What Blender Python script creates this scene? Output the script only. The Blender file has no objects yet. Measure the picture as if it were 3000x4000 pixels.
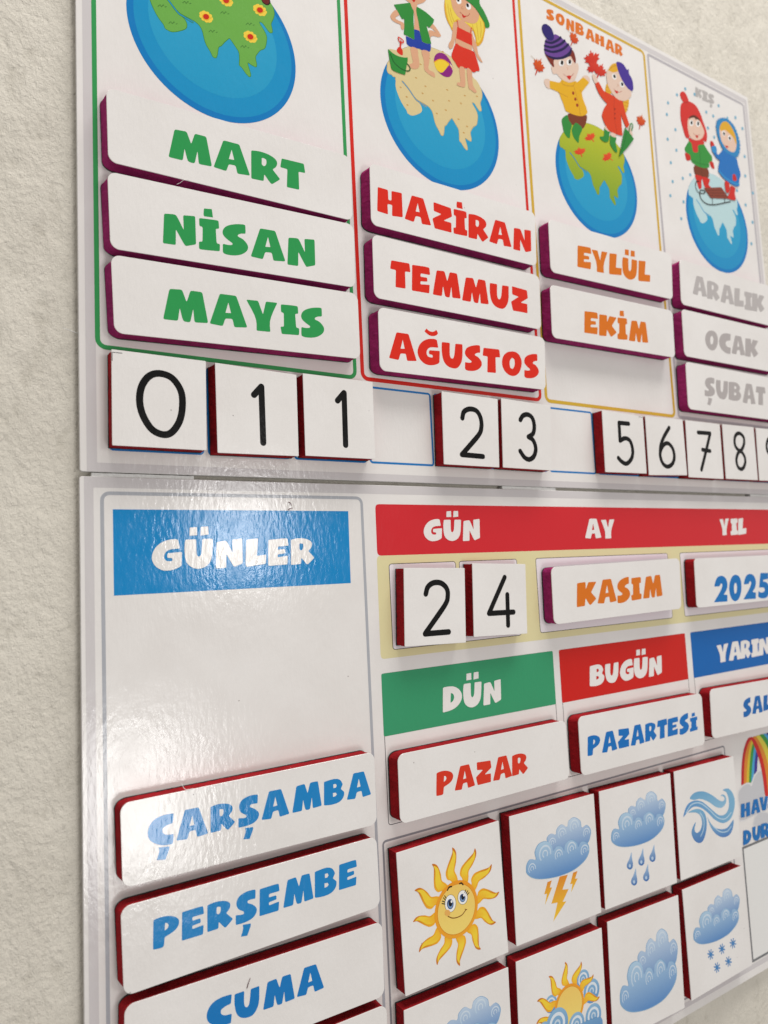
import bpy, bmesh, math, random
import numpy as np
from mathutils import Vector, Matrix, noise
from mathutils.geometry import tessellate_polygon
SC = bpy.context.scene
COL = SC.collection
MM = 0.001
# ------------------------------------------------------------------ camera
cam_d = bpy.data.cameras.new('camera'); cam = bpy.data.objects.new('camera', cam_d); COL.objects.link(cam)
right = Vector((0.85130, -0.52255, -0.04710)); up_ = Vector((-0.00620, -0.09978, 0.99499)); fwd = Vector((0.52464, 0.84675, 0.08819))
cam.matrix_world = Matrix(((right.x, up_.x, -fwd.x, -0.0606), (right.y, up_.y, -fwd.y, -0.411), (right.z, up_.z, -fwd.z, -0.0640), (0, 0, 0, 1)))
cam_d.sensor_fit = 'VERTICAL'; cam_d.sensor_height = 36.0; cam_d.sensor_width = 36.0
cam_d.lens = 2755.0 / 4000.0 * 36.0
cam_d.clip_start = 0.01; cam_d.clip_end = 50
cam_d.dof.use_dof = True; cam_d.dof.focus_distance = 0.46; cam_d.dof.aperture_fstop = 8.0
SC.camera = cam
SC.render.engine = 'CYCLES'
SC.render.resolution_x = 768; SC.render.resolution_y = 1024
# ------------------------------------------------------------------ room light
world = bpy.data.worlds.new('World'); SC.world = world; world.use_nodes = True
bg = world.node_tree.nodes['Background']; bg.inputs[0].default_value = (1.0, 0.965, 0.93, 1); bg.inputs[1].default_value = 0.31
def area_lamp(name, loc, target, sx, sy, power, colour):
    d = bpy.data.lights.new(name, 'AREA'); d.shape = 'RECTANGLE'; d.size = sx; d.size_y = sy; d.energy = power; d.color = colour
    o = bpy.data.objects.new(name, d); COL.objects.link(o); o.location = loc
    o.rotation_euler = (Vector(target) - Vector(loc)).to_track_quat('-Z', 'Y').to_euler()
    return o
area_lamp('window_light', (0.90, -2.2, 0.13), (0.10, 0, -0.02), 0.24, 0.36, 5.5, (1.0, 0.99, 0.98))
area_lamp('low_window_light', (0.48, -2.2, -0.80), (0.03, 0, -0.20), 0.42, 0.50, 8.5, (1.0, 0.99, 0.98))
area_lamp('high_key_light', (1.05, -0.75, 2.25), (0.25, 0, -0.05), 1.0, 0.7, 25, (1.0, 0.985, 0.96))  # added soft key, no known source; placed high so its reflection misses the boards
area_lamp('ceiling_light', (0.05, -0.78, 2.15), (0.2, 0, 0.0), 1.0, 0.7, 21, (1.0, 0.97, 0.93))
SC.view_settings.view_transform = 'Standard'; SC.view_settings.look = 'None'
SC.view_settings.exposure = 0.30; SC.view_settings.gamma = 1.0; SC.view_settings.use_curve_mapping = False
# ------------------------------------------------------------------ outlines, in millimetres on the board plane (x right, z up, origin at the bottom left corner of the upper board)
GLYPH={'M':[[(0.135,0.959),(0.411,0.991),(0.514,0.616),(0.599,0.997),(0.866,1),(1,0.044),(0.69,0.017),(0.66,0.445),(0.596,0.003),(0.472,0),(0.425,0.048),(0.362,0.417),(0.323,0.004),(0,0.002)]],
'A':[[(0.263,0.995),(0.698,1),(1,0.046),(0.647,0.006),(0.599,0.261),(0.408,0.246),(0.343,0),(0,0.03)],[(0.489,0.759),(0.56,0.436),(0.412,0.422)]],
'R':[[(0,0.949),(0.266,1),(0.597,0.981),(0.848,0.879),(0.908,0.749),(0.854,0.604),(0.728,0.505),(1,0.234),(0.718,0),(0.656,0.019),(0.444,0.269),(0.426,0.035),(0.005,0.017)],[(0.359,0.786),(0.416,0.809),(0.51,0.776),(0.528,0.68),(0.496,0.57),(0.422,0.531),(0.361,0.579)]],
'T':[[(0.055,0.977),(0.942,1),(1,0.675),(0.728,0.661),(0.754,0.016),(0.261,0),(0.281,0.644),(0,0.652)]],
'N':[[(0.034,0.906),(0.351,0.948),(0.418,0.9),(0.623,0.507),(0.604,0.963),(0.974,1),(1,0.125),(0.686,0.021),(0.637,0.062),(0.385,0.486),(0.383,0.007),(0,0)]],
'İ':[[(0.005,0.734),(0.837,0.76),(0.934,0.743),(0.962,0.562),(0.796,0.551),(0.839,0.205),(1,0.205),(0.99,0.029),(0.075,0),(0.006,0.02),(0,0.185),(0.166,0.19),(0.175,0.541),(0.019,0.547)],[(0.237,0.981),(0.608,1),(0.665,0.806),(0.251,0.795),(0.205,0.836)]],
'S':[[(0.881,1),(0.893,0.726),(0.714,0.714),(0.584,0.655),(0.594,0.6),(0.785,0.559),(0.954,0.429),(1,0.321),(0.944,0.198),(0.726,0.065),(0.455,0.007),(0.152,0),(0.022,0.042),(0.021,0.314),(0.201,0.295),(0.372,0.317),(0.401,0.369),(0.207,0.451),(0.041,0.552),(0,0.658),(0.05,0.779),(0.185,0.881),(0.455,0.962),(0.725,0.999)]],
'Y':[[(0,0.96),(0.375,0.977),(0.533,0.551),(0.626,0.988),(1,1),(0.737,0.395),(0.773,0.011),(0.328,0),(0.331,0.395)]],
'I':[[(0.016,0.976),(0.822,1),(0.922,0.977),(0.946,0.739),(0.777,0.728),(0.832,0.268),(1,0.257),(0.985,0.026),(0.068,0),(0,0.24),(0.181,0.247),(0.175,0.702),(0.028,0.72)]],
'H':[[(0.019,0.966),(0.415,0.964),(0.433,0.581),(0.554,0.587),(0.552,0.965),(0.963,1),(1,0.058),(0.576,0),(0.581,0.426),(0.396,0.416),(0.42,0.015),(0,0.036)]],
'Z':[[(0.049,1),(0.94,0.957),(1,0.637),(0.565,0.395),(0.965,0.385),(0.975,0.004),(0.115,0),(0,0.354),(0.448,0.618),(0.067,0.662)]],
'E':[[(0.009,0.963),(0.809,1),(0.958,0.983),(1,0.715),(0.477,0.704),(0.462,0.58),(0.835,0.594),(0.852,0.442),(0.463,0.407),(0.463,0.295),(0.978,0.341),(0.951,0.015),(0,0)]],
'U':[[(0.015,0.972),(0.392,0.985),(0.378,0.537),(0.432,0.404),(0.514,0.374),(0.601,0.467),(0.65,0.983),(0.992,1),(1,0.533),(0.944,0.272),(0.794,0.07),(0.623,0),(0.3,0.045),(0.085,0.241),(0,0.615)]],
'G':[[(0.763,1),(0.871,0.968),(0.932,0.685),(0.653,0.681),(0.497,0.637),(0.401,0.52),(0.405,0.38),(0.495,0.296),(0.68,0.297),(0.678,0.395),(0.503,0.409),(0.513,0.551),(1,0.576),(0.982,0.131),(0.831,0.054),(0.607,0),(0.346,0.012),(0.118,0.153),(0.002,0.348),(0,0.522),(0.09,0.725),(0.274,0.889),(0.497,0.972)]],
'Ğ':[[(0.763,0.744),(0.871,0.72),(0.932,0.509),(0.653,0.507),(0.497,0.474),(0.401,0.387),(0.405,0.282),(0.495,0.22),(0.68,0.221),(0.678,0.294),(0.503,0.304),(0.513,0.41),(1,0.429),(0.982,0.097),(0.831,0.04),(0.607,0),(0.346,0.009),(0.118,0.114),(0.002,0.259),(0,0.388),(0.09,0.539),(0.274,0.661),(0.497,0.723)],[(0.404,0.997),(0.495,0.938),(0.647,0.922),(0.759,0.947),(0.84,1),(0.925,0.911),(0.861,0.851),(0.725,0.809),(0.548,0.807),(0.379,0.868),(0.305,0.913)]],
'O':[[(0.412,0.976),(0.678,1),(0.887,0.893),(1,0.677),(0.995,0.447),(0.875,0.165),(0.669,0.02),(0.428,0),(0.177,0.122),(0.029,0.33),(0,0.553),(0.078,0.77),(0.241,0.916)],[(0.512,0.731),(0.618,0.687),(0.654,0.539),(0.611,0.362),(0.523,0.287),(0.431,0.322),(0.381,0.467),(0.409,0.642)]],
'L':[[(0.04,0.962),(0.611,1),(0.545,0.364),(1,0.397),(0.983,0.066),(0.05,0),(0,0.079)]],
'K':[[(0.012,0.977),(0.44,1),(0.451,0.682),(0.578,0.983),(0.995,0.97),(0.72,0.549),(1,0.275),(0.709,0.024),(0.637,0.04),(0.44,0.34),(0.412,0.017),(0,0)]],
'Ü':[[(0.037,0.71),(0.41,0.71),(0.419,0.373),(0.448,0.32),(0.503,0.286),(0.564,0.319),(0.604,0.372),(0.626,0.71),(1,0.704),(0.987,0.29),(0.896,0.131),(0.722,0.033),(0.486,0),(0.26,0.045),(0.087,0.151),(0.021,0.296),(0,0.559)],[(0.185,0.988),(0.438,0.998),(0.449,0.803),(0.176,0.799)],[(0.579,0.999),(0.837,1),(0.846,0.808),(0.559,0.794)]],
'C':[[(0.999,0.988),(0.963,0.669),(0.729,0.642),(0.561,0.556),(0.575,0.412),(0.722,0.321),(1,0.318),(0.965,0.001),(0.577,0),(0.198,0.157),(0.039,0.33),(0,0.525),(0.074,0.745),(0.268,0.92),(0.599,1)]],
'Ç':[[(0.999,0.992),(0.963,0.773),(0.729,0.755),(0.561,0.696),(0.575,0.597),(0.722,0.535),(1,0.533),(0.965,0.316),(0.577,0.315),(0.198,0.423),(0.039,0.541),(0,0.675),(0.074,0.825),(0.268,0.945),(0.599,1)],[(0.412,0.296),(0.824,0.277),(0.839,0.22),(0.677,0),(0.349,0.032),(0.464,0.224)]],
'Ş':[[(0.927,0.984),(0.914,0.777),(0.71,0.791),(0.549,0.777),(0.546,0.722),(0.767,0.674),(0.954,0.585),(1,0.5),(0.89,0.393),(0.682,0.331),(0.363,0.303),(0,0.306),(0,0.526),(0.217,0.499),(0.388,0.505),(0.366,0.563),(0.131,0.629),(0.03,0.72),(0.029,0.827),(0.148,0.927),(0.403,0.98),(0.658,1)],[(0.317,0.27),(0.696,0.252),(0.706,0.204),(0.535,0),(0.24,0.016),(0.356,0.181)]],
'B':[[(0,0.94),(0.521,1),(0.808,0.918),(0.929,0.714),(0.824,0.546),(1,0.412),(0.99,0.229),(0.796,0.051),(0.394,0),(0.003,0.047)],[(0.458,0.779),(0.582,0.78),(0.628,0.699),(0.574,0.634),(0.465,0.631)],[(0.44,0.452),(0.578,0.445),(0.632,0.373),(0.57,0.31),(0.447,0.299)]],
'P':[[(0.017,0.957),(0.257,1),(0.573,0.983),(0.846,0.893),(0.978,0.777),(1,0.65),(0.915,0.5),(0.726,0.395),(0.442,0.32),(0.412,0.041),(0.338,0),(0.024,0.019),(0,0.058)],[(0.457,0.773),(0.547,0.75),(0.595,0.661),(0.549,0.573),(0.438,0.529)]],
'D':[[(0.002,0.974),(0.072,0.999),(0.418,1),(0.663,0.944),(0.878,0.799),(0.991,0.619),(1,0.47),(0.916,0.295),(0.728,0.134),(0.471,0.039),(0.148,0.008),(0,0)],[(0.41,0.721),(0.496,0.706),(0.576,0.613),(0.585,0.502),(0.521,0.381),(0.394,0.336)]],
'V':[[(0,0.993),(0.412,0.986),(0.451,0.322),(0.636,1),(1,0.962),(0.749,0),(0.335,0.011)]],
'2':[[(0.028,0.587),(0.095,0.787),(0.247,0.948),(0.505,1),(0.778,0.953),(0.967,0.786),(1,0.586),(0.916,0.422),(0.715,0.271),(0.995,0.251),(0.986,0),(0,0.003),(0.345,0.295),(0.532,0.468),(0.622,0.616),(0.575,0.701),(0.479,0.69),(0.422,0.594)]],
'0':[[(0.579,1),(0.819,0.924),(0.948,0.767),(1,0.536),(0.956,0.31),(0.821,0.103),(0.611,0),(0.391,0.003),(0.19,0.103),(0.054,0.289),(0,0.501),(0.057,0.724),(0.217,0.914),(0.387,0.984)],[(0.522,0.699),(0.604,0.628),(0.632,0.475),(0.594,0.325),(0.473,0.27),(0.409,0.349),(0.384,0.5),(0.416,0.635)]],
'5':[[(0.196,1),(0.895,0.993),(0.881,0.754),(0.445,0.731),(0.427,0.668),(0.724,0.633),(0.905,0.539),(1,0.344),(0.926,0.141),(0.736,0.023),(0.401,0),(0.146,0.036),(0,0.09),(0.037,0.315),(0.187,0.246),(0.414,0.235),(0.585,0.299),(0.547,0.411),(0.355,0.438),(0.086,0.43)]]}
WORD={'MART':[('M',48.73,188.38,26.36,0.52,0.44,19.32),('A',76.05,189.12,23.63,0.48,0.58,19.89),('R',100.31,188.47,19.84,0.38,0.7,20.24),('T',120.12,189.35,17.86,0.34,0.75,19.32)],
'NİSAN':[('N',44.42,134.31,19.59,0.94,0.43,20.13),('İ',65.69,135.05,13.01,0.67,0.69,26.84),('S',80.06,135.08,16.83,0.8,0.63,21.4),('A',98.42,136.73,23.48,1.12,0.7,20.2),('N',123.18,136.93,19.9,0.92,0.81,20.14)],
'MAYIS':[('M',43.66,88.53,26.52,0.81,0.44,19.53),('A',71.06,89.48,23.7,0.74,0.58,20.13),('Y',93.91,89.83,20.71,0.63,0.67,19.8),('I',116.65,90.3,13.06,0.4,0.76,19.85),('S',130.72,90.27,17,0.52,0.9,21.26)],
'HAZİRAN':[('H',193.29,189.03,21.44,-0.02,1.1,19.4),('A',216.25,188.79,23.39,-0.01,1.25,20.19),('Z',240.7,188.26,18.09,-0.02,1.37,20.33),('İ',260.1,188.08,13.17,0.03,1.92,26.88),('R',274.23,187.75,19.84,-0.03,1.54,20.48),('A',294.78,188.8,23.1,-0.01,1.62,20.11),('N',319.52,188.25,19.31,-0.02,1.73,20.13)],
'TEMMUZ':[('T',201.02,136.64,17.23,0.27,1.15,19.63),('E',219.41,136.68,15.96,0.25,1.26,20.14),('M',237.66,136.9,25.7,0.39,1.36,19.94),('M',264.52,137.06,25.92,0.38,1.46,19.5),('U',291.01,136.38,19.63,0.27,1.6,19.94),('Z',312.92,137.29,17.84,0.26,1.7,19.92)],
'AĞUSTOS':[('A',197.14,84,23.24,0.38,1.18,19.9),('Ğ',220.91,83.25,19.58,0.37,1.75,27.22),('U',241.86,83.25,19.45,0.29,1.36,19.57),('S',263.13,83.37,16.6,0.25,1.55,20.86),('T',280.21,84.31,17.47,0.26,1.51,19.27),('O',299.02,83.92,20.64,0.31,1.68,20.19),('S',321.9,84.13,16.05,0.24,1.84,20.83)],
'EYLÜL':[('E',391.5,187.84,17.06,0.74,2.07,20.13),('Y',408.61,187.77,20.31,0.87,2.17,20.23),('L',430.68,188.97,16.82,0.72,2.28,20.36),('Ü',447.75,188.29,20.39,0.92,3.32,28.56),('L',469.53,190.01,16.91,0.72,2.48,20.51)],
'EKİM':[('E',393.99,130.78,16.75,0.5,2.08,19.87),('K',411.87,130.94,22.63,0.66,2.14,19.47),('İ',435.14,130.92,13.28,0.42,3.09,27.06),('M',450.03,131.61,26.51,0.77,2.37,19.92)],
'ARALIK':[('A',549.18,191.37,22.82,0.34,2.84,20.2),('R',571.79,190.6,21.01,0.29,2.87,19.74),('A',593.8,190.92,23.35,0.32,3.01,19.95),('L',616.82,190.83,16.83,0.23,3.17,20.38),('I',634.32,189.99,14.54,0.19,3.24,20.27),('K',648.02,190.81,23.3,0.31,3.31,20.2)],
'OCAK':[('O',561.13,138.25,20.86,0.27,3.02,20.82),('C',583.45,138.4,19.79,0.26,3.2,21.3),('A',604.68,139.5,23.39,0.31,3.12,20.08),('K',628.02,139.82,23.42,0.3,3.18,19.75)],
'ŞUBAT':[('Ş',552.77,83.06,16.51,-0.13,4.07,28.19),('U',571.36,90.6,19.87,-0.1,2.9,19.46),('B',592.28,90.92,21.06,-0.1,3.06,19.85),('A',615.87,90.29,22.6,-0.11,3.38,21.13),('T',638.85,90.77,17.43,-0.08,3.26,19.78)],
'GÜNLER':[('G',37.31,-56.25,17.16,0.42,0.36,18.2),('Ü',55.77,-55.99,17.01,0.49,0.6,24.91),('N',74.51,-55.74,16.82,0.4,0.5,17.31),('L',93.04,-55.39,13.44,0.32,0.56,17.09),('E',107.83,-55.31,13.58,0.31,0.61,16.74),('R',123,-55.5,16.55,0.37,0.69,17.07)],
'GÜN':[('G',225.82,-42.13,16.17,0.15,1.05,16.14),('Ü',243,-42.33,16.18,0.19,1.54,22.15),('N',260.92,-42.29,16.12,0.14,1.2,16.28)],
'AY':[('A',389.04,-42.21,19.54,-0.12,1.76,16.72),('Y',407.87,-42.46,16.79,-0.11,1.8,16.43)],
'YIL':[('Y',574.41,-41.71,15.36,0.2,2.45,16.38),('I',592.4,-41.66,12.68,0.16,2.54,16.49),('L',605.03,-41.6,14.23,0.18,2.65,16.87)],
'KASIM':[('K',362.05,-96.96,22.6,0.34,2,19.31),('A',385.85,-96,23.05,0.36,2.12,19.41),('S',409.14,-96.98,16.43,0.25,2.43,21.2),('I',426.57,-95.66,13.45,0.21,2.28,19.24),('M',441.97,-94.87,25.77,0.4,2.36,19.04)],
'DÜN':[('D',234.56,-162.18,17.04,-0.07,1.2,17.24),('Ü',252.38,-162.39,16.9,-0.01,1.83,24.69),('N',271.1,-162.32,16.87,-0.07,1.34,17.03)],
'BUGÜN':[('B',381.86,-162.74,17.28,-0.19,1.86,17.49),('U',399.82,-162.57,16.46,-0.18,1.82,16.4),('G',418.05,-162.74,17.3,-0.18,2.04,17.7),('Ü',435.3,-162.95,18.3,-0.14,2.95,24.61),('N',455.06,-162.94,17.39,-0.19,2.11,16.93)],
'YARIN':[('Y',552.03,-161.31,18.63,-0.16,2.49,16.7),('A',571.51,-161.54,21.08,-0.18,2.71,17.6),('R',590.69,-161.69,16.94,-0.14,2.79,17.62),('I',608.19,-161.69,13.88,-0.12,2.81,17.3),('N',621.13,-161.41,20.75,-0.17,2.88,17.29)],
'PAZAR':[('P',217.65,-213.34,14.38,-0.13,1.06,15.66),('A',233.13,-213.01,17.76,-0.15,1.14,15.78),('Z',251.61,-212.75,13.94,-0.12,1.18,15.34),('A',267.01,-212.93,17.82,-0.15,1.29,15.85),('R',284.75,-212.89,15.49,-0.13,1.29,15.04)],
'PAZARTESİ':[('P',362.27,-212.07,14.39,-0.2,1.6,15.19),('A',378.56,-212.46,17.94,-0.24,1.73,15.72),('Z',396.94,-212.1,13.97,-0.19,1.73,15.07),('A',412.51,-212.62,17.11,-0.23,1.9,15.94),('R',430.36,-212.4,14.86,-0.2,1.86,15.08),('T',445.49,-212.56,13.45,-0.17,1.96,15.46),('E',459.4,-212.43,14.1,-0.18,1.96,15),('S',475.05,-213.58,13.38,-0.17,2.3,17.1),('İ',489.61,-213.04,10.95,-0.14,2.16,15.66)],
'SALI':[('S',569.25,-212.21,13.01,-0.43,2.75,17.26),('A',583.73,-211.37,17.87,-0.58,2.64,16.14),('L',602.11,-210.99,12.53,-0.41,2.47,14.75),('I',620.58,-210.92,9.89,-0.32,2.52,14.63)],
'ÇARŞAMBA':[('Ç',29.68,-210.27,13.97,-0.44,0.44,23.39),('A',45.1,-202.6,17.62,-0.45,0.37,15.71),('R',64.01,-202.66,14.26,-0.36,0.42,15.06),('Ş',79.9,-210.43,12.65,-0.37,0.76,23.96),('A',94.12,-202.34,17.49,-0.42,0.56,15.7),('M',113.46,-202.05,19.45,-0.45,0.64,15.52),('B',134.34,-202.73,14.03,-0.33,0.71,15.43),('A',150.21,-202.33,17.45,-0.39,0.79,15.59)],
'PERŞEMBE':[('P',31.81,-254.72,13.88,-0.42,0.31,15.75),('E',46.98,-254.4,12.14,-0.36,0.35,15.09),('R',60.84,-254.33,14.66,-0.43,0.41,14.98),('Ş',76.81,-262.33,12.68,-0.42,0.75,23.97),('E',91.12,-254.28,12.33,-0.34,0.53,15.19),('M',105.74,-253.84,19.46,-0.52,0.62,15.48),('B',125.97,-254.35,14.69,-0.38,0.73,16.45),('E',142.27,-253.52,12.5,-0.32,0.74,15.18)],
'CUMA':[('C',59.06,-304.5,14.27,-0.73,0.41,14.96),('U',74.66,-305.49,14.75,-0.76,0.47,14.86),('M',91.58,-304.97,19.46,-0.97,0.54,14.69),('A',112.28,-305.43,17.62,-0.86,0.64,15.2)],
'HAVA':[('H',568.25,-305.22,14.97,-1.41,2.01,12.71),('A',584.81,-305.51,14.89,-1.38,2.09,12.88),('V',598.43,-305.52,14.51,-1.34,2.08,12.54),('A',612.28,-305.85,16.04,-1.47,2.15,12.62)],
'DURUMU':[('D',568.14,-329.79,13.06,-1.33,2.04,12.84),('U',582.79,-330,13.37,-1.35,2.16,13.25),('R',596.79,-330.36,15.15,-1.52,2.24,13.4),('U',613.12,-330.65,13,-1.29,2.18,12.76),('M',627.21,-331.45,19.51,-1.92,2.36,13.47),('U',647.93,-332.34,13.71,-1.34,2.46,13.65)],
'SONBAHAR':[('S',387.54,419.99,9.89,0.13,1.07,11.43),('O',398.95,420.39,11.48,0.16,1.12,11.71),('N',412.13,419.45,10.45,0.14,1.22,12.4),('B',423.93,420.39,11.38,0.16,1.24,12.24),('A',437.24,420.2,12.45,0.17,1.23,11.8),('H',450.05,420.36,12.48,0.16,1.2,11.22),('A',464.1,419.66,12.61,0.16,1.34,12.17),('R',477.28,420.18,11.28,0.15,1.34,11.88)],
'KIŞ':[('K',600.46,418.19,11.52,0.12,1.56,11.16),('I',611.93,418.04,10.74,0.11,1.71,12.01),('Ş',622.08,414.08,10.74,0.1,2.39,16.49)],
'2025':[('2',539.97,-103.93,21.24,-0.44,3.62,24.4),('0',563.18,-104.64,20.47,-0.42,3.87,25.11),('2',586.5,-104.05,21.04,-0.42,3.92,24.46),('5',610.82,-104.86,20.08,-0.4,4.16,24.99)]}
DIGIT={'0':[('c',[(41.04,56.26),(48.09,54.32),(52.93,47.43),(53.75,38.97),(52,29.77),(47.45,22.7),(42.32,20.92),(36.16,23.6),(31.54,30.97),(29.79,39.08),(30.97,47.48),(35.1,53.92)])],
'1':[('o',[(97.72,49.19),(102.67,54.75),(102.75,19.79)])],
'1b':[('o',[(155.51,50.82),(160.66,56.47),(160.14,21.61)])],
'2':[('s',[(258.35,47.16),(260.23,51.97),(265.59,54.49),(272.08,53.67),(275.65,48.5),(275.76,41.15),(271.96,34.62),(256.42,20.33)]),('o',[(271.96,34.62),(256.02,20),(275.69,19.52)])],
'3':[('s',[(315.22,50.14),(318.25,53.66),(323.44,54.95),(327.91,52.54),(329.44,46.56),(327.71,40.37),(322.47,37.18)]),('s',[(322.47,37.18),(327.22,34.83),(329.43,28.36),(326.83,22.19),(321.78,19.44),(316.87,20.95),(312.97,25.52)])],
'5':[('o',[(441.17,56.32),(428.8,56.17),(428.28,40.54)]),('s',[(428.28,40.54),(434.87,43.1),(441.03,41.31),(443.69,33.87),(441.67,26.18),(434.7,21.03),(428.56,22.37),(424.54,25.38)])],
'6':[('s',[(496.22,56.58),(487.56,47.49),(482.21,39.29),(480.35,31.35)]),('c',[(480.35,31.35),(482.79,23.64),(489.3,20.55),(496.69,23.67),(500.17,30.06),(498.55,37.93),(492.08,42.11),(484.73,38.87)])],
'7':[('o',[(538.54,55.05),(557.3,55.46),(550.54,41.95),(538.83,19.62)]),('o',[(543.05,38.82),(554.81,38.26)])],
'8':[('c',[(605.59,58.63),(611.77,55.29),(611.84,49.07),(607.78,43.25),(602.86,41.14),(596.66,45.11),(596.26,51.86),(599.49,56.74)]),('c',[(604.23,40.59),(609.86,36.54),(610.99,30.4),(607.36,24.69),(602.46,22.66),(597.65,24.92),(596.12,30.97),(598.95,37.24)])],
'9':[('c',[(662.52,58.48),(670.02,55.7),(671.1,48.61),(665.14,40.53),(658.07,38.89),(652.05,43.08),(651.55,49.45),(655.25,55.45)]),('s',[(671.1,48.61),(670.22,36.9),(662.25,23.67)])],
'd2':[('s',[(217.76,-78.61),(219.8,-73.98),(224.66,-71.35),(231.16,-71.84),(235.7,-75.73),(236.3,-81.07),(233.09,-87.62),(215.72,-105.11)]),('o',[(233.09,-87.62),(215.47,-105.47),(235.45,-105.8)])],
'd4':[('o',[(289.44,-70.26),(272.45,-95.6),(295.97,-96.2)]),('o',[(290.95,-83.12),(289.92,-105.42)])]}
LAND=[(-0.868,0.438),(-0.879,0.389),(-0.856,0.352),(-0.806,0.355),(-0.782,0.33),(-0.747,0.345),(-0.745,0.301),(-0.759,0.205),(-0.727,0.11),(-0.689,0.032),(-0.642,-0.035),(-0.598,-0.074),(-0.587,-0.116),(-0.519,-0.132),(-0.447,-0.094),(-0.356,-0.034),(-0.338,0.025),(-0.366,0.086),(-0.426,0.112),(-0.484,0.162),(-0.532,0.222),(-0.606,0.288),(-0.639,0.299),(-0.646,0.327),(-0.621,0.321),(-0.547,0.263),(-0.49,0.198),(-0.424,0.135),(-0.328,0.121),(-0.223,0.101),(-0.164,0.043),(-0.144,-0.067),(-0.122,-0.138),(-0.071,-0.2),(-0.048,-0.255),(-0.015,-0.257),(0.006,-0.215),(0.017,-0.102),(0.055,-0.083),(0.087,-0.026),(0.158,0.06),(0.193,0.023),(0.244,-0.04),(0.276,-0.078),(0.276,-0.172),(0.271,-0.245),(0.304,-0.259),(0.347,-0.318),(0.393,-0.347),(0.408,-0.324),(0.398,-0.271),(0.37,-0.192),(0.377,-0.166),(0.424,-0.184),(0.477,-0.192),(0.489,-0.156),(0.467,-0.067),(0.5,-0.009),(0.538,0.051),(0.599,0.086),(0.621,0.174),(0.631,0.258),(0.593,0.327),(0.543,0.384),(0.535,0.413),(0.575,0.418),(0.602,0.395),(0.647,0.345),(0.675,0.321),(0.706,0.339),(0.701,0.394),(0.685,0.446),(0.72,0.515),(0.741,0.588),(0.731,0.667),(0.687,0.742),(0.651,0.778)]
CHANNEL=[(-0.642,0.314),(-0.606,0.288),(-0.54,0.234),(-0.486,0.176),(-0.43,0.124),(-0.382,0.111),(-0.278,0.084)]
QUAD={'MART':[(14.18,220.69),(173.25,224.28),(173.22,177.9),(14.81,176.19)],
'NISAN':[(14.23,170.25),(173.99,175.26),(172.98,130.53),(15.37,125.17)],
'MAYIS':[(15.52,121.65),(174.46,126.5),(174.35,81.07),(16.82,76.63)],
'HAZ':[(189.02,224.16),(346.36,225.05),(343.99,179.06),(187.91,178.6)],
'TEM':[(188.38,171.89),(346.33,171.51),(344.25,126.18),(187.54,126.17)],
'AGU':[(190.27,119.98),(347.43,119.97),(344.74,76.73),(189.38,74.94)],
'EYL':[(360.91,223.21),(521.52,225.94),(517.78,180.75),(359.63,177.36)],
'EKI':[(357.63,166.38),(515.9,169.5),(513.82,124.07),(356.03,121.37)],
'ARA':[(533.26,223.36),(683.54,225.08),(675.75,178.71),(530.15,178.31)],
'OCA':[(529.99,173.64),(675.23,175.62),(667.2,127.91),(528.15,127.6)],
'SUB':[(528.96,122.19),(666.4,123.11),(658.44,75.75),(527.23,76.66)],
'n0':[(15.12,67.11),(68.17,66.76),(67.39,13.15),(14.9,13.26)],
'n1':[(73.78,66.5),(126.7,64.94),(126.22,12.59),(73.95,12.1)],
'n1b':[(131.19,66.46),(183.09,66.09),(182.55,13.31),(130.91,13.15)],
'n2':[(240.98,65.46),(293.49,64.57),(290.94,12),(239.48,12.26)],
'n3':[(297.06,65.55),(348.62,64.31),(345.82,11.65),(294.66,12.15)],
'n5':[(408.73,65.63),(460.86,64.42),(459.93,13.26),(407.22,12.75)],
'n6':[(464.11,65.12),(516.88,65.58),(516.75,13.63),(462.94,12.02)],
'n7':[(521.07,65.53),(574.07,65.67),(572.45,11.92),(518.91,11.99)],
'n8':[(578.08,65.96),(631.09,66.63),(630.04,12.48),(576.46,12.29)],
'n9':[(634.91,66.27),(656.88,66.52),(647.8,12.49),(632.61,12.3)],
'd2':[(200.87,-60.25),(252.63,-62.09),(250.08,-114.47),(198.64,-112.59)],
'd4':[(259.81,-59.03),(310.88,-61.21),(308.33,-113.02),(257.45,-111.22)],
'KAS':[(337.2,-64.47),(495.67,-61.86),(492.24,-106.46),(336.34,-108.66)],
'y25':[(516.28,-62.99),(635.23,-62.23),(627.52,-108.14),(514.11,-107.45)],
'PZT':[(355.07,-181.08),(510.37,-182.38),(509.3,-226.76),(354.37,-225.56)],
'SAL':[(522.8,-180.81),(614.91,-183.1),(607.81,-225.32),(520.4,-223.95)],
'PAZ':[(188.84,-181.21),(341.61,-181.35),(341.87,-224.66),(188.46,-225.01)],
'CAR':[(16.44,-176.94),(171.42,-176.46),(171.12,-221.07),(17.08,-219.66)],
'PER':[(15.93,-228.78),(170.31,-228.35),(170.77,-270.83),(17,-272.81)],
'CUM':[(17.2,-277.34),(171.64,-280.07),(171.01,-323.98),(16.58,-321.18)],
'sun':[(184.34,-241.87),(270.07,-240.32),(271.87,-329.06),(186.15,-329.51)],
'sto':[(279.9,-239.66),(366.25,-240.89),(365.4,-328.77),(279.36,-327.59)],
'rai':[(372.24,-240.5),(458.82,-242.45),(456.46,-330.45),(370.06,-328.34)],
'win':[(463.86,-242.11),(548.8,-243.8),(548.05,-331.34),(461.62,-330.3)],
'ra2':[(184.52,-337.41),(270.8,-338.61)],
'suc':[(277.97,-337.59),(364.5,-339.72)],
'clo':[(371.09,-337.5),(456.55,-340.43),(456.52,-427.72)],
'sno':[(462.43,-337.9),(547.85,-339.37),(548.77,-424.84),(462.81,-425.85)]}
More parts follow.
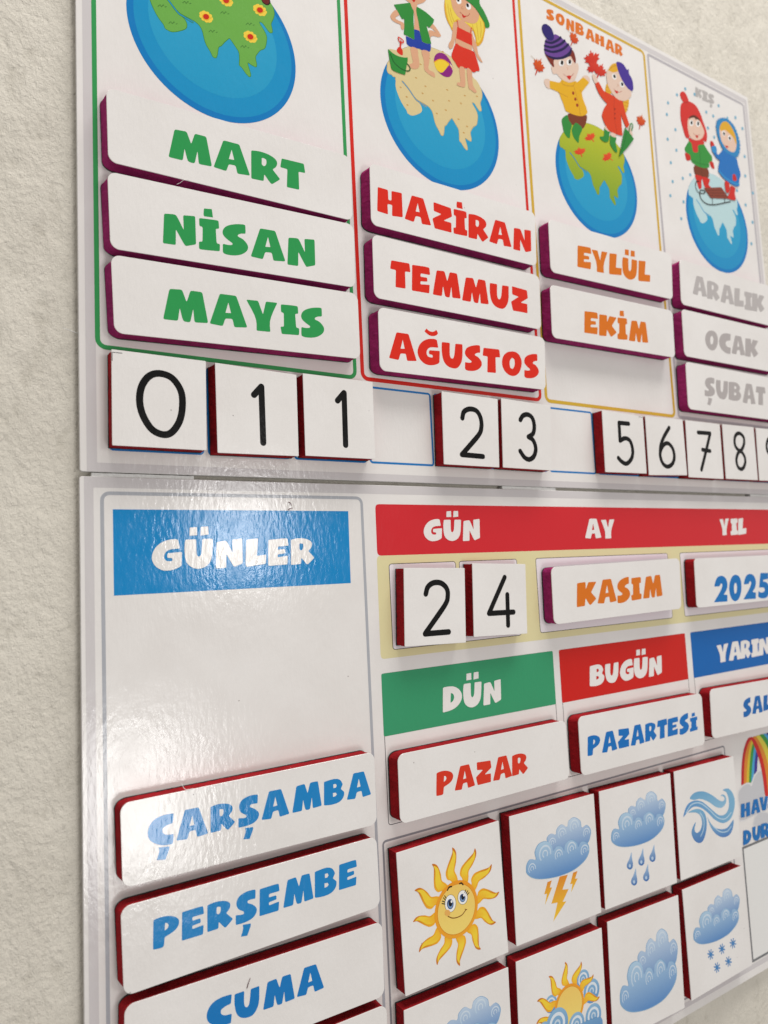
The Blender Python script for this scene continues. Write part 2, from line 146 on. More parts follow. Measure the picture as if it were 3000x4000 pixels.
PRINT={'globe_S':[('dcc894','globe',264.84,287.64,56.9,'b9a468','dcc894',0),('c79a58','e',241.28,312.88,0.96,-0.13,-0.32,-0.58),('c79a58','e',249.8,308.96,0.97,-0.13,-0.33,-0.58),('c79a58','e',226.45,300.09,0.93,-0.14,-0.31,-0.56),('c79a58','e',246.63,302.15,0.96,-0.14,-0.33,-0.57),('c79a58','e',270.9,313.21,1.01,-0.13,-0.34,-0.59),('c79a58','e',231.55,294.21,0.94,-0.14,-0.31,-0.56),('c79a58','e',256.32,299.38,0.98,-0.14,-0.33,-0.58),('c79a58','e',272.09,304.41,1.01,-0.14,-0.34,-0.59),('c79a58','e',284,306.25,1.04,-0.14,-0.35,-0.6),('c79a58','e',288.6,314.27,1.05,-0.13,-0.36,-0.6),('c79a58','e',301.14,317.91,1.07,-0.13,-0.37,-0.61),('c79a58','e',231.85,287.83,0.93,-0.15,-0.31,-0.56),('c79a58','e',268.32,295.55,1,-0.15,-0.34,-0.58),('c79a58','e',259.3,289.8,0.99,-0.15,-0.33,-0.57),('c79a58','e',280.6,291.82,1.03,-0.15,-0.35,-0.59),('c79a58','e',288.9,288.34,1.04,-0.16,-0.36,-0.59),('c79a58','e',285.18,281.93,1.03,-0.16,-0.35,-0.58),('c79a58','e',268.79,344.44,1.01,-0.1,-0.34,-0.61),('c79a58','e',255.08,333.97,0.98,-0.11,-0.33,-0.59),('c79a58','e',246.3,325.7,0.97,-0.12,-0.33,-0.58)],
'globe_P':[('6fae4c','globe',84.04,285.45,55.7,'3f8433','6fae4c',0),('4b7f36','r',[(47.27,292.01),(48.61,293.59),(49.34,292.55),(50.51,294.37),(51.05,292.94),(52.39,293.91)],0.45,0,1),('4b7f36','r',[(53.7,283.32),(55.06,284.89),(55.8,283.84),(56.99,285.65),(57.53,284.22),(58.89,285.17)],0.45,0,1),('4b7f36','r',[(62.71,300.64),(64.1,302.27),(64.86,301.22),(66.08,303.08),(66.63,301.63),(68.03,302.63)],0.45,0,1),('4b7f36','r',[(87.29,303.59),(88.79,305.27),(89.58,304.19),(90.88,306.12),(91.46,304.63),(92.95,305.66)],0.45,0,1),('4b7f36','r',[(79.23,287.59),(80.68,289.22),(81.47,288.15),(82.73,290.02),(83.3,288.54),(84.76,289.53)],0.45,0,1),('4b7f36','r',[(104.59,302.59),(106.15,304.3),(106.98,303.2),(108.33,305.16),(108.93,303.64),(110.48,304.69)],0.45,0,1),('4b7f36','r',[(100.33,284.95),(101.86,286.61),(102.68,285.51),(104.01,287.43),(104.61,285.91),(106.14,286.92)],0.45,0,1),('f4d04a','e',80.68,296.98,1.54,0.61,-0.04,-1.4),('f4d04a','e',79.91,295.45,1.53,0.61,-0.04,-1.4),('f4d04a','e',78.04,294.75,1.53,0.61,-0.04,-1.39),('f4d04a','e',75.95,295.2,1.52,0.61,-0.03,-1.39),('f4d04a','e',74.62,296.59,1.51,0.61,-0.03,-1.39),('f4d04a','e',74.66,298.28,1.51,0.61,-0.03,-1.39),('f4d04a','e',76.06,299.46,1.52,0.62,-0.03,-1.39),('f4d04a','e',78.16,299.6,1.53,0.62,-0.04,-1.4),('f4d04a','e',79.99,298.62,1.53,0.62,-0.04,-1.4),('f0b52c','e',77.56,297.21,2.41,-0.11,-0.84,-2.29),('cc2f1c','e',77.56,297.21,1.76,-0.31,-0.87,-1.93),('f4d04a','e',118.23,316.77,1.68,0.68,-0.05,-1.47),('f4d04a','e',117.37,315.14,1.68,0.68,-0.05,-1.47),('f4d04a','e',115.32,314.36,1.67,0.67,-0.05,-1.46),('f4d04a','e',113.05,314.79,1.66,0.67,-0.05,-1.46),('f4d04a','e',111.61,316.22,1.66,0.68,-0.05,-1.46),('f4d04a','e',111.67,317.99,1.66,0.68,-0.05,-1.46),('f4d04a','e',113.2,319.27,1.66,0.68,-0.05,-1.46),('f4d04a','e',115.5,319.47,1.67,0.69,-0.05,-1.47),('f4d04a','e',117.49,318.48,1.68,0.68,-0.05,-1.47),('f0b52c','e',114.82,316.94,2.63,-0.06,-0.94,-2.43),('cc2f1c','e',114.82,316.94,1.92,-0.29,-0.96,-2.05),('f4d04a','e',110.7,294.66,1.65,0.63,-0.05,-1.44),('f4d04a','e',109.86,293.08,1.64,0.63,-0.05,-1.44),('f4d04a','e',107.86,292.36,1.64,0.62,-0.05,-1.44),('f4d04a','e',105.63,292.84,1.63,0.62,-0.05,-1.44),('f4d04a','e',104.21,294.28,1.62,0.62,-0.04,-1.43),('f4d04a','e',104.27,296.02,1.62,0.63,-0.04,-1.44),('f4d04a','e',105.77,297.24,1.63,0.63,-0.05,-1.44),('f4d04a','e',108.02,297.38,1.64,0.63,-0.05,-1.44),('f4d04a','e',109.97,296.36,1.65,0.63,-0.05,-1.44),('f0b52c','e',107.36,294.91,2.57,-0.12,-0.91,-2.37),('cc2f1c','e',107.36,294.91,1.88,-0.33,-0.94,-1.99),('f4d04a','e',94.55,313.91,1.59,0.66,-0.04,-1.43),('f4d04a','e',93.74,312.32,1.59,0.65,-0.04,-1.43),('f4d04a','e',91.8,311.57,1.58,0.65,-0.04,-1.42),('f4d04a','e',89.65,312,1.57,0.65,-0.04,-1.42),('f4d04a','e',88.27,313.39,1.57,0.65,-0.04,-1.42),('f4d04a','e',88.32,315.11,1.57,0.66,-0.04,-1.42),('f4d04a','e',89.77,316.36,1.58,0.66,-0.04,-1.42),('f4d04a','e',91.94,316.54,1.58,0.66,-0.04,-1.43),('f4d04a','e',93.84,315.57,1.59,0.66,-0.04,-1.43),('f0b52c','e',91.31,314.09,2.49,-0.06,-0.88,-2.36),('cc2f1c','e',91.31,314.09,1.82,-0.28,-0.9,-1.99),('2a1513','p',[[(115.22,329.03),(116.18,324.74),(117.55,322.85),(120.55,322.74),(122.65,325.4),(121.86,328.45),(118.93,330.59)]],1),('6d1f1c','p',[[(115.86,328.18),(116.63,324.93),(117.91,323.67),(120.35,323.56),(121.76,325.71),(120.95,327.84),(118.56,329.54)]],1)],
'globe_F':[('b9bd2c','globe',439.3,283.1,53.2,'7f8f22',('g','bcc02e','7fa22e',0,1),0),(('g','e2552a','d63a1e',0,1),'p',[[(429.2,325.46),(431.79,324.93),(432.69,326.19),(433.98,324.99),(435.4,327.47),(436.44,326.97),(439.17,328.89),(438.55,326.58),(440.68,327.02),(438.4,324.37),(438.6,323.4),(435.97,322.06),(438.26,319.75),(437.5,319.22),(434.31,320.9),(432.35,318.91),(430.78,319.17),(426.98,317.44),(427.87,319.1),(424.56,318.5),(427.14,320.44),(426.28,321.24),(429.85,322.09),(428.2,323.03),(429.99,323.67)]],0),(('g','e2552a','d63a1e',0,1),'p',[[(416.38,308.58),(418.12,307.37),(419.41,308.53),(419.84,306.9),(422.1,309.28),(422.67,308.47),(425.67,309.9),(424.1,307.53),(425.94,307.49),(422.94,305.14),(422.64,304.03),(419.99,303.2),(420.66,300.13),(419.83,299.74),(418.17,302.34),(415.73,300.65),(414.64,301.31),(410.91,300.34),(412.37,301.94),(409.54,302.09),(412.43,303.58),(412.14,304.67),(415.3,304.73),(414.46,306.16),(416.14,306.42)]],0),(('g','e2552a','d63a1e',0,1),'p',[[(448.65,311.18),(451.9,311.35),(452.32,312.56),(454.41,311.9),(454.81,314.21),(456.27,314.05),(458.48,316.21),(458.9,314.22),(461.15,315.05),(459.84,312.4),(460.57,311.66),(458.19,309.98),(462,308.64),(461.39,308.04),(456.84,308.67),(455.56,306.62),(453.6,306.47),(450.07,304.21),(450.27,305.76),(446.73,304.52),(448.76,306.67),(447.36,307.12),(451.08,308.62),(448.7,309),(450.45,309.92)]],0)],
'globe_W':[('bcd9dc','globe',620.4,284.5,53,'9cc3cf','bcd9dc',1)],
'kids_S':[('dba683','p',[[(233.85,379.23),(234.15,375.79),(236.05,374.35),(240.01,373.76),(245.11,374.79),(251.46,378.67),(255.01,382.68),(256.43,388.75),(253.39,392.93),(245.1,391.2),(237.76,386.26)]],1),('5a3422','p',[[(233.29,378.11),(235.36,387.92),(245.39,395.85),(254.69,397.14),(257.07,389.02),(254.33,391.51),(247.08,390.23),(238.67,384.85)]],1),('c8281e','p',[[(241.23,377.4),(244.85,378.91),(243.79,376.4),(242.64,375.75)]],1),('dba683','p',[[(238.49,373.58),(241.27,369.81),(242.47,368.06),(242.72,360.55),(242.18,351.87),(247.3,352.97),(247.11,361.41),(244.95,369.06),(246.04,373.55),(245.15,375.43)]],1),('dba683','p',[[(225.28,361.96),(221.85,357.93),(220.42,354.73),(222.02,352.31),(225.86,351.64),(229.27,351.68),(229.61,348.99),(231.53,348.34),(232.95,352.24),(231.88,354.3),(226.99,354.47),(224.92,355.66),(228.45,359.27),(228.41,362.08)]],1),('dba683','p',[[(260.36,364.4),(263.87,362.14),(266.83,359.19),(267.75,357.26),(264.99,355.29),(260.23,354.37),(257.51,352.42),(258.04,349.46),(255.72,356.69),(259.46,358.6),(262.58,358.45),(259.57,360.18),(257.55,361.02)]],1),('1f3fa0','p',[[(233.75,344.17),(241.19,343.93),(241.95,352.93),(246.83,353.68),(248.83,345.06),(253.42,345.01),(257.15,346.87),(257.14,341.91),(255.63,339.37),(249.9,337.87),(245.38,338.41),(242.79,337.26),(236.75,336.5),(234.08,338.13)]],2),('2f8a38','p',[[(224.05,365.85),(239.51,373.82),(241.24,369.35),(242.47,368.06),(241.74,361.06),(241.85,351.29),(241.71,344.13),(234.28,344.82),(231.81,344.75),(232.69,351.26),(233.09,358.05),(231.05,356.79),(227.4,361.5)]],2),('2f8a38','p',[[(245.51,373.16),(254.14,372.34),(262,368.69),(260.36,364.4),(256.41,359.49),(254.03,360.9),(255.34,355.64),(257.87,346.87),(252.4,345.07),(248.86,345.52),(247.27,352.51),(246.28,361.08),(244.54,368.9)]],2),('dba683','p',[[(237.74,336.43),(243.8,337.37),(244.46,331.85),(245.16,326.79),(244.39,322.53),(240.2,319.53),(235.24,319.69),(235.35,321.48),(239.01,324.56),(238.12,329.52)]],1),('dba683','p',[[(247.85,337.55),(255.1,339.09),(254.96,332.13),(253.65,324.51),(258.21,323.46),(259.46,322.11),(259.19,319.51),(255.39,319.78),(251.87,320.77),(249.47,323.02),(249.41,330.11)]],1)],
'girl_S':[('e0a92c','p',[[(274.78,398.34),(273.71,390.46),(272.77,384.52),(273.35,377.37),(275.17,372.55),(277.63,369.37),(280.14,366.66),(285.18,376.53),(301.66,374.57),(304.17,362.78),(310.23,367.91),(313.08,375.19),(315.11,383.63),(314.29,390.98),(311.19,395.48),(304.21,408.88)]],1),('e9cf4e','p',[[(275.76,396.89),(274.42,385.2),(275.65,376.44),(279.75,368.82),(285.31,378.45),(301.81,376.51),(305.51,365.65),(311.31,374.51),(313.17,383.82),(311.04,393.5),(302.9,406.41)]],1),('c79a2e','r',[(276.43,387.88),(277.28,379.87),(280.02,372.63)],0.5,0,1),('c79a2e','r',[(278.72,385.1),(279.92,379.08),(282.31,374.46)],0.5,0,1),('c79a2e','r',[(300.94,379.96),(302.17,373.82),(303.39,370.51)],0.5,0,1),('c79a2e','r',[(305.67,382.77),(306.25,375.4),(306.32,368.79)],0.5,0,1),('c79a2e','r',[(309.92,386.36),(310.15,378.82),(308.81,371.64)],0.5,0,1),('dba683','p',[[(281.16,373.54),(284.74,374.96),(284.5,366.96),(282.09,360.47),(280.71,356.25),(279.12,351.96),(276.26,349.51),(274.78,351.25),(275.52,354.28),(277.92,357.95),(279.49,365.01)]],1),('dba683','p',[[(299.93,373.89),(301.3,369.71),(304.2,363.27),(305.36,356.16),(307.95,352.86),(309.45,350.1),(307.73,349.95),(305,351.31),(302.46,355.08),(299.34,361.43)]],1),('dba683','p',[[(285.25,377.49),(290.93,380.22),(300.61,375.58),(298.84,356.08),(281.44,354.22),(282.83,366.31)]],2),('dba683','p',[[(280.2,398.76),(280.23,391.3),(281.01,386.97),(283.47,383.31),(287.64,380.31),(294.21,379.65),(301.01,380.93),(305.75,383.95),(308.69,389.69),(308.24,394.28),(304.5,397.53),(298.97,406.67)]],1),('c9402e','r',[(285.21,377.01),(285.9,371.22)],0.9,0,1),('c9402e','r',[(299.55,376.39),(298.29,371.37)],0.9,0,1),('d8321f','p',[[(284.84,371.74),(299.73,371.17),(299.53,360.84),(283,361.1)]],2),('d8321f','p',[[(282.68,356.53),(286.99,355.84),(298.07,356.27),(301.38,355.62),(304.2,348.2),(305.63,341.67),(302.47,340.08),(298.93,337.7),(292.35,338.8),(284.49,335.99),(280.41,339.57),(277.24,343.46),(278.92,349.13)]],1),('dba683','p',[[(284.53,336.65),(289.56,338.27),(289.87,331.91),(289.59,323.52),(287.22,320.87),(281.24,320.65),(281.95,323.18),(284.8,325.08)]],1),('dba683','p',[[(292.33,338.52),(297.26,337.77),(297.3,330.81),(298.02,325.49),(301.1,321.89),(298.74,320.17),(295.5,321.38),(292.84,322.79)]],1),('2f8a38','p',[[(290.35,403.04),(295.1,399.54),(302.24,397.56),(307.65,394.05),(313.47,387.77),(314.84,383.04),(318.39,384.15),(319.73,386.41),(318.84,389.91),(314.75,396.93),(310.33,402.32),(309.5,411.11)]],1),('1d5a28','r',[(295.1,399.54),(302.24,397.56),(307.65,394.05),(313.47,387.77)],0.7,0,1),('f3f1ee','e',288.17,395.53,2.54,1.69,0.86,-2.52),('191412','e',287.44,396.17,1.32,0.88,0.54,-1.57),('f3f1ee','e',297.87,394.62,2.58,1.7,0.87,-2.54),('191412','e',297.13,395.27,1.35,0.89,0.55,-1.59),('c58a68','r',[(291.57,392.23),(290.31,390.02),(292.2,390.13)],0.4,0,1),('a5402e','r',[(288.58,385.84),(292.88,384.29),(296.91,386.1),(298.78,388.74)],0.45,0,1),('c8281e','p',[[(290.73,385.12),(292.9,384.49),(295.17,385.21),(292.76,382.55),(291.1,382.64)]],1)],
'ball_S':[('8a1f7c','p',[[(259.4,333.75),(261.3,338.95),(265.17,342.19),(269.97,343.06),(274.07,340.92),(277.45,335.76),(277.68,331.27),(275.19,326.29),(270.78,323.83),(265.54,324.25),(261.07,327.61)]],1),('eecb35','p',[[(259.61,332.21),(262.07,334.91),(264.78,336.44),(270.65,337.58),(274.61,336.38),(272.46,333.05),(267.83,327.05),(264.58,325.53),(261.05,327.34)]],1),('efe0c8','p',[[(275.39,336.84),(277.39,334.82),(277.71,331.74),(275.77,334.7)]],1),('dd8a2c','r',[(259.52,332.45),(264.79,336.53),(270.65,337.58),(275.26,334.97),(277.26,332.95)],0.7,0,1)],
'bucket_S':[('2f8a38','p',[[(216.57,327.19),(218.61,326.22),(225.3,325.23),(234.19,326.75),(234.36,324.62),(232.73,318.79),(231.11,311.5),(225.44,310.97),(220.62,310.99),(218.77,312.05),(217.65,317.68)]],2),('d8c795','p',[[(217.72,327.36),(223.56,328.67),(229.37,328.22),(233.38,326.46),(227.22,324.81),(221.43,325.11)]],1),('d8321f','p',[[(224.51,328.42),(226.18,332.09),(228.64,332.58),(229.96,330.01),(229.48,326.77),(226.35,326.67)]],1),('d8321f','r',[(227.85,332.28),(228.76,337.87)],1.3,0,1),('d8321f','r',[(226.76,340.43),(231.18,339.05),(229.88,336.98),(227.35,337.07)],0.9,1,1),('1d5a28','r',[(218.46,323.58),(221.52,318.22),(227.63,315.22),(233.52,315.58),(235.92,317.74),(235.27,320.14),(233.38,321.47)],0.9,0,1)],
'boy_F':[('7a3a22','p',[[(405.79,335.78),(411.86,338.49),(419.23,338.97),(430.06,342.97),(429.72,336.75),(424.05,328.12),(416.82,329.63),(412.25,327.77),(407.98,328.63)]],1),('328a3c','p',[[(397.97,328.96),(404.99,334.98),(406.73,330.63),(410.02,327.3),(407.97,321.22),(406.26,314.19),(403.6,313.39),(399.61,316.5),(398.06,322.5)]],1),('328a3c','p',[[(413.89,329.6),(416.97,331.1),(423.31,328.12),(418.69,319.01),(417.34,312.92),(415.15,313.03),(411.09,316.18),(409.57,322.8)]],1),('e2c6b4','p',[[(379,358.24),(381.32,360.87),(386.26,361.62),(387.43,354.68),(383.34,352.74),(380.02,354.29)]],1),('e2c6b4','p',[[(429.04,379.88),(435.71,383.01),(439.07,380.23),(436.47,375.71),(433.53,376.61)]],1),('e3ad22','p',[[(385.92,360.96),(398.41,363.23),(401.68,367.43),(411.8,367.42),(419.35,372.47),(421,371.15),(429.59,379.4),(435.2,378.09),(437.34,376.8),(426.17,363.44),(427.32,357.13),(431.14,350.57),(432.16,345.88),(428.45,341.91),(420.67,338.54),(410.33,337.78),(403.15,338.2),(400.96,345.11),(398.44,348.63),(396.77,353.51),(389.01,353.59),(385.5,353.48)]],2),('b9812a','r',[(396.04,353.26),(403.15,352.93),(407.48,352.96)],0.45,0,1),('b9812a','r',[(426.17,363.44),(424.09,364.96)],0.45,0,1),('b9812a','r',[(416.12,366.69),(421.15,350.65),(422.29,339.94)],0.45,0,1),('b9812a','r',[(401.55,366.07),(402.7,363.18),(414.55,365.6),(418.81,371.51)],0.45,0,1),('9c3a20','e',414.92,358.97,1.51,0.73,0.28,-1.53),('9c3a20','e',417.21,353.99,1.51,0.72,0.29,-1.53),('9c3a20','e',419.04,348.74,1.52,0.72,0.29,-1.53),('7d2f20','p',[[(382.84,384.99),(384.65,381.85),(388.47,377.81),(392.8,375.88),(393.46,382.9),(402.12,386.94),(414.44,394.12),(417.12,391.53),(420.59,389.21),(421.65,395.42),(417.39,401.7),(405.24,389.4),(391.91,384.52)]],1),('e2c6b4','p',[[(393.46,382.9),(392.82,376.11),(389.66,375.52),(389.4,372.7),(391.16,368.98),(395.55,370.53),(398.91,368.43),(404.52,367.1),(411.86,367.99),(418.22,372.97),(422.18,379.93),(424.77,386.45),(423.72,390.79),(420.59,389.21),(417.18,392.11),(414.41,393.88),(403.58,387.14)]],1),('6a4292','p',[[(395.53,407.85),(401.36,408.99),(408.42,407.25),(415.44,404.33),(417.39,401.7),(414.53,395.04),(405.13,388.26),(394.69,383.89),(386.2,383.51),(382.46,385.39),(382.51,391.93),(384.86,399.36),(389.12,399.89)]],1),('1d1748','r',[(384.63,396.87),(391.81,398.5),(399.43,403.82),(404.18,408.41)],2.2,0,1),('1d1748','r',[(383.1,392.37),(391.41,394.18),(401.99,400.59),(409.15,407.3)],2.2,0,1),('1d1748','r',[(382.75,388.54),(392.45,390.19),(404.52,396.89),(413.33,405.21)],2.2,0,1),('1d1748','p',[[(382.23,385.85),(386.3,384.64),(394.89,386.05),(403.85,390),(411.72,396.23),(417.11,403.27),(417.52,401.52),(414.53,395.04),(405.13,388.26),(394.67,383.66),(386.17,383.28)]],1),('2b1f6a','p',[[(380.84,408.72),(383.3,412.74),(387.66,414.46),(393.11,412.42),(395.23,407.73),(394.3,402.42),(389.1,399.66),(385.02,401.06),(381.82,404.19)]],1),('f3f1ee','e',402.47,383.1,3.58,1.29,-0.3,-3.08),('17120f','e',403.26,383.82,1.79,0.65,-0.22,-2.29),('f3f1ee','e',412.63,387.66,3.64,1.32,-0.31,-3.11),('17120f','e',413.43,388.4,1.82,0.66,-0.23,-2.31),('c58a68','r',[(408.8,381.29),(410.23,381.03),(409.79,379.54)],0.4,0,1),('a5402e','r',[(403.69,373.4),(407.96,372.7),(414.81,375.67),(417.33,378.78)],0.4,0,1),('c8281e','p',[[(407.96,372.7),(414.03,375.17),(411.52,370.41)]],1)],
'girl_F':[('e0a92c','p',[[(461.35,383.6),(465.25,382.98),(467.5,377.39),(462.64,373.67),(458.9,375.63)]],1),('e0a92c','p',[[(484.24,376.6),(490.83,379.37),(491.32,373.66),(487.56,365.4),(485.13,362.86),(483,368.59)]],1),('b37d20','r',[(460.5,380.2),(466.64,381.14)],0.4,0,1),('b37d20','r',[(460.11,376.62),(466.24,377.54)],0.4,0,1),('b37d20','r',[(484.51,373.18),(490.22,374.12)],0.4,0,1),('b37d20','r',[(484.09,369.53),(489.79,370.46)],0.4,0,1),('b37d20','r',[(483.67,365.9),(489.37,366.8)],0.4,0,1),('e0a92c','p',[[(489.73,391.37),(494.42,388.84),(495.96,383.45),(491.11,381.82)]],1),('328a3c','p',[[(453.71,338.04),(460.21,337.2),(459.07,331.17),(457.42,326.15),(452.45,323.54),(447.16,324.78),(446.16,326.95),(451.54,329.47)]],1),('328a3c','p',[[(461.39,333.57),(468.78,332.95),(467.29,326.8),(468.81,319.04),(465.2,317.99),(460.15,322.42),(459.4,325.6)]],1),('e2c6b4','p',[[(455.04,340.15),(460.4,338.96),(459.26,335.77),(453.91,336.97)]],1),('e2c6b4','p',[[(462.46,336.18),(468.35,336.25),(467.62,332.6),(461.58,332.5)]],1),('e2c6b4','p',[[(442.11,385.83),(446.13,387.47),(449.17,382.6),(446.25,378.4),(443.14,381.08)]],1),('d8431f','p',[[(444.82,378.02),(450.2,382.05),(456.45,374.8),(462.77,374.87),(470.69,374.41),(475.48,374.04),(482.02,374.34),(483.71,367.66),(486.14,360.27),(489.64,352.03),(484.59,346.74),(479.79,354.77),(478.45,360.14),(478.13,347.3),(478.15,337.49),(469.61,336.06),(458.58,336.7),(453,342.91),(450.86,349.04),(454.53,357.03),(459.93,363.36),(453.93,365.96),(448.23,370.89)]],2),('a8321c','r',[(470.49,372.61),(468.49,354.65),(470.5,336.91)],0.4,0,1),('a8321c','e',470.05,361.49,1.16,0.38,-0.13,-1.2),('a8321c','e',469.52,356.71,1.16,0.37,-0.13,-1.19),('a8321c','e',468.99,351.93,1.16,0.37,-0.13,-1.19),('e2c6b4','p',[[(487.38,349.58),(490.73,350.04),(492.6,344.77),(493.18,342.61),(488.17,342.26)]],1),('e2c6b4','p',[[(461.94,393.39),(464.68,399.58),(472.32,403.47),(480.35,402.82),(490.8,393.51),(496.01,388.2),(495.44,383.27),(490.66,377.91),(483.62,374.05),(475.38,373.07),(469.23,375.66),(464.22,380.9),(462.27,384.84)]],1),('e0a92c','p',[[(465.02,398.3),(469.24,404.7),(474.54,408.95),(480.36,410.11),(480.46,403.8),(471.8,398.85),(466.97,398.65)]],1),('b37d20','r',[(466.27,399.56),(472.52,405.3),(478.5,408.03)],0.4,0,1),('473092','p',[[(477.61,410.3),(481.5,413),(488.04,412.65),(492.58,408.94),(495.26,410.49),(495.21,405.72),(499.2,401.17),(499.94,393.09),(497.78,389.03),(491.96,389.19),(484.36,394.82),(479.5,402.52)]],1),('f3f1ee','e',472.98,394.95,2.96,1.66,0.99,-2.66),('17120f','e',473.34,395.31,1.64,0.92,0.62,-1.68),('f3f1ee','e',483.23,390.67,3.01,1.66,1,-2.68),('17120f','e',483.6,391.03,1.67,0.92,0.63,-1.69),('c58a68','r',[(476.3,388.52),(477.83,387.64),(476.03,386.09)],0.4,0,1),('a5402e','r',[(470.23,381.79),(473.81,380.68),(478.72,381.18),(482.25,383.54)],0.4,0,1),('c8281e','p',[[(471.72,380.79),(477.1,381.21),(474.35,378.31)]],1)],
'umbrella_F':[('2c8437','p',[[(482.14,346.8),(487.97,343.36),(494.06,338.79),(484.94,328.54),(469.97,313.67),(473.88,324.16),(477.47,334.41)]],2),('2c8437','r',[(487.46,343.21),(489.22,348.4),(490.67,352.35),(493.19,354.07),(493.83,350.99),(491.68,346.82)],1.1,0,1),('1a5a28','r',[(484.2,343.38),(478.47,328.95),(470.79,315.27)],0.5,0,1)],
'leaves_F':[(('g','d9641f','c4281a',0,1),'p',[[(377.69,378.81),(376.73,374.84),(378.38,375.45),(376.62,372.18),(379.9,373.85),(379.11,371.85),(381.49,371.1),(378.39,368.71),(378.79,366.67),(375.39,365.85),(374.04,364.27),(372.45,365.68),(369.14,359.74),(368.5,359.95),(371.01,366.14),(368.48,365.84),(368.96,368.13),(366.91,370.45),(369.1,371.65),(368.55,374.94),(370.98,374.4),(372.15,376.61),(373.02,373.32),(374.43,376.68),(375.16,375.33)]],0),(('g','d9641f','c4281a',0,1),'p',[[(425.47,421.61),(424.32,418.06),(425.77,418.46),(424,415.63),(426.93,416.85),(426.08,415.09),(428.04,414.18),(425.2,412.28),(425.37,410.37),(422.4,409.94),(421.13,408.62),(419.89,410.06),(416.57,404.92),(416.03,405.17),(418.71,410.61),(416.53,410.58),(417.12,412.64),(415.58,414.96),(417.55,415.85),(417.36,418.93),(419.38,418.2),(420.57,420.12),(421.02,417.01),(422.52,419.96),(423.02,418.66)]],0),(('g','d9641f','c4281a',0,1),'p',[[(510.36,369.62),(509.95,366.08),(511.57,366.95),(510.22,363.82),(513.39,365.95),(512.86,364.09),(515.44,363.99),(512.57,361.29),(513.29,359.67),(509.87,358.23),(508.7,356.6),(506.83,357.43),(504.26,351.69),(503.55,351.72),(505.27,357.49),(502.68,356.68),(502.84,358.72),(500.38,360.22),(502.48,361.71),(501.43,364.35),(504.03,364.44),(504.93,366.55),(506.31,363.97),(507.29,367.11),(508.24,366.14)]],0),('b5a78e','r',[(370.84,374.11),(364.98,376.78)],0.35,0,1),('b5a78e','r',[(418.25,417.75),(412.28,419.92)],0.35,0,1),(('g','d8402a','c22316',0,1),'p',[[(442.53,410.88),(444.37,407.97),(446.33,410.08),(446.39,406.6),(449.94,411.02),(450.41,409.2),(454.62,411.5),(451.93,406.92),(454.25,406.41),(449.78,402.23),(449.06,399.99),(445.49,398.89),(445.43,392.37),(444.28,391.76),(442.95,397.52),(439.4,394.58),(438.23,396.2),(433.28,395.06),(435.57,398.04),(432.07,398.99),(436.13,401.41),(436.08,403.74),(440.06,403.14),(439.42,406.29),(441.6,406.46)]],0),(('g','d8402a','c22316',0,1),'p',[[(458.7,403.24),(457.51,399.2),(459.61,399.97),(457.39,396.55),(461.56,398.52),(460.57,396.46),(463.62,395.94),(459.67,393.26),(460.2,391.28),(455.86,390.14),(454.16,388.44),(452.11,389.69),(447.95,383.48),(447.12,383.63),(450.28,390.01),(447.06,389.47),(447.65,391.8),(445.03,393.91),(447.81,395.3),(447.08,398.52),(450.18,398.21),(451.65,400.52),(452.78,397.33),(454.56,400.81),(455.5,399.54)]],0),(('g','d8402a','c22316',0,1),'p',[[(439.94,398.46),(442.63,397.47),(443.64,399.31),(444.94,397.4),(446.55,401.06),(447.62,400.22),(450.58,402.93),(449.81,399.47),(452.07,399.98),(449.55,396.13),(449.71,394.63),(446.88,392.8),(449.17,389.13),(448.35,388.39),(445.08,391.16),(442.93,388.3),(441.29,388.8),(437.22,386.46),(438.23,388.92),(434.73,388.25),(437.53,390.99),(436.67,392.28),(440.46,393.31),(438.77,394.84),(440.68,395.68)]],0)],
'title_F':[('dd7426','w','SONBAHAR')],
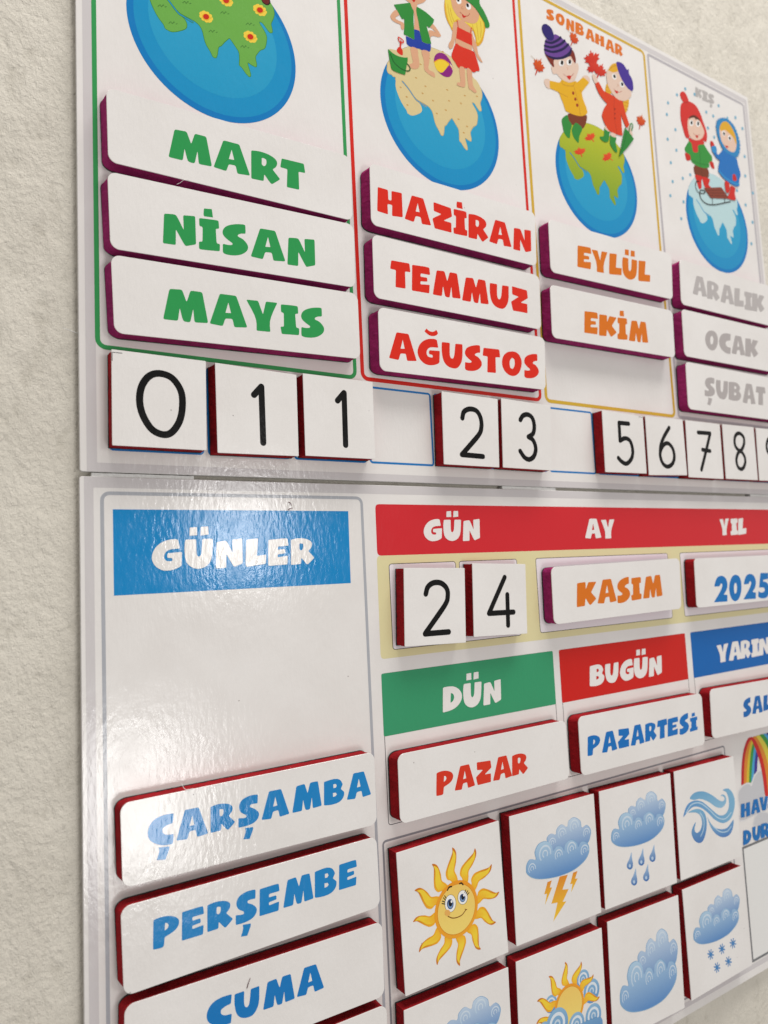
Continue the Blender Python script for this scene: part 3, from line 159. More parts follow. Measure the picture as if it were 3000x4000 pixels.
'snow_W':[('7fb4cc','e',584.34,420.87,1.8,0.84,0.33,-1.75),('7fb4cc','e',569.21,409.32,1.75,0.81,0.33,-1.73),('7fb4cc','e',553.18,395.28,1.71,0.78,0.32,-1.71),('7fb4cc','e',549.63,381.81,1.7,0.76,0.32,-1.7),('7fb4cc','e',561.52,369.28,1.72,0.75,0.32,-1.72),('7fb4cc','e',547.43,354.95,1.68,0.72,0.32,-1.7),('7fb4cc','e',560.06,347.06,1.72,0.72,0.32,-1.71),('7fb4cc','e',549.18,330.79,1.68,0.69,0.32,-1.69),('7fb4cc','e',566.49,319.08,1.73,0.68,0.32,-1.71),('7fb4cc','e',549.51,311.17,1.68,0.66,0.32,-1.69),('7fb4cc','e',579.64,326.3,1.76,0.7,0.33,-1.73),('7fb4cc','e',543.81,295.03,1.66,0.63,0.32,-1.68),('7fb4cc','e',564.39,293.79,1.72,0.64,0.32,-1.71),('7fb4cc','e',558.16,274.77,1.7,0.61,0.32,-1.69),('7fb4cc','e',617.64,406.12,1.88,0.84,0.34,-1.79),('7fb4cc','e',629.66,405.54,1.92,0.84,0.34,-1.81),('7fb4cc','e',641.57,421.06,1.95,0.87,0.35,-1.83),('7fb4cc','e',599.64,419.92,1.84,0.85,0.34,-1.77),('7fb4cc','e',671.59,417.13,2.04,0.89,0.35,-1.86),('7fb4cc','e',618.13,388.57,1.88,0.81,0.34,-1.79),('7fb4cc','e',627.94,381.22,1.91,0.8,0.34,-1.8),('7fb4cc','e',683.19,407.95,2.07,0.88,0.36,-1.88),('7fb4cc','e',682.39,375.14,2.06,0.83,0.36,-1.87),('7fb4cc','e',679.82,351.98,2.05,0.79,0.35,-1.86),('7fb4cc','e',691.43,335.41,2.08,0.77,0.36,-1.87),('7fb4cc','e',675.03,317.64,2.02,0.73,0.35,-1.85),('7fb4cc','e',685.33,300.32,2.05,0.71,0.35,-1.86),('7fb4cc','e',679,274.6,2.03,0.67,0.35,-1.85),('7fb4cc','e',655.8,411.46,1.99,0.87,0.35,-1.84),('7fb4cc','e',660.98,330.53,1.99,0.74,0.35,-1.83)],
'boy_W':[('7a3a22','p',[[(587.98,338.52),(609.83,341.79),(610.79,331.91),(600.12,328.68),(588.44,328.05)]],1),('54240f','r',[(599.17,338.47),(599.81,329.22)],0.5,0,1),('d02a20','p',[[(587.94,328.53),(600.25,329.59),(597.55,324.23),(596.94,317.2),(592.31,314.5),(589.14,322.01)]],1),('d02a20','p',[[(600.65,329.7),(611.78,330.53),(612.22,328.11),(609.6,323.63),(613.24,321.42),(604.48,318.15),(600.72,321.94)]],1),('c92a20','p',[[(574.54,348.41),(581.69,348.22),(582.13,343.11),(575.93,340.62),(574.02,344.54)]],1),('c92a20','p',[[(614.99,350.08),(621.2,351.57),(622.86,344.98),(618.15,344.33)]],1),('36923c','p',[[(584.06,365.53),(587.41,362.13),(596.17,355.89),(597.18,363.12),(607.63,367.85),(614.6,361.21),(620.5,357.78),(620.35,352.61),(613.88,349.26),(614.09,343.85),(605.62,339.87),(589.94,338.81),(582.74,342.04),(582.61,347.98),(574.68,349.44),(573.64,352.86),(580.64,361.38)]],2),('1e5c28','r',[(599.76,360.72),(598.23,340.1)],0.5,0,1),('2a7a32','r',[(582.92,343.34),(598.29,343.26),(614.06,346.38)],0.8,0,1),('d2302a','p',[[(582.43,367.54),(593.79,366.54),(606.18,371.49),(607.98,367.57),(597.57,363.11),(596.14,355.62),(588.15,353.57),(586.41,361.84),(582.8,363.27)]],1),('d2302a','p',[[(573.3,397.89),(577.86,403.78),(588,408.38),(599.5,407.7),(606.4,400.97),(610.23,393.2),(614.08,385.4),(615.01,377.98),(612.02,370.93),(608.14,371.44),(593.79,366.54),(584.5,368.79),(580.67,365.76),(576.99,366.53),(573.9,374.32),(571.56,384.82)]],1),('d2302a','p',[[(574.25,412.02),(578.55,415.99),(583.65,415.82),(587.67,410.18),(586.58,406.39),(579.78,404.03),(575.52,407.41)]],1),('8f1c18','r',[(579.39,403.9),(586.67,407.06)],0.5,0,1),('e6c4b0','p',[[(585.38,389.19),(593.78,394.39),(603.21,392.27),(608.66,386.3),(610.4,380.43),(604.31,372.21),(593.93,367.59),(586.32,368.08),(583.05,372.12),(582.32,380.68)]],1),('5b2a1a','p',[[(585.2,387.87),(588.05,391.93),(595.89,395.7),(603.49,394.28),(604.7,391.72),(600.33,392.64),(597.19,391.02),(595.47,392.64),(589.38,390.46)]],1),('f3f1ee','e',589.21,384.96,3.61,1.13,-0.49,-3.56),('17120f','e',589.64,385.35,1.81,0.56,-0.31,-2.24),('f3f1ee','e',600.61,387.63,3.67,1.14,-0.5,-3.6),('17120f','e',601.05,388.03,1.84,0.57,-0.32,-2.27),('a5402e','r',[(590.64,374.42),(595.71,373.43),(601.9,375.94)],0.4,0,1),('c8281e','p',[[(594.3,373.01),(599.1,374.08),(596.65,370.43)]],1)],
'girl_W':[('d02a20','p',[[(639.02,334.56),(646.69,334.63),(645.16,324.52),(639.35,323.04)]],1),('d02a20','p',[[(649.04,332.26),(657.37,331.82),(655.39,325.83),(655.68,318.1),(643.5,316.36),(641.76,318.5),(646.24,324.8)]],1),('c92a20','p',[[(619.4,373.76),(624.14,374.52),(626.27,369.73),(620.55,367.8)]],1),('2072bd','p',[[(622.99,363.88),(627.37,366.18),(630.86,362.28),(637.77,367.5),(642.38,370.79),(663.07,368.84),(667.11,360.46),(670.1,350.69),(666.77,344.52),(664.42,336.27),(655.65,334.38),(639.38,336.98),(629.97,342.44),(629.89,348.85),(633.01,356.17),(628.1,357.36),(623.61,361.23)]],1),('2f8ec9','r',[(629.74,343.66),(639.73,339.27),(653.98,337.2),(665.14,338.16)],2.4,0,1),('2f8ec9','p',[[(620.58,368.07),(628.06,370.9),(629.29,365.44),(622.3,361.89)]],1),('c92a20','p',[[(655,346.62),(659.81,347.65),(661.45,341.79),(654.4,339.92)]],1),('2f86bf','p',[[(631.83,395.27),(633.92,396.33),(632.53,398.38),(634.84,399.42),(633.85,401.39),(636.74,402.29),(636.54,404.12),(640.28,404.96),(640.68,406.68),(644.73,407.27),(645.12,408.61),(649.03,408.78),(649.38,409.76),(653.36,409.57),(653.69,410.15),(657.62,409.51),(657.91,409.58),(661.89,408.4),(662.15,408),(665.93,406.46),(665.77,405.79),(669.01,404),(668.33,403.05),(671.18,400.96),(670.19,399.78),(672.87,397.53),(671.81,396.23),(674.43,393.81),(673.2,392.34),(675.5,389.77),(673.79,388.17),(675.5,385.38),(673.22,383.47),(674.46,380.5),(671.81,378.71),(672.77,376.13),(669.92,374.84),(670.64,372.62),(667.52,371.67),(667.92,369.89),(664.45,369.5),(664.45,368.42),(660.57,368.76),(660.2,368.25),(656.1,368.94),(655.62,368.57),(651.37,369.2),(650.56,368.78),(646.14,369.55),(645.48,369.48),(641.56,370.81),(641.54,371.54),(638.19,373.69),(638.59,375),(635.62,377.41),(636.34,378.66),(633.69,380.84),(634.75,381.99),(632.43,384.16),(633.78,385.29),(631.7,387.42),(633.24,388.51),(631.39,390.6),(633.18,391.67),(631.56,393.73)]],0),('e6c4b0','p',[[(638.84,395.61),(645.08,402.8),(653.86,405.54),(661.67,401.33),(666.89,393.59),(667.41,383.09),(661.76,374.16),(651.04,373.04),(641.4,378.07),(637.63,387.4)]],1),('e0a92c','p',[[(638.31,394.79),(645.17,403.36),(654.34,405.96),(662.12,401.46),(667.33,393.73),(667.51,383.79),(662.64,390.98),(654.62,393.86),(648.11,395.18),(641,392.08)]],1),('f3f1ee','e',645.31,390.38,3.04,1.29,0.55,-2.92),('17120f','e',645.7,390.23,1.74,0.74,0.35,-1.83),('f3f1ee','e',655.44,388.16,3.09,1.29,0.56,-2.94),('17120f','e',655.84,388.02,1.77,0.74,0.35,-1.84),('a5402e','r',[(643.36,377.35),(647.77,376.28),(652.72,377.21)],0.4,0,1),('c8281e','p',[[(646.41,376.93),(651.71,377.44),(648.14,374.55)]],1)],
'sled_W':[('3a2a20','r',[(593.53,323.17),(588.45,321.2),(586.43,316.33),(588.41,311.26),(593.62,310.11),(600.66,311.9),(601.95,314.11)],0.9,0,1),('8a3f2c','p',[[(600.08,317.38),(631.67,326.46),(645.01,316.73),(610.67,309.16)]],2),('5a2318','r',[(602.71,315.34),(634.98,324.04)],0.5,0,1),('5a2318','r',[(605.36,313.28),(638.31,321.61)],0.5,0,1),('5a2318','r',[(608.01,311.22),(641.66,319.18)],0.5,0,1),('2a1f1a','r',[(601.86,313.46),(599.1,314.63),(594.02,312.95),(592.35,307.92),(595.54,303.13),(604.01,301.1),(618.27,303.98),(646.29,314.21)],1.1,0,1),('2a1f1a','r',[(613.55,309.88),(613.37,303.15)],0.7,0,1),('2a1f1a','r',[(635.69,315.04),(635.41,310.49)],0.7,0,1)],
'title_W':[('b6b1ae','w','KIŞ')],
'art_sun':[(('r','f2b024','c4661c',229.47,-288.61,22.53,41.87),'p',[[(228.12,-271.92),(225.66,-269.47),(222.95,-267.88),(222.01,-263.87),(223.91,-259.46),(226.6,-255.09),(228.42,-251.85),(228.59,-248.74),(230.88,-250.83),(231.71,-254.01),(231,-259.33),(229.52,-263.77),(231.12,-267.69),(231.62,-271.48)]],1),(('r','f2a824','f8d03a',229.47,-288.61,16.22,23.43),'p',[[(228.06,-271.93),(226.42,-269.45),(224.42,-267.85),(223.64,-264.33),(224.84,-260.37),(227.36,-256.44),(228.73,-253.52),(228.86,-250.73),(230.35,-252.62),(230.96,-255.48),(229.52,-260.29),(228.59,-264.28),(229.82,-267.72),(230.36,-271.51)]],1),(('r','f2b024','c4661c',229.47,-288.61,22.53,41.28),'p',[[(236.24,-273.56),(235.29,-270.27),(233.69,-267.6),(234.8,-263.69),(238.53,-260.79),(242.93,-258.29),(246.05,-256.36),(247.67,-253.76),(248.66,-256.65),(247.86,-259.79),(244.72,-264.05),(241.33,-267.18),(240.85,-271.33),(239.47,-274.83)]],1),(('r','f2a824','f8d03a',229.47,-288.61,16.22,23.43),'p',[[(236.19,-273.53),(235.95,-270.61),(234.98,-268.27),(235.98,-264.86),(238.9,-262.02),(242.95,-259.82),(245.52,-257.95),(246.96,-255.6),(247.35,-257.94),(246.52,-260.71),(242.98,-264.18),(240.28,-267.18),(239.71,-270.73),(238.38,-274.26)]],1),(('r','f2b024','c4661c',229.47,-288.61,22.53,40.14),'p',[[(242.34,-279.03),(243.09,-275.78),(243,-272.77),(245.79,-269.97),(250.33,-269.27),(255.25,-269.23),(258.81,-269.06),(261.42,-267.62),(260.89,-270.55),(258.73,-272.83),(254.04,-274.97),(249.68,-276.02),(247.31,-279.32),(244.48,-281.64)]],1),(('r','f2a824','f8d03a',229.47,-288.61,16.22,23.43),'p',[[(242.31,-278.98),(243.49,-276.39),(243.77,-273.95),(246.24,-271.52),(250.06,-270.49),(254.54,-270.54),(257.61,-270.17),(259.94,-268.85),(259.17,-271.03),(257.15,-272.98),(252.51,-274.26),(248.8,-275.53),(246.62,-278.27),(243.82,-280.64)]],1),(('r','f2b024','c4661c',229.47,-288.61,22.53,39.16),'p',[[(245.06,-287.18),(247.33,-284.85),(248.79,-282.29),(252.53,-281.38),(256.67,-283.11),(260.78,-285.58),(263.84,-287.25),(266.74,-287.38),(264.82,-289.54),(261.85,-290.35),(256.86,-289.74),(252.7,-288.4),(249.05,-289.94),(245.51,-290.44)]],1),(('r','f2a824','f8d03a',229.47,-288.61,16.22,23.43),'p',[[(245.05,-287.12),(247.35,-285.56),(248.83,-283.67),(252.11,-282.91),(255.82,-283.99),(259.53,-286.31),(262.27,-287.56),(264.88,-287.65),(263.13,-289.07),(260.46,-289.67),(255.95,-288.37),(252.21,-287.54),(249.01,-288.72),(245.47,-289.27)]],1),(('r','f2b024','c4661c',229.47,-288.61,22.53,39.14),'p',[[(243.66,-295.2),(246.79,-294.33),(249.34,-292.85),(253.03,-293.94),(255.74,-297.51),(258.06,-301.72),(259.86,-304.69),(262.3,-306.26),(259.55,-307.16),(256.58,-306.37),(252.58,-303.35),(249.65,-300.09),(245.72,-299.59),(242.41,-298.25)]],1),(('r','f2a824','f8d03a',229.47,-288.61,16.22,23.43),'p',[[(243.69,-295.15),(246.46,-294.95),(248.68,-294.06),(251.91,-295.05),(254.57,-297.85),(256.61,-301.72),(258.35,-304.17),(260.56,-305.56),(258.34,-305.91),(255.73,-305.09),(252.48,-301.7),(249.66,-299.1),(246.3,-298.52),(242.97,-297.21)]],1),(('r','f2b024','c4661c',229.47,-288.61,22.53,39.73),'p',[[(221.11,-275.1),(217.97,-274.09),(214.99,-273.93),(212.46,-270.94),(212.16,-266.4),(212.54,-261.55),(212.67,-258.02),(211.47,-255.32),(214.31,-256.09),(216.38,-258.42),(218.09,-263.22),(218.76,-267.61),(221.81,-270.23),(223.87,-273.21)]],1),(('r','f2a824','f8d03a',229.47,-288.61,16.22,23.43),'p',[[(221.06,-275.13),(218.6,-273.75),(216.22,-273.26),(214.03,-270.63),(213.34,-266.77),(213.76,-262.35),(213.66,-259.3),(212.56,-256.89),(214.64,-257.83),(216.39,-259.99),(217.26,-264.67),(218.2,-268.44),(220.72,-270.82),(222.82,-273.78)]],1),(('r','f2b024','c4661c',229.47,-288.61,22.53,40.43),'p',[[(215.32,-280.8),(212.03,-281.47),(209.3,-282.81),(205.58,-281.42),(203.04,-277.55),(200.95,-273.05),(199.31,-269.86),(196.9,-268.06),(199.8,-267.33),(202.8,-268.36),(206.71,-271.76),(209.5,-275.32),(213.51,-276.12),(216.82,-277.75)]],1),(('r','f2a824','f8d03a',229.47,-288.61,16.22,23.43),'p',[[(215.29,-280.85),(212.42,-280.85),(210.06,-281.6),(206.81,-280.36),(204.27,-277.28),(202.44,-273.15),(200.83,-270.5),(198.65,-268.9),(200.96,-268.71),(203.6,-269.74),(206.7,-273.47),(209.42,-276.34),(212.84,-277.19),(216.18,-278.77)]],1),(('r','f2b024','c4661c',229.47,-288.61,22.53,36.77),'p',[[(214.77,-288.75),(212.46,-290.75),(210.9,-293.03),(207.33,-293.59),(203.59,-291.66),(199.93,-289.03),(197.2,-287.23),(194.49,-286.89),(196.46,-285.01),(199.29,-284.49),(203.92,-285.43),(207.71,-287.01),(211.25,-285.85),(214.6,-285.66)]],1),(('r','f2a824','f8d03a',229.47,-288.61,16.22,23.43),'p',[[(214.77,-288.8),(212.5,-290.08),(210.97,-291.73),(207.83,-292.2),(204.45,-290.9),(201.15,-288.44),(198.69,-287.06),(196.25,-286.78),(197.99,-285.59),(200.54,-285.23),(204.67,-286.79),(208.1,-287.85),(211.19,-287),(214.54,-286.75)]],1),(('r','f2b024','c4661c',229.47,-288.61,22.53,37.92),'p',[[(237.92,-301.19),(240.95,-302.04),(243.8,-302.09),(246.32,-304.85),(246.77,-309.17),(246.58,-313.81),(246.58,-317.18),(247.82,-319.71),(245.09,-319.08),(243.03,-316.93),(241.22,-312.41),(240.43,-308.25),(237.43,-305.86),(235.36,-303.09)]],1),(('r','f2a824','f8d03a',229.47,-288.61,16.22,23.43),'p',[[(237.97,-301.16),(240.36,-302.39),(242.65,-302.77),(244.83,-305.2),(245.63,-308.86),(245.38,-313.09),(245.59,-316),(246.73,-318.26),(244.71,-317.43),(242.96,-315.44),(241.97,-311),(240.94,-307.44),(238.45,-305.26),(236.33,-302.51)]],1),(('r','f2b024','c4661c',229.47,-288.61,22.53,37.84),'p',[[(230.45,-303.7),(232.64,-305.95),(235.07,-307.43),(235.86,-311.06),(234.09,-315.02),(231.59,-318.93),(229.91,-321.84),(229.71,-324.64),(227.67,-322.73),(226.96,-319.84),(227.67,-315.04),(229.07,-311.05),(227.68,-307.49),(227.29,-304.05)]],1),(('r','f2a824','f8d03a',229.47,-288.61,16.22,23.43),'p',[[(230.51,-303.7),(231.96,-305.96),(233.74,-307.44),(234.4,-310.63),(233.26,-314.18),(230.92,-317.71),(229.65,-320.32),(229.49,-322.84),(228.17,-321.11),(227.66,-318.52),(229.02,-314.19),(229.92,-310.6),(228.86,-307.48),(228.42,-304.05)]],1),(('r','f2b024','c4661c',229.47,-288.61,22.53,36.63),'p',[[(222.7,-301.59),(223.38,-304.55),(224.65,-307),(223.48,-310.4),(220.02,-312.78),(216,-314.77),(213.14,-316.33),(211.57,-318.54),(210.84,-315.93),(211.71,-313.19),(214.71,-309.58),(217.87,-306.98),(218.51,-303.33),(219.91,-300.29)]],1),(('r','f2a824','f8d03a',229.47,-288.61,16.22,23.43),'p',[[(222.75,-301.62),(222.81,-304.21),(223.55,-306.33),(222.49,-309.3),(219.76,-311.67),(216.06,-313.42),(213.69,-314.94),(212.29,-316.95),(212.07,-314.85),(212.95,-312.45),(216.25,-309.55),(218.8,-307.03),(219.49,-303.92),(220.85,-300.86)]],1),(('r','f2b024','c4661c',229.47,-288.61,22.53,38.01),'p',[[(216.7,-296.85),(215.8,-299.88),(215.69,-302.73),(212.89,-305.2),(208.55,-305.58),(203.89,-305.3),(200.52,-305.25),(197.96,-306.44),(198.64,-303.71),(200.83,-301.69),(205.39,-299.96),(209.58,-299.24),(212.03,-296.27),(214.85,-294.25)]],1),(('r','f2a824','f8d03a',229.47,-288.61,16.22,23.43),'p',[[(216.73,-296.9),(215.46,-299.28),(215.03,-301.57),(212.56,-303.7),(208.88,-304.44),(204.64,-304.12),(201.73,-304.27),(199.44,-305.37),(200.31,-303.37),(202.33,-301.65),(206.8,-300.73),(210.39,-299.76),(212.61,-297.3),(215.41,-295.24)]],1),(('g','ee9a22','f0a52a',0,1),'c',229.47,-288.61,18.02),('d98d20','c',229.47,-288.61,15.95),(('g','f0c968','f8d874',0,1),'c',229.47,-288.61,15.5),('8a7440','e',224.55,-283.63,4.72,-1.51,-0.83,-5.54),('f4f2ee','e',224.55,-283.63,4.33,-1.39,-0.79,-5.24),('39507e','e',224.39,-284,2.7,-0.74,-0.22,-3.22),('7d9cc4','e',224.36,-284.41,2,-0.55,-0.16,-2.25),('10131c','e',224.55,-283.63,1.48,-0.4,-0.13,-1.93),('ffffff','e',225.56,-282.67,0.78,-0.21,-0.06,-0.86),('8a7440','e',234.96,-282.51,4.29,-1.35,-0.71,-4.61),('f4f2ee','e',234.96,-282.51,3.89,-1.23,-0.66,-4.31),('39507e','e',234.79,-282.88,2.42,-0.65,-0.19,-2.64),('7d9cc4','e',234.76,-283.29,1.8,-0.48,-0.13,-1.85),('10131c','e',234.96,-282.51,1.33,-0.36,-0.11,-1.59),('ffffff','e',235.99,-281.53,0.71,-0.19,-0.05,-0.71),('8a5a20','r',[(222.15,-291.2),(225.5,-293.18),(229.5,-293.89),(233.63,-293.4),(236.95,-291.2)],0.7,0,1),('8a5a20','r',[(236.31,-290.5),(237.91,-291.26)],0.5,0,1),('8a5a20','r',[(221.67,-290.45),(223.01,-290.42)],0.5,0,1),('2a1a10','r',[(222.75,-274.68),(224.19,-273.2),(226.21,-273.31)],1,0,1),('2a1a10','r',[(233.01,-273.21),(234.52,-273.19),(235.8,-274.57)],1,0,1),('2a1a10','r',[(220.75,-280.54),(219.15,-278.57)],0.6,0,1),('2a1a10','r',[(221.35,-279.47),(220.16,-277.5)],0.6,0,1),('2a1a10','r',[(220.27,-281.65),(218.1,-280.34)],0.6,0,1),('2a1a10','r',[(220.19,-282.86),(217.74,-281.78)],0.6,0,1),('2a1a10','r',[(237.83,-280.97),(239.46,-279.52)],0.6,0,1),('2a1a10','r',[(238.58,-282.01),(240.46,-280.94)],0.6,0,1),('2a1a10','r',[(236.93,-280),(237.87,-278.47)],0.6,0,1),('e9b05c','e',221.78,-288.84,2.36,-0.66,-0.14,-2.01)],
'art_storm':[('7fa9cd','p',[[(315.76,-267.48),(314.29,-262.32),(318.59,-260.07),(323.38,-261.73),(324.9,-258),(330.12,-255.89),(335.41,-258.93),(337.51,-254.91),(343.65,-253.63),(349.69,-257.54),(350.9,-262.82),(356.27,-261.97),(360.25,-266.45),(359.17,-271.61),(355.74,-275.61),(347.74,-276.71),(332.44,-275.45),(320.86,-274.44)]],1),(('g','c6d7e7','7096c6',0,1),'p',[[(316.38,-267.39),(314.94,-262.37),(319.12,-260.18),(323.78,-261.8),(325.26,-258.18),(330.33,-256.12),(335.47,-259.07),(337.51,-255.17),(343.48,-253.92),(349.35,-257.73),(350.53,-262.86),(355.75,-262.03),(359.61,-266.38),(358.57,-271.4),(355.23,-275.29),(347.45,-276.36),(332.59,-275.14),(321.33,-274.15)]],1),(('g','d3dfea','b4cce1',0,1),'r',[(322.67,-267.17),(322.67,-266.08),(322.29,-265.05),(321.58,-264.22),(320.63,-263.7),(319.57,-263.55),(318.52,-263.79),(317.62,-264.38),(316.97,-265.27),(316.68,-266.32),(316.76,-267.41),(317.21,-268.41)],0.72,0,1),(('g','d3dfea','c9d9e7',0,1),'r',[(320.7,-267.5),(320.96,-267),(320.99,-266.42),(320.79,-265.89),(320.38,-265.49),(319.85,-265.3),(319.3,-265.35),(318.81,-265.63),(318.48,-266.1),(318.37,-266.66),(318.5,-267.22),(318.84,-267.67)],0.48,0,1),(('g','d3dfea','b4cce1',0,1),'r',[(333.88,-263.4),(333.87,-262),(333.39,-260.69),(332.48,-259.63),(331.27,-258.96),(329.91,-258.77),(328.57,-259.07),(327.42,-259.83),(326.6,-260.96),(326.22,-262.31),(326.32,-263.7),(326.9,-264.98)],0.92,0,1),(('g','d3dfea','c9d9e7',0,1),'r',[(331.36,-263.82),(331.69,-263.17),(331.73,-262.44),(331.47,-261.76),(330.96,-261.25),(330.28,-261.01),(329.57,-261.07),(328.94,-261.43),(328.52,-262.02),(328.38,-262.74),(328.54,-263.45),(328.98,-264.03)],0.62,0,1),(('g','d3dfea','b4cce1',0,1),'r',[(347.4,-261.09),(347.39,-259.51),(346.84,-258.03),(345.82,-256.84),(344.45,-256.08),(342.92,-255.86),(341.4,-256.21),(340.1,-257.07),(339.18,-258.34),(338.74,-259.86),(338.86,-261.44),(339.51,-262.88)],1.04,0,1),(('g','d3dfea','c9d9e7',0,1),'r',[(344.55,-261.57),(344.93,-260.84),(344.97,-260.01),(344.68,-259.24),(344.1,-258.67),(343.33,-258.39),(342.53,-258.46),(341.82,-258.87),(341.35,-259.54),(341.19,-260.35),(341.37,-261.15),(341.87,-261.81)],0.69,0,1),(('g','d3dfea','b4cce1',0,1),'r',[(358.6,-268.33),(358.6,-267.16),(358.19,-266.06),(357.43,-265.17),(356.42,-264.61),(355.28,-264.45),(354.15,-264.7),(353.18,-265.34),(352.5,-266.29),(352.18,-267.42),(352.26,-268.59),(352.75,-269.66)],0.77,0,1),(('g','d3dfea','c9d9e7',0,1),'r',[(356.49,-268.69),(356.77,-268.14),(356.8,-267.53),(356.58,-266.96),(356.15,-266.53),(355.58,-266.33),(354.98,-266.38),(354.46,-266.68),(354.11,-267.18),(353.99,-267.78),(354.13,-268.38),(354.49,-268.86)],0.52,0,1),('7fa9cd','p',[[(292.43,-278.83),(293.52,-275.19),(296.85,-272.98),(302.24,-274.51),(301.6,-269.27),(305.53,-264.53),(312.83,-263.94),(318.22,-267.48),(319.73,-272.44),(323.75,-270.15),(328.61,-271.64),(331.12,-275.14),(332.56,-270.81),(339.03,-268.91),(344.7,-272.46),(346.08,-275.97),(349.88,-272.82),(355.46,-274.94),(357.22,-280.13),(354.78,-284.91),(348.26,-288.65),(337.67,-291.29),(322.54,-291.52),(308.07,-289.53),(298.79,-286.59),(293.21,-282.37)]],1),(('g','b0cde2','5b8bc4',0,1),'p',[[(293.3,-278.76),(294.37,-275.23),(297.6,-273.07),(302.84,-274.57),(302.21,-269.47),(306.03,-264.86),(313.14,-264.29),(318.37,-267.73),(319.84,-272.55),(323.74,-270.33),(328.47,-271.77),(330.91,-275.18),(332.31,-270.97),(338.6,-269.12),(344.11,-272.57),(345.45,-275.98),(349.14,-272.92),(354.57,-274.99),(356.28,-280.03),(353.91,-284.67),(347.57,-288.31),(337.27,-290.88),(322.57,-291.1),(308.5,-289.16),(299.49,-286.3),(294.06,-282.21)]],1),(('g','d0dde9','b4cce1',0,1),'r',[(317.06,-273.7),(317.05,-271.72),(316.37,-269.86),(315.09,-268.37),(313.38,-267.43),(311.45,-267.15),(309.55,-267.58),(307.92,-268.66),(306.76,-270.25),(306.22,-272.16),(306.37,-274.14),(307.18,-275.94)],1.31,0,1),(('g','d0dde9','c9d9e7',0,1),'r',[(313.5,-274.3),(313.97,-273.38),(314.03,-272.35),(313.66,-271.38),(312.93,-270.66),(311.97,-270.32),(310.96,-270.41),(310.08,-270.92),(309.48,-271.76),(309.28,-272.77),(309.51,-273.78),(310.13,-274.6)],0.87,0,1),(('g','d0dde9','b4cce1',0,1),'r',[(328.55,-277.33),(328.54,-276.03),(328.1,-274.83),(327.26,-273.85),(326.15,-273.24),(324.9,-273.06),(323.66,-273.34),(322.6,-274.04),(321.84,-275.08),(321.49,-276.32),(321.58,-277.61),(322.12,-278.78)],0.85,0,1),(('g','d0dde9','c9d9e7',0,1),'r',[(326.23,-277.71),(326.54,-277.12),(326.57,-276.44),(326.33,-275.82),(325.86,-275.35),(325.23,-275.12),(324.58,-275.18),(324,-275.51),(323.61,-276.06),(323.48,-276.72),(323.63,-277.38),(324.04,-277.91)],0.57,0,1),(('g','d0dde9','b4cce1',0,1),'r',[(342.8,-276.05),(342.8,-274.53),(342.27,-273.11),(341.29,-271.97),(339.98,-271.24),(338.51,-271.03),(337.06,-271.36),(335.81,-272.19),(334.92,-273.41),(334.51,-274.87),(334.62,-276.38),(335.24,-277.76)],1,0,1),(('g','d0dde9','c9d9e7',0,1),'r',[(340.08,-276.5),(340.44,-275.8),(340.48,-275.01),(340.2,-274.27),(339.64,-273.72),(338.91,-273.46),(338.13,-273.53),(337.46,-273.92),(337,-274.56),(336.85,-275.34),(337.03,-276.11),(337.5,-276.73)],0.67,0,1),(('g','d0dde9','b4cce1',0,1),'r',[(355.76,-280.54),(355.75,-279.18),(355.28,-277.91),(354.4,-276.88),(353.23,-276.23),(351.91,-276.05),(350.6,-276.34),(349.48,-277.08),(348.69,-278.17),(348.32,-279.48),(348.42,-280.84),(348.98,-282.07)],0.9,0,1),(('g','d0dde9','c9d9e7',0,1),'r',[(353.31,-280.95),(353.63,-280.32),(353.67,-279.61),(353.42,-278.95),(352.92,-278.46),(352.26,-278.22),(351.57,-278.28),(350.96,-278.63),(350.56,-279.21),(350.42,-279.9),(350.58,-280.59),(351,-281.16)],0.6,0,1),(('g','d0dde9','b4cce1',0,1),'r',[(301.42,-280.34),(301.41,-279.16),(301.01,-278.06),(300.24,-277.17),(299.23,-276.61),(298.08,-276.44),(296.95,-276.7),(295.98,-277.34),(295.29,-278.29),(294.97,-279.42),(295.06,-280.6),(295.54,-281.67)],0.78,0,1),(('g','d0dde9','c9d9e7',0,1),'r',[(299.3,-280.69),(299.58,-280.15),(299.61,-279.53),(299.39,-278.96),(298.96,-278.53),(298.39,-278.33),(297.79,-278.38),(297.26,-278.68),(296.91,-279.18),(296.79,-279.79),(296.93,-280.39),(297.3,-280.87)],0.52,0,1),(('g','e08a2a','f3c634',0,1),'p',[[(324.64,-292.05),(332.94,-292.78),(326.54,-301.74),(332.78,-303.03),(326.05,-310.2),(329.49,-310.91),(315.48,-321.11),(320.84,-309.35),(314.71,-308.48)]],0),(('g','e08a2a','f3c634',0,1),'p',[[(312.29,-292.65),(316.52,-292.61),(314.16,-297),(316.38,-297.58),(308.33,-307.63),(311.08,-300.49),(308.37,-300.22)]],0),(('g','e08a2a','f3c634',0,1),'p',[[(338.55,-292.68),(343.18,-292.68),(340.13,-297.4),(342.64,-298.04),(335.19,-305.98),(337.12,-300.23),(334.76,-300.08)]],0)],
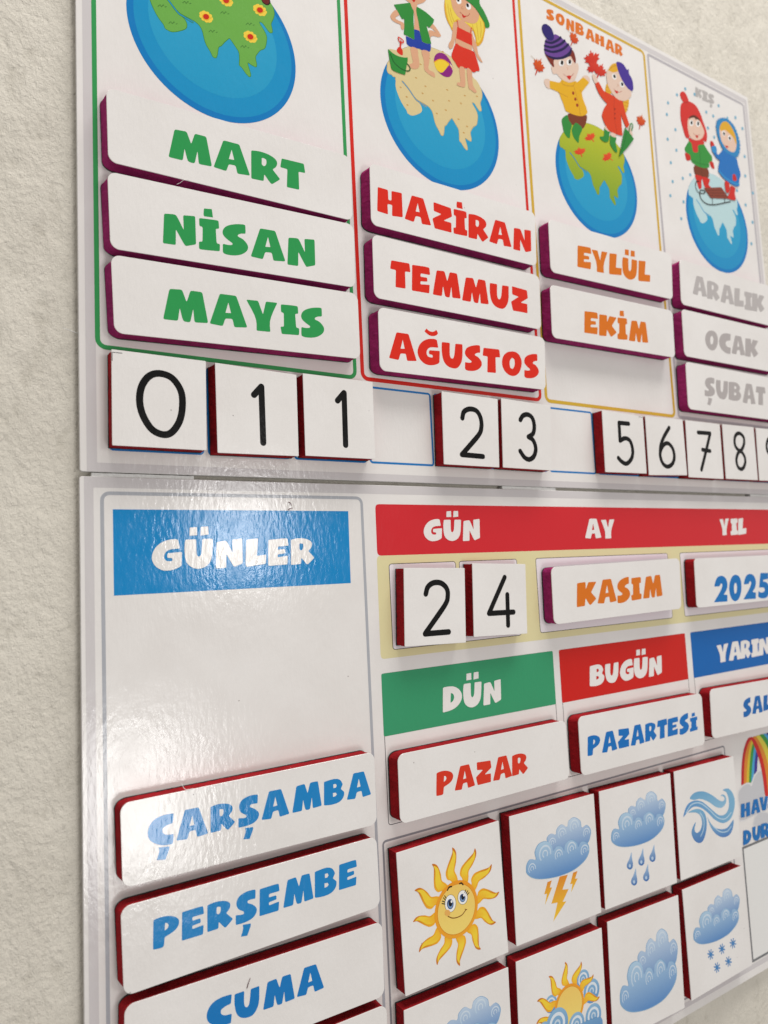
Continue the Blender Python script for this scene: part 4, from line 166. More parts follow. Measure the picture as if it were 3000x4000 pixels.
'art_rain':[('7fa9cd','p',[[(405.15,-265.96),(403.67,-260.79),(407.97,-258.54),(412.77,-260.2),(414.29,-256.48),(419.51,-254.36),(424.8,-257.4),(426.89,-253.38),(433.03,-252.1),(439.07,-256.02),(440.28,-261.29),(445.66,-260.44),(449.63,-264.92),(448.56,-270.08),(445.13,-274.08),(437.12,-275.18),(421.83,-273.92),(410.24,-272.91)]],1),(('g','c6d7e7','7096c6',0,1),'p',[[(405.76,-265.86),(404.32,-260.84),(408.5,-258.66),(413.17,-260.27),(414.64,-256.65),(419.72,-254.59),(424.86,-257.55),(426.9,-253.64),(432.86,-252.39),(438.73,-256.2),(439.91,-261.33),(445.13,-260.5),(449,-264.86),(447.95,-269.88),(444.62,-273.76),(436.84,-274.83),(421.97,-273.61),(410.71,-272.62)]],1),(('g','d3dfea','b4cce1',0,1),'r',[(412.06,-265.65),(412.05,-264.55),(411.67,-263.52),(410.96,-262.7),(410.02,-262.18),(408.95,-262.02),(407.9,-262.26),(407,-262.86),(406.36,-263.74),(406.06,-264.79),(406.14,-265.89),(406.59,-266.88)],0.72,0,1),(('g','d3dfea','c9d9e7',0,1),'r',[(410.08,-265.98),(410.35,-265.47),(410.38,-264.9),(410.17,-264.36),(409.77,-263.97),(409.24,-263.77),(408.68,-263.82),(408.19,-264.11),(407.86,-264.57),(407.75,-265.13),(407.88,-265.69),(408.22,-266.14)],0.48,0,1),(('g','d3dfea','b4cce1',0,1),'r',[(423.26,-261.87),(423.26,-260.47),(422.77,-259.16),(421.87,-258.1),(420.66,-257.44),(419.3,-257.24),(417.96,-257.54),(416.8,-258.31),(415.98,-259.43),(415.6,-260.78),(415.71,-262.18),(416.28,-263.45)],0.92,0,1),(('g','d3dfea','c9d9e7',0,1),'r',[(420.74,-262.29),(421.08,-261.64),(421.12,-260.91),(420.86,-260.23),(420.34,-259.72),(419.67,-259.48),(418.95,-259.54),(418.33,-259.9),(417.91,-260.5),(417.76,-261.21),(417.93,-261.93),(418.37,-262.5)],0.62,0,1),(('g','d3dfea','b4cce1',0,1),'r',[(436.78,-259.57),(436.77,-257.98),(436.23,-256.5),(435.21,-255.31),(433.84,-254.56),(432.3,-254.34),(430.79,-254.68),(429.49,-255.54),(428.56,-256.81),(428.13,-258.33),(428.25,-259.91),(428.9,-261.35)],1.04,0,1),(('g','d3dfea','c9d9e7',0,1),'r',[(433.94,-260.04),(434.31,-259.31),(434.36,-258.48),(434.06,-257.72),(433.48,-257.14),(432.72,-256.86),(431.91,-256.94),(431.21,-257.34),(430.73,-258.01),(430.57,-258.82),(430.76,-259.63),(431.25,-260.28)],0.69,0,1),(('g','d3dfea','b4cce1',0,1),'r',[(447.99,-266.81),(447.98,-265.63),(447.57,-264.53),(446.82,-263.65),(445.8,-263.09),(444.66,-262.92),(443.54,-263.18),(442.57,-263.82),(441.88,-264.76),(441.56,-265.89),(441.65,-267.06),(442.13,-268.13)],0.77,0,1),(('g','d3dfea','c9d9e7',0,1),'r',[(445.87,-267.16),(446.15,-266.62),(446.19,-266),(445.97,-265.43),(445.54,-265.01),(444.97,-264.8),(444.37,-264.85),(443.85,-265.16),(443.49,-265.65),(443.37,-266.25),(443.51,-266.85),(443.88,-267.34)],0.52,0,1),('7fa9cd','p',[[(381.81,-277.3),(382.91,-273.66),(386.23,-271.45),(391.63,-272.99),(390.98,-267.75),(394.91,-263),(402.22,-262.41),(407.61,-265.95),(409.11,-270.91),(413.13,-268.63),(417.99,-270.11),(420.51,-273.61),(421.94,-269.29),(428.42,-267.38),(434.09,-270.93),(435.46,-274.44),(439.26,-271.3),(444.84,-273.42),(446.61,-278.6),(444.16,-283.38),(437.65,-287.12),(427.05,-289.77),(411.93,-289.99),(397.45,-288),(388.18,-285.06),(382.6,-280.85)]],1),(('g','b0cde2','5b8bc4',0,1),'p',[[(382.69,-277.24),(383.75,-273.7),(386.98,-271.55),(392.22,-273.04),(391.6,-267.95),(395.42,-263.33),(402.52,-262.76),(407.76,-266.2),(409.22,-271.02),(413.13,-268.8),(417.85,-270.25),(420.3,-273.65),(421.69,-269.44),(427.99,-267.59),(433.5,-271.04),(434.83,-274.45),(438.53,-271.4),(443.95,-273.46),(445.66,-278.5),(443.29,-283.14),(436.96,-286.78),(426.66,-289.35),(411.96,-289.57),(397.89,-287.63),(388.87,-284.78),(383.45,-280.68)]],1),(('g','d0dde9','b4cce1',0,1),'r',[(406.45,-272.18),(406.44,-270.19),(405.75,-268.34),(404.47,-266.84),(402.76,-265.9),(400.84,-265.62),(398.94,-266.05),(397.31,-267.13),(396.15,-268.73),(395.61,-270.63),(395.75,-272.61),(396.57,-274.41)],1.31,0,1),(('g','d0dde9','c9d9e7',0,1),'r',[(402.88,-272.77),(403.36,-271.85),(403.41,-270.82),(403.04,-269.86),(402.31,-269.14),(401.36,-268.79),(400.35,-268.88),(399.46,-269.39),(398.87,-270.23),(398.67,-271.24),(398.9,-272.25),(399.52,-273.07)],0.87,0,1),(('g','d0dde9','b4cce1',0,1),'r',[(417.94,-275.8),(417.93,-274.51),(417.48,-273.3),(416.65,-272.32),(415.54,-271.71),(414.28,-271.53),(413.04,-271.81),(411.98,-272.51),(411.23,-273.55),(410.87,-274.79),(410.97,-276.08),(411.5,-277.25)],0.85,0,1),(('g','d0dde9','c9d9e7',0,1),'r',[(415.61,-276.19),(415.92,-275.59),(415.96,-274.92),(415.72,-274.29),(415.24,-273.82),(414.62,-273.59),(413.96,-273.65),(413.39,-273.98),(413,-274.53),(412.87,-275.19),(413.02,-275.85),(413.42,-276.38)],0.57,0,1),(('g','d0dde9','b4cce1',0,1),'r',[(432.19,-274.52),(432.18,-273),(431.66,-271.58),(430.68,-270.44),(429.37,-269.72),(427.9,-269.51),(426.44,-269.84),(425.19,-270.66),(424.31,-271.88),(423.89,-273.34),(424.01,-274.85),(424.63,-276.23)],1,0,1),(('g','d0dde9','c9d9e7',0,1),'r',[(429.46,-274.98),(429.82,-274.28),(429.87,-273.48),(429.58,-272.75),(429.02,-272.2),(428.29,-271.93),(427.52,-272),(426.84,-272.39),(426.39,-273.03),(426.23,-273.81),(426.41,-274.58),(426.89,-275.21)],0.67,0,1),(('g','d0dde9','b4cce1',0,1),'r',[(445.14,-279.01),(445.14,-277.65),(444.67,-276.38),(443.79,-275.35),(442.61,-274.71),(441.29,-274.52),(439.99,-274.81),(438.87,-275.55),(438.07,-276.65),(437.7,-277.95),(437.8,-279.31),(438.36,-280.55)],0.9,0,1),(('g','d0dde9','c9d9e7',0,1),'r',[(442.7,-279.42),(443.02,-278.79),(443.06,-278.08),(442.81,-277.42),(442.31,-276.93),(441.65,-276.69),(440.96,-276.75),(440.35,-277.1),(439.94,-277.68),(439.8,-278.38),(439.96,-279.07),(440.39,-279.63)],0.6,0,1),(('g','d0dde9','b4cce1',0,1),'r',[(390.8,-278.81),(390.8,-277.63),(390.39,-276.53),(389.63,-275.64),(388.61,-275.08),(387.47,-274.92),(386.34,-275.17),(385.37,-275.81),(384.68,-276.76),(384.36,-277.89),(384.44,-279.07),(384.93,-280.14)],0.78,0,1),(('g','d0dde9','c9d9e7',0,1),'r',[(388.68,-279.17),(388.96,-278.62),(389,-278.01),(388.78,-277.43),(388.34,-277),(387.78,-276.8),(387.17,-276.85),(386.65,-277.16),(386.29,-277.65),(386.18,-278.26),(386.31,-278.86),(386.68,-279.35)],0.52,0,1),(('g','a9c6e2','3f6fae',0,1),'p',[[(404.06,-293.49),(404.01,-298.27),(404.64,-302.26),(403.69,-305.37),(400.56,-306.02),(397.56,-303.85),(397.67,-301.02),(400.78,-297.96)]],1),('b9cfe6','e',400.75,-303.21,1.27,-0.31,-0.15,-1.3),(('g','a9c6e2','3f6fae',0,1),'p',[[(417.98,-293.77),(417.92,-298.62),(418.55,-302.66),(417.57,-305.81),(414.36,-306.47),(411.29,-304.26),(411.41,-301.4),(414.6,-298.31)]],1),('b9cfe6','e',414.55,-303.62,1.3,-0.32,-0.16,-1.31),(('g','a9c6e2','3f6fae',0,1),'p',[[(431.74,-294.05),(431.66,-298.96),(432.31,-303.05),(431.29,-306.24),(428,-306.91),(424.85,-304.67),(424.98,-301.78),(428.26,-298.64)]],1),('b9cfe6','e',428.2,-304.02,1.33,-0.32,-0.16,-1.33),(('g','a9c6e2','3f6fae',0,1),'p',[[(407.68,-306.63),(407.62,-311.41),(408.25,-315.4),(407.3,-318.5),(404.15,-319.12),(401.14,-316.9),(401.25,-314.08),(404.37,-311.06)]],1),('b9cfe6','e',404.34,-316.3,1.27,-0.33,-0.15,-1.3),(('g','a9c6e2','3f6fae',0,1),'p',[[(422.35,-307.04),(422.28,-311.88),(422.92,-315.93),(421.93,-319.07),(418.7,-319.69),(415.61,-317.45),(415.73,-314.59),(418.94,-311.53)]],1),('b9cfe6','e',418.9,-316.84,1.31,-0.33,-0.16,-1.31)],
'art_wind':[(('g','6ea6cb','8fbcd8',0,1),'p',[[(482.12,-267.25),(489.86,-264.14),(501.39,-265.58),(512.61,-270.75),(521.84,-277),(527.69,-279.14),(530.41,-277.53),(528.31,-274.94),(524.95,-274.03),(528.52,-273.54),(532.29,-276.1),(531.9,-281.44),(525.27,-284.27),(517.04,-281.97),(507.85,-275.95),(496.69,-270.99),(487.12,-269.99)]],1),(('g','5f93c8','7fb3d2',1,0),'p',[[(471.39,-280.76),(477.21,-272.59),(487.04,-270.56),(498.28,-273.65),(509.05,-281.5),(520,-289.49),(529.06,-290.69),(534.83,-286.86),(536.3,-279.92),(533.83,-272.78),(528.68,-269.72),(537.38,-270.08),(543.77,-276.56),(544.95,-284.1),(541.42,-291.86),(535.44,-296.61),(524.95,-297.45),(513.57,-291.9),(504.69,-284.12),(495.69,-278.14),(486.37,-275.4),(478.44,-277.45)]],1),(('g','7fb3d2','4d7ab8',0,1),'p',[[(478.29,-278.56),(489.89,-277.87),(499.06,-282),(502.34,-289.48),(500.66,-298.45),(495.77,-305.24),(489.77,-306.4),(483.55,-302.67),(480.43,-296.23),(483.24,-291.12),(487.43,-288.58),(484.79,-293.76),(487.18,-297.29),(492.12,-296.55),(495.75,-291.55),(494.35,-284.85),(488.52,-280.72)]],1),(('g','8fbcd8','4f80bd',0,1),'p',[[(503.81,-287.46),(509.04,-295.39),(518.3,-300.97),(530.36,-302.69),(540.49,-297.94),(538.84,-304.57),(532.9,-309.23),(523.2,-309.18),(513.76,-304.32),(506.91,-296.33)]],1),('b7d3e4','r',[(475.53,-277.98),(483.81,-273.03),(495.26,-274.21),(506.98,-282.02),(517.74,-291.02),(528.48,-294.52),(538.36,-291.21)],1,0,1),('b7d3e4','r',[(510.78,-297.19),(519.93,-303.7),(529.92,-305.58),(536.58,-302.87)],0.9,0,1),('b7d3e4','r',[(494.18,-281.91),(498.51,-288.66),(497.01,-296.48),(492.43,-301.24)],0.9,0,1)],
'art_snow':[('7fa9cd','p',[[(494.95,-366.24),(493.47,-361.07),(497.77,-358.82),(502.57,-360.48),(504.09,-356.76),(509.31,-354.64),(514.6,-357.68),(516.7,-353.66),(522.84,-352.38),(528.87,-356.29),(530.09,-361.57),(535.46,-360.72),(539.44,-365.2),(538.36,-370.36),(534.93,-374.36),(526.93,-375.46),(511.63,-374.2),(500.05,-373.19)]],1),(('g','c6d7e7','7096c6',0,1),'p',[[(495.56,-366.14),(494.13,-361.12),(498.31,-358.94),(502.97,-360.55),(504.44,-356.93),(509.52,-354.87),(514.66,-357.82),(516.7,-353.92),(522.67,-352.67),(528.54,-356.48),(529.72,-361.61),(534.94,-360.78),(538.8,-365.14),(537.76,-370.15),(534.42,-374.04),(526.64,-375.11),(511.77,-373.89),(500.52,-372.9)]],1),(('g','d3dfea','b4cce1',0,1),'r',[(501.86,-365.93),(501.85,-364.83),(501.48,-363.8),(500.77,-362.98),(499.82,-362.45),(498.76,-362.3),(497.71,-362.54),(496.8,-363.14),(496.16,-364.02),(495.86,-365.07),(495.95,-366.16),(496.4,-367.16)],0.72,0,1),(('g','d3dfea','c9d9e7',0,1),'r',[(499.89,-366.25),(500.15,-365.75),(500.18,-365.18),(499.98,-364.64),(499.57,-364.24),(499.04,-364.05),(498.48,-364.1),(498,-364.39),(497.67,-364.85),(497.56,-365.41),(497.68,-365.97),(498.03,-366.42)],0.48,0,1),(('g','d3dfea','b4cce1',0,1),'r',[(513.07,-362.15),(513.06,-360.75),(512.58,-359.44),(511.67,-358.38),(510.46,-357.71),(509.1,-357.52),(507.76,-357.82),(506.61,-358.59),(505.79,-359.71),(505.41,-361.06),(505.51,-362.46),(506.08,-363.73)],0.92,0,1),(('g','d3dfea','c9d9e7',0,1),'r',[(510.55,-362.57),(510.88,-361.92),(510.92,-361.19),(510.66,-360.51),(510.14,-360),(509.47,-359.76),(508.75,-359.82),(508.13,-360.18),(507.71,-360.77),(507.57,-361.49),(507.73,-362.2),(508.17,-362.78)],0.62,0,1),(('g','d3dfea','b4cce1',0,1),'r',[(526.58,-359.84),(526.58,-358.26),(526.03,-356.78),(525.01,-355.59),(523.64,-354.84),(522.11,-354.62),(520.59,-354.96),(519.29,-355.82),(518.36,-357.09),(517.93,-358.61),(518.05,-360.19),(518.7,-361.63)],1.04,0,1),(('g','d3dfea','c9d9e7',0,1),'r',[(523.74,-360.32),(524.12,-359.59),(524.16,-358.76),(523.87,-357.99),(523.28,-357.42),(522.52,-357.14),(521.71,-357.21),(521.01,-357.62),(520.53,-358.29),(520.38,-359.1),(520.56,-359.91),(521.06,-360.56)],0.69,0,1),(('g','d3dfea','b4cce1',0,1),'r',[(537.79,-367.09),(537.78,-365.91),(537.38,-364.81),(536.62,-363.92),(535.61,-363.36),(534.46,-363.2),(533.34,-363.46),(532.37,-364.1),(531.68,-365.04),(531.36,-366.17),(531.45,-367.34),(531.93,-368.41)],0.77,0,1),(('g','d3dfea','c9d9e7',0,1),'r',[(535.68,-367.44),(535.96,-366.89),(535.99,-366.28),(535.77,-365.71),(535.34,-365.28),(534.77,-365.08),(534.17,-365.13),(533.65,-365.43),(533.3,-365.93),(533.18,-366.53),(533.32,-367.13),(533.68,-367.62)],0.52,0,1),('7fa9cd','p',[[(471.62,-377.58),(472.71,-373.94),(476.04,-371.73),(481.43,-373.26),(480.79,-368.03),(484.72,-363.28),(492.02,-362.69),(497.41,-366.23),(498.92,-371.19),(502.93,-368.91),(507.79,-370.39),(510.31,-373.89),(511.74,-369.56),(518.22,-367.66),(523.89,-371.21),(525.27,-374.72),(529.07,-371.57),(534.65,-373.7),(536.41,-378.88),(533.97,-383.66),(527.45,-387.4),(516.85,-390.05),(501.73,-390.27),(487.26,-388.28),(477.98,-385.34),(472.4,-381.12)]],1),(('g','b0cde2','5b8bc4',0,1),'p',[[(472.49,-377.51),(473.56,-373.98),(476.79,-371.83),(482.03,-373.32),(481.4,-368.23),(485.22,-363.61),(492.33,-363.04),(497.56,-366.48),(499.03,-371.3),(502.93,-369.08),(507.66,-370.52),(510.1,-373.93),(511.49,-369.72),(517.79,-367.87),(523.3,-371.32),(524.64,-374.73),(528.33,-371.68),(533.76,-373.74),(535.47,-378.78),(533.1,-383.42),(526.76,-387.06),(516.46,-389.63),(501.76,-389.85),(487.69,-387.91),(478.68,-385.06),(473.25,-380.96)]],1),(('g','d0dde9','b4cce1',0,1),'r',[(496.25,-372.45),(496.24,-370.47),(495.56,-368.62),(494.28,-367.12),(492.57,-366.18),(490.64,-365.9),(488.74,-366.33),(487.11,-367.41),(485.95,-369),(485.41,-370.91),(485.56,-372.89),(486.37,-374.69)],1.31,0,1),(('g','d0dde9','c9d9e7',0,1),'r',[(492.69,-373.05),(493.16,-372.13),(493.21,-371.1),(492.85,-370.14),(492.12,-369.42),(491.16,-369.07),(490.15,-369.16),(489.27,-369.67),(488.67,-370.51),(488.47,-371.52),(488.7,-372.53),(489.32,-373.35)],0.87,0,1),(('g','d0dde9','b4cce1',0,1),'r',[(507.74,-376.08),(507.73,-374.79),(507.29,-373.58),(506.45,-372.6),(505.34,-371.99),(504.08,-371.81),(502.85,-372.09),(501.79,-372.79),(501.03,-373.83),(500.68,-375.07),(500.77,-376.36),(501.3,-377.53)],0.85,0,1),(('g','d0dde9','c9d9e7',0,1),'r',[(505.42,-376.47),(505.72,-375.87),(505.76,-375.2),(505.52,-374.57),(505.05,-374.1),(504.42,-373.87),(503.76,-373.93),(503.19,-374.26),(502.8,-374.81),(502.67,-375.47),(502.82,-376.13),(503.23,-376.66)],0.57,0,1),(('g','d0dde9','b4cce1',0,1),'r',[(521.99,-374.8),(521.99,-373.28),(521.46,-371.86),(520.48,-370.72),(519.17,-370),(517.7,-369.79),(516.25,-370.12),(515,-370.94),(514.11,-372.16),(513.7,-373.62),(513.81,-375.13),(514.43,-376.51)],1,0,1),(('g','d0dde9','c9d9e7',0,1),'r',[(519.26,-375.26),(519.63,-374.55),(519.67,-373.76),(519.39,-373.03),(518.83,-372.47),(518.1,-372.21),(517.32,-372.28),(516.65,-372.67),(516.19,-373.31),(516.04,-374.09),(516.22,-374.86),(516.69,-375.49)],0.67,0,1),(('g','d0dde9','b4cce1',0,1),'r',[(534.95,-379.29),(534.94,-377.93),(534.47,-376.66),(533.59,-375.63),(532.42,-374.99),(531.1,-374.8),(529.79,-375.09),(528.67,-375.83),(527.88,-376.93),(527.51,-378.23),(527.61,-379.59),(528.17,-380.83)],0.9,0,1),(('g','d0dde9','c9d9e7',0,1),'r',[(532.5,-379.7),(532.82,-379.07),(532.86,-378.36),(532.61,-377.7),(532.11,-377.21),(531.45,-376.97),(530.76,-377.03),(530.15,-377.38),(529.74,-377.96),(529.61,-378.65),(529.77,-379.35),(530.19,-379.91)],0.6,0,1),(('g','d0dde9','b4cce1',0,1),'r',[(480.61,-379.09),(480.6,-377.91),(480.19,-376.81),(479.43,-375.92),(478.42,-375.36),(477.27,-375.19),(476.14,-375.45),(475.17,-376.09),(474.48,-377.04),(474.16,-378.17),(474.25,-379.35),(474.73,-380.42)],0.78,0,1),(('g','d0dde9','c9d9e7',0,1),'r',[(478.49,-379.45),(478.77,-378.9),(478.8,-378.29),(478.58,-377.71),(478.15,-377.28),(477.58,-377.08),(476.98,-377.13),(476.45,-377.43),(476.1,-377.93),(475.98,-378.54),(476.12,-379.14),(476.49,-379.62)],0.52,0,1),('4a86bf','r',[(488.78,-396.67),(496.36,-400.07)],1.15,0,1),('4a86bf','r',[(490.63,-394.73),(494.48,-402.01)],1.15,0,1),('4a86bf','r',[(493.63,-394.9),(491.49,-401.81)],1.15,0,1),('4a86bf','r',[(496,-397.12),(489.14,-399.6)],1.15,0,1),('4a86bf','e',492.56,-398.36,1.49,-0.46,-0.2,-1.4),('4a86bf','r',[(504.56,-396.98),(512.34,-400.42)],1.15,0,1),('4a86bf','r',[(506.47,-395),(510.41,-402.39)],1.15,0,1),('4a86bf','r',[(509.55,-395.18),(507.34,-402.19)],1.15,0,1),('4a86bf','r',[(511.98,-397.43),(504.92,-399.95)],1.15,0,1),('4a86bf','e',508.44,-398.69,1.53,-0.46,-0.21,-1.42),('4a86bf','r',[(520.4,-397.17),(528.39,-400.66)],1.15,0,1),('4a86bf','r',[(522.36,-395.17),(526.4,-402.66)],1.15,0,1),('4a86bf','r',[(525.52,-395.36),(523.24,-402.46)],1.15,0,1),('4a86bf','r',[(528.02,-397.63),(520.76,-400.18)],1.15,0,1),('4a86bf','e',524.38,-398.91,1.57,-0.47,-0.22,-1.44),('4a86bf','r',[(495.85,-409.42),(503.51,-412.91)],1.15,0,1),('4a86bf','r',[(497.73,-407.49),(501.61,-414.83)],1.15,0,1),('4a86bf','r',[(500.75,-407.7),(498.59,-414.6)],1.15,0,1),('4a86bf','r',[(503.15,-409.95),(496.21,-412.36)],1.15,0,1),('4a86bf','e',499.67,-411.16,1.5,-0.47,-0.21,-1.4),('4a86bf','r',[(512.04,-409.63),(519.91,-413.17)],1.15,0,1),('4a86bf','r',[(513.98,-407.68),(517.96,-415.13)],1.15,0,1),('4a86bf','r',[(517.09,-407.89),(514.85,-414.89)],1.15,0,1),('4a86bf','r',[(519.55,-410.17),(512.4,-412.62)],1.15,0,1),('4a86bf','e',515.96,-411.4,1.54,-0.48,-0.22,-1.42)],
'art_cloud':[('7fa9cd','p',[[(403.33,-379.73),(401.76,-372.4),(406.32,-369.2),(411.41,-371.56),(413.01,-366.27),(418.55,-363.27),(424.15,-367.58),(426.38,-361.88),(432.89,-360.05),(439.29,-365.62),(440.57,-373.11),(446.27,-371.9),(450.48,-378.26),(449.34,-385.59),(445.71,-391.27),(437.22,-392.83),(421.01,-391.05),(408.73,-389.6)]],1),(('g','c6d7e7','7096c6',0,1),'p',[[(403.98,-379.6),(402.45,-372.47),(406.88,-369.37),(411.83,-371.66),(413.39,-366.52),(418.77,-363.6),(424.22,-367.79),(426.38,-362.25),(432.71,-360.47),(438.93,-365.88),(440.18,-373.16),(445.71,-371.99),(449.81,-378.17),(448.7,-385.3),(445.17,-390.81),(436.92,-392.34),(421.16,-390.6),(409.23,-389.2)]],1),(('g','d3dfea','b4cce1',0,1),'r',[(410.65,-379.01),(410.65,-377.45),(410.24,-376),(409.49,-374.82),(408.49,-374.08),(407.36,-373.87),(406.25,-374.2),(405.29,-375.05),(404.61,-376.3),(404.3,-377.8),(404.38,-379.35),(404.86,-380.77)],0.77,0,1),(('g','d3dfea','c9d9e7',0,1),'r',[(408.56,-379.48),(408.84,-378.76),(408.87,-377.95),(408.65,-377.19),(408.23,-376.63),(407.67,-376.35),(407.07,-376.42),(406.56,-376.83),(406.21,-377.48),(406.09,-378.28),(406.23,-379.07),(406.59,-379.71)],0.51,0,1),(('g','d3dfea','b4cce1',0,1),'r',[(422.53,-373.57),(422.52,-371.58),(422.01,-369.72),(421.05,-368.22),(419.77,-367.27),(418.33,-367),(416.91,-367.43),(415.68,-368.51),(414.81,-370.11),(414.41,-372.02),(414.52,-374.01),(415.13,-375.82)],0.98,0,1),(('g','d3dfea','c9d9e7',0,1),'r',[(419.86,-374.17),(420.21,-373.25),(420.26,-372.21),(419.98,-371.25),(419.43,-370.52),(418.72,-370.18),(417.96,-370.27),(417.3,-370.78),(416.85,-371.62),(416.7,-372.64),(416.88,-373.65),(417.34,-374.47)],0.65,0,1),(('g','d3dfea','b4cce1',0,1),'r',[(436.86,-370.25),(436.85,-368.01),(436.27,-365.9),(435.19,-364.21),(433.74,-363.14),(432.11,-362.83),(430.51,-363.32),(429.13,-364.54),(428.15,-366.34),(427.69,-368.5),(427.81,-370.74),(428.5,-372.79)],1.1,0,1),(('g','d3dfea','c9d9e7',0,1),'r',[(433.84,-370.93),(434.24,-369.89),(434.29,-368.72),(433.98,-367.63),(433.36,-366.81),(432.55,-366.42),(431.7,-366.52),(430.95,-367.1),(430.45,-368.05),(430.28,-369.2),(430.47,-370.34),(431,-371.27)],0.74,0,1),(('g','d3dfea','b4cce1',0,1),'r',[(448.74,-380.64),(448.73,-378.97),(448.3,-377.41),(447.5,-376.15),(446.42,-375.36),(445.21,-375.12),(444.02,-375.49),(442.99,-376.39),(442.27,-377.73),(441.93,-379.34),(442.02,-381),(442.53,-382.52)],0.82,0,1),(('g','d3dfea','c9d9e7',0,1),'r',[(446.5,-381.14),(446.79,-380.37),(446.83,-379.5),(446.6,-378.69),(446.14,-378.08),(445.54,-377.79),(444.9,-377.87),(444.35,-378.3),(443.97,-379),(443.85,-379.86),(443.99,-380.7),(444.38,-381.39)],0.55,0,1),('7fa9cd','p',[[(378.59,-395.84),(379.76,-390.68),(383.28,-387.53),(388.99,-389.71),(388.31,-382.27),(392.48,-375.54),(400.22,-374.69),(405.93,-379.73),(407.53,-386.77),(411.79,-383.52),(416.94,-385.63),(419.61,-390.6),(421.13,-384.46),(427.99,-381.76),(434,-386.79),(435.46,-391.78),(439.49,-387.31),(445.41,-390.33),(447.27,-397.69),(444.69,-404.48),(437.78,-409.79),(426.55,-413.54),(410.51,-413.86),(395.17,-411.03),(385.34,-406.86),(379.42,-400.88)]],1),(('g','b0cde2','5b8bc4',0,1),'p',[[(379.52,-395.75),(380.65,-390.73),(384.07,-387.67),(389.63,-389.79),(388.97,-382.56),(393.02,-376.01),(400.55,-375.19),(406.1,-380.08),(407.65,-386.93),(411.79,-383.77),(416.8,-385.82),(419.39,-390.65),(420.86,-384.68),(427.54,-382.06),(433.38,-386.95),(434.8,-391.8),(438.71,-387.46),(444.46,-390.39),(446.28,-397.54),(443.76,-404.14),(437.05,-409.3),(426.13,-412.95),(410.55,-413.26),(395.63,-410.51),(386.08,-406.46),(380.33,-400.64)]],1),(('g','d0dde9','b4cce1',0,1),'r',[(404.71,-388.06),(404.7,-385.24),(403.97,-382.61),(402.61,-380.49),(400.8,-379.14),(398.76,-378.76),(396.75,-379.36),(395.02,-380.9),(393.79,-383.16),(393.22,-385.86),(393.37,-388.67),(394.23,-391.23)],1.38,0,1),(('g','d0dde9','c9d9e7',0,1),'r',[(400.93,-388.9),(401.43,-387.6),(401.49,-386.13),(401.1,-384.77),(400.32,-383.74),(399.31,-383.25),(398.24,-383.38),(397.3,-384.1),(396.67,-385.29),(396.46,-386.74),(396.7,-388.17),(397.36,-389.33)],0.92,0,1),(('g','d0dde9','b4cce1',0,1),'r',[(416.88,-393.38),(416.88,-391.54),(416.4,-389.83),(415.52,-388.45),(414.34,-387.57),(413.01,-387.32),(411.7,-387.72),(410.57,-388.71),(409.77,-390.19),(409.4,-391.95),(409.5,-393.78),(410.06,-395.44)],0.9,0,1),(('g','d0dde9','c9d9e7',0,1),'r',[(414.42,-393.93),(414.75,-393.08),(414.79,-392.13),(414.53,-391.23),(414.03,-390.57),(413.37,-390.25),(412.67,-390.33),(412.06,-390.8),(411.65,-391.58),(411.51,-392.52),(411.67,-393.45),(412.1,-394.21)],0.6,0,1),(('g','d0dde9','b4cce1',0,1),'r',[(431.99,-391.51),(431.98,-389.35),(431.43,-387.34),(430.39,-385.71),(429,-384.69),(427.44,-384.39),(425.9,-384.85),(424.58,-386.03),(423.64,-387.76),(423.2,-389.83),(423.32,-391.98),(423.98,-393.93)],1.06,0,1),(('g','d0dde9','c9d9e7',0,1),'r',[(429.1,-392.15),(429.48,-391.16),(429.53,-390.03),(429.23,-388.99),(428.64,-388.2),(427.86,-387.83),(427.04,-387.93),(426.33,-388.48),(425.84,-389.39),(425.68,-390.49),(425.87,-391.59),(426.37,-392.48)],0.71,0,1),(('g','d0dde9','b4cce1',0,1),'r',[(445.72,-397.93),(445.72,-395.99),(445.22,-394.19),(444.29,-392.73),(443.04,-391.81),(441.64,-391.54),(440.26,-391.96),(439.07,-393.01),(438.23,-394.57),(437.84,-396.42),(437.94,-398.35),(438.54,-400.1)],0.95,0,1),(('g','d0dde9','c9d9e7',0,1),'r',[(443.13,-398.51),(443.47,-397.61),(443.51,-396.61),(443.25,-395.67),(442.71,-394.97),(442.02,-394.63),(441.28,-394.72),(440.64,-395.21),(440.21,-396.03),(440.06,-397.02),(440.23,-398),(440.68,-398.8)],0.63,0,1),(('g','d0dde9','b4cce1',0,1),'r',[(388.12,-397.69),(388.12,-396.01),(387.69,-394.44),(386.88,-393.18),(385.8,-392.38),(384.59,-392.15),(383.39,-392.52),(382.36,-393.43),(381.63,-394.77),(381.29,-396.38),(381.38,-398.05),(381.89,-399.57)],0.82,0,1),(('g','d0dde9','c9d9e7',0,1),'r',[(385.88,-398.19),(386.17,-397.42),(386.21,-396.54),(385.98,-395.73),(385.52,-395.12),(384.91,-394.83),(384.28,-394.9),(383.72,-395.33),(383.34,-396.04),(383.22,-396.9),(383.36,-397.75),(383.76,-398.44)],0.55,0,1)],
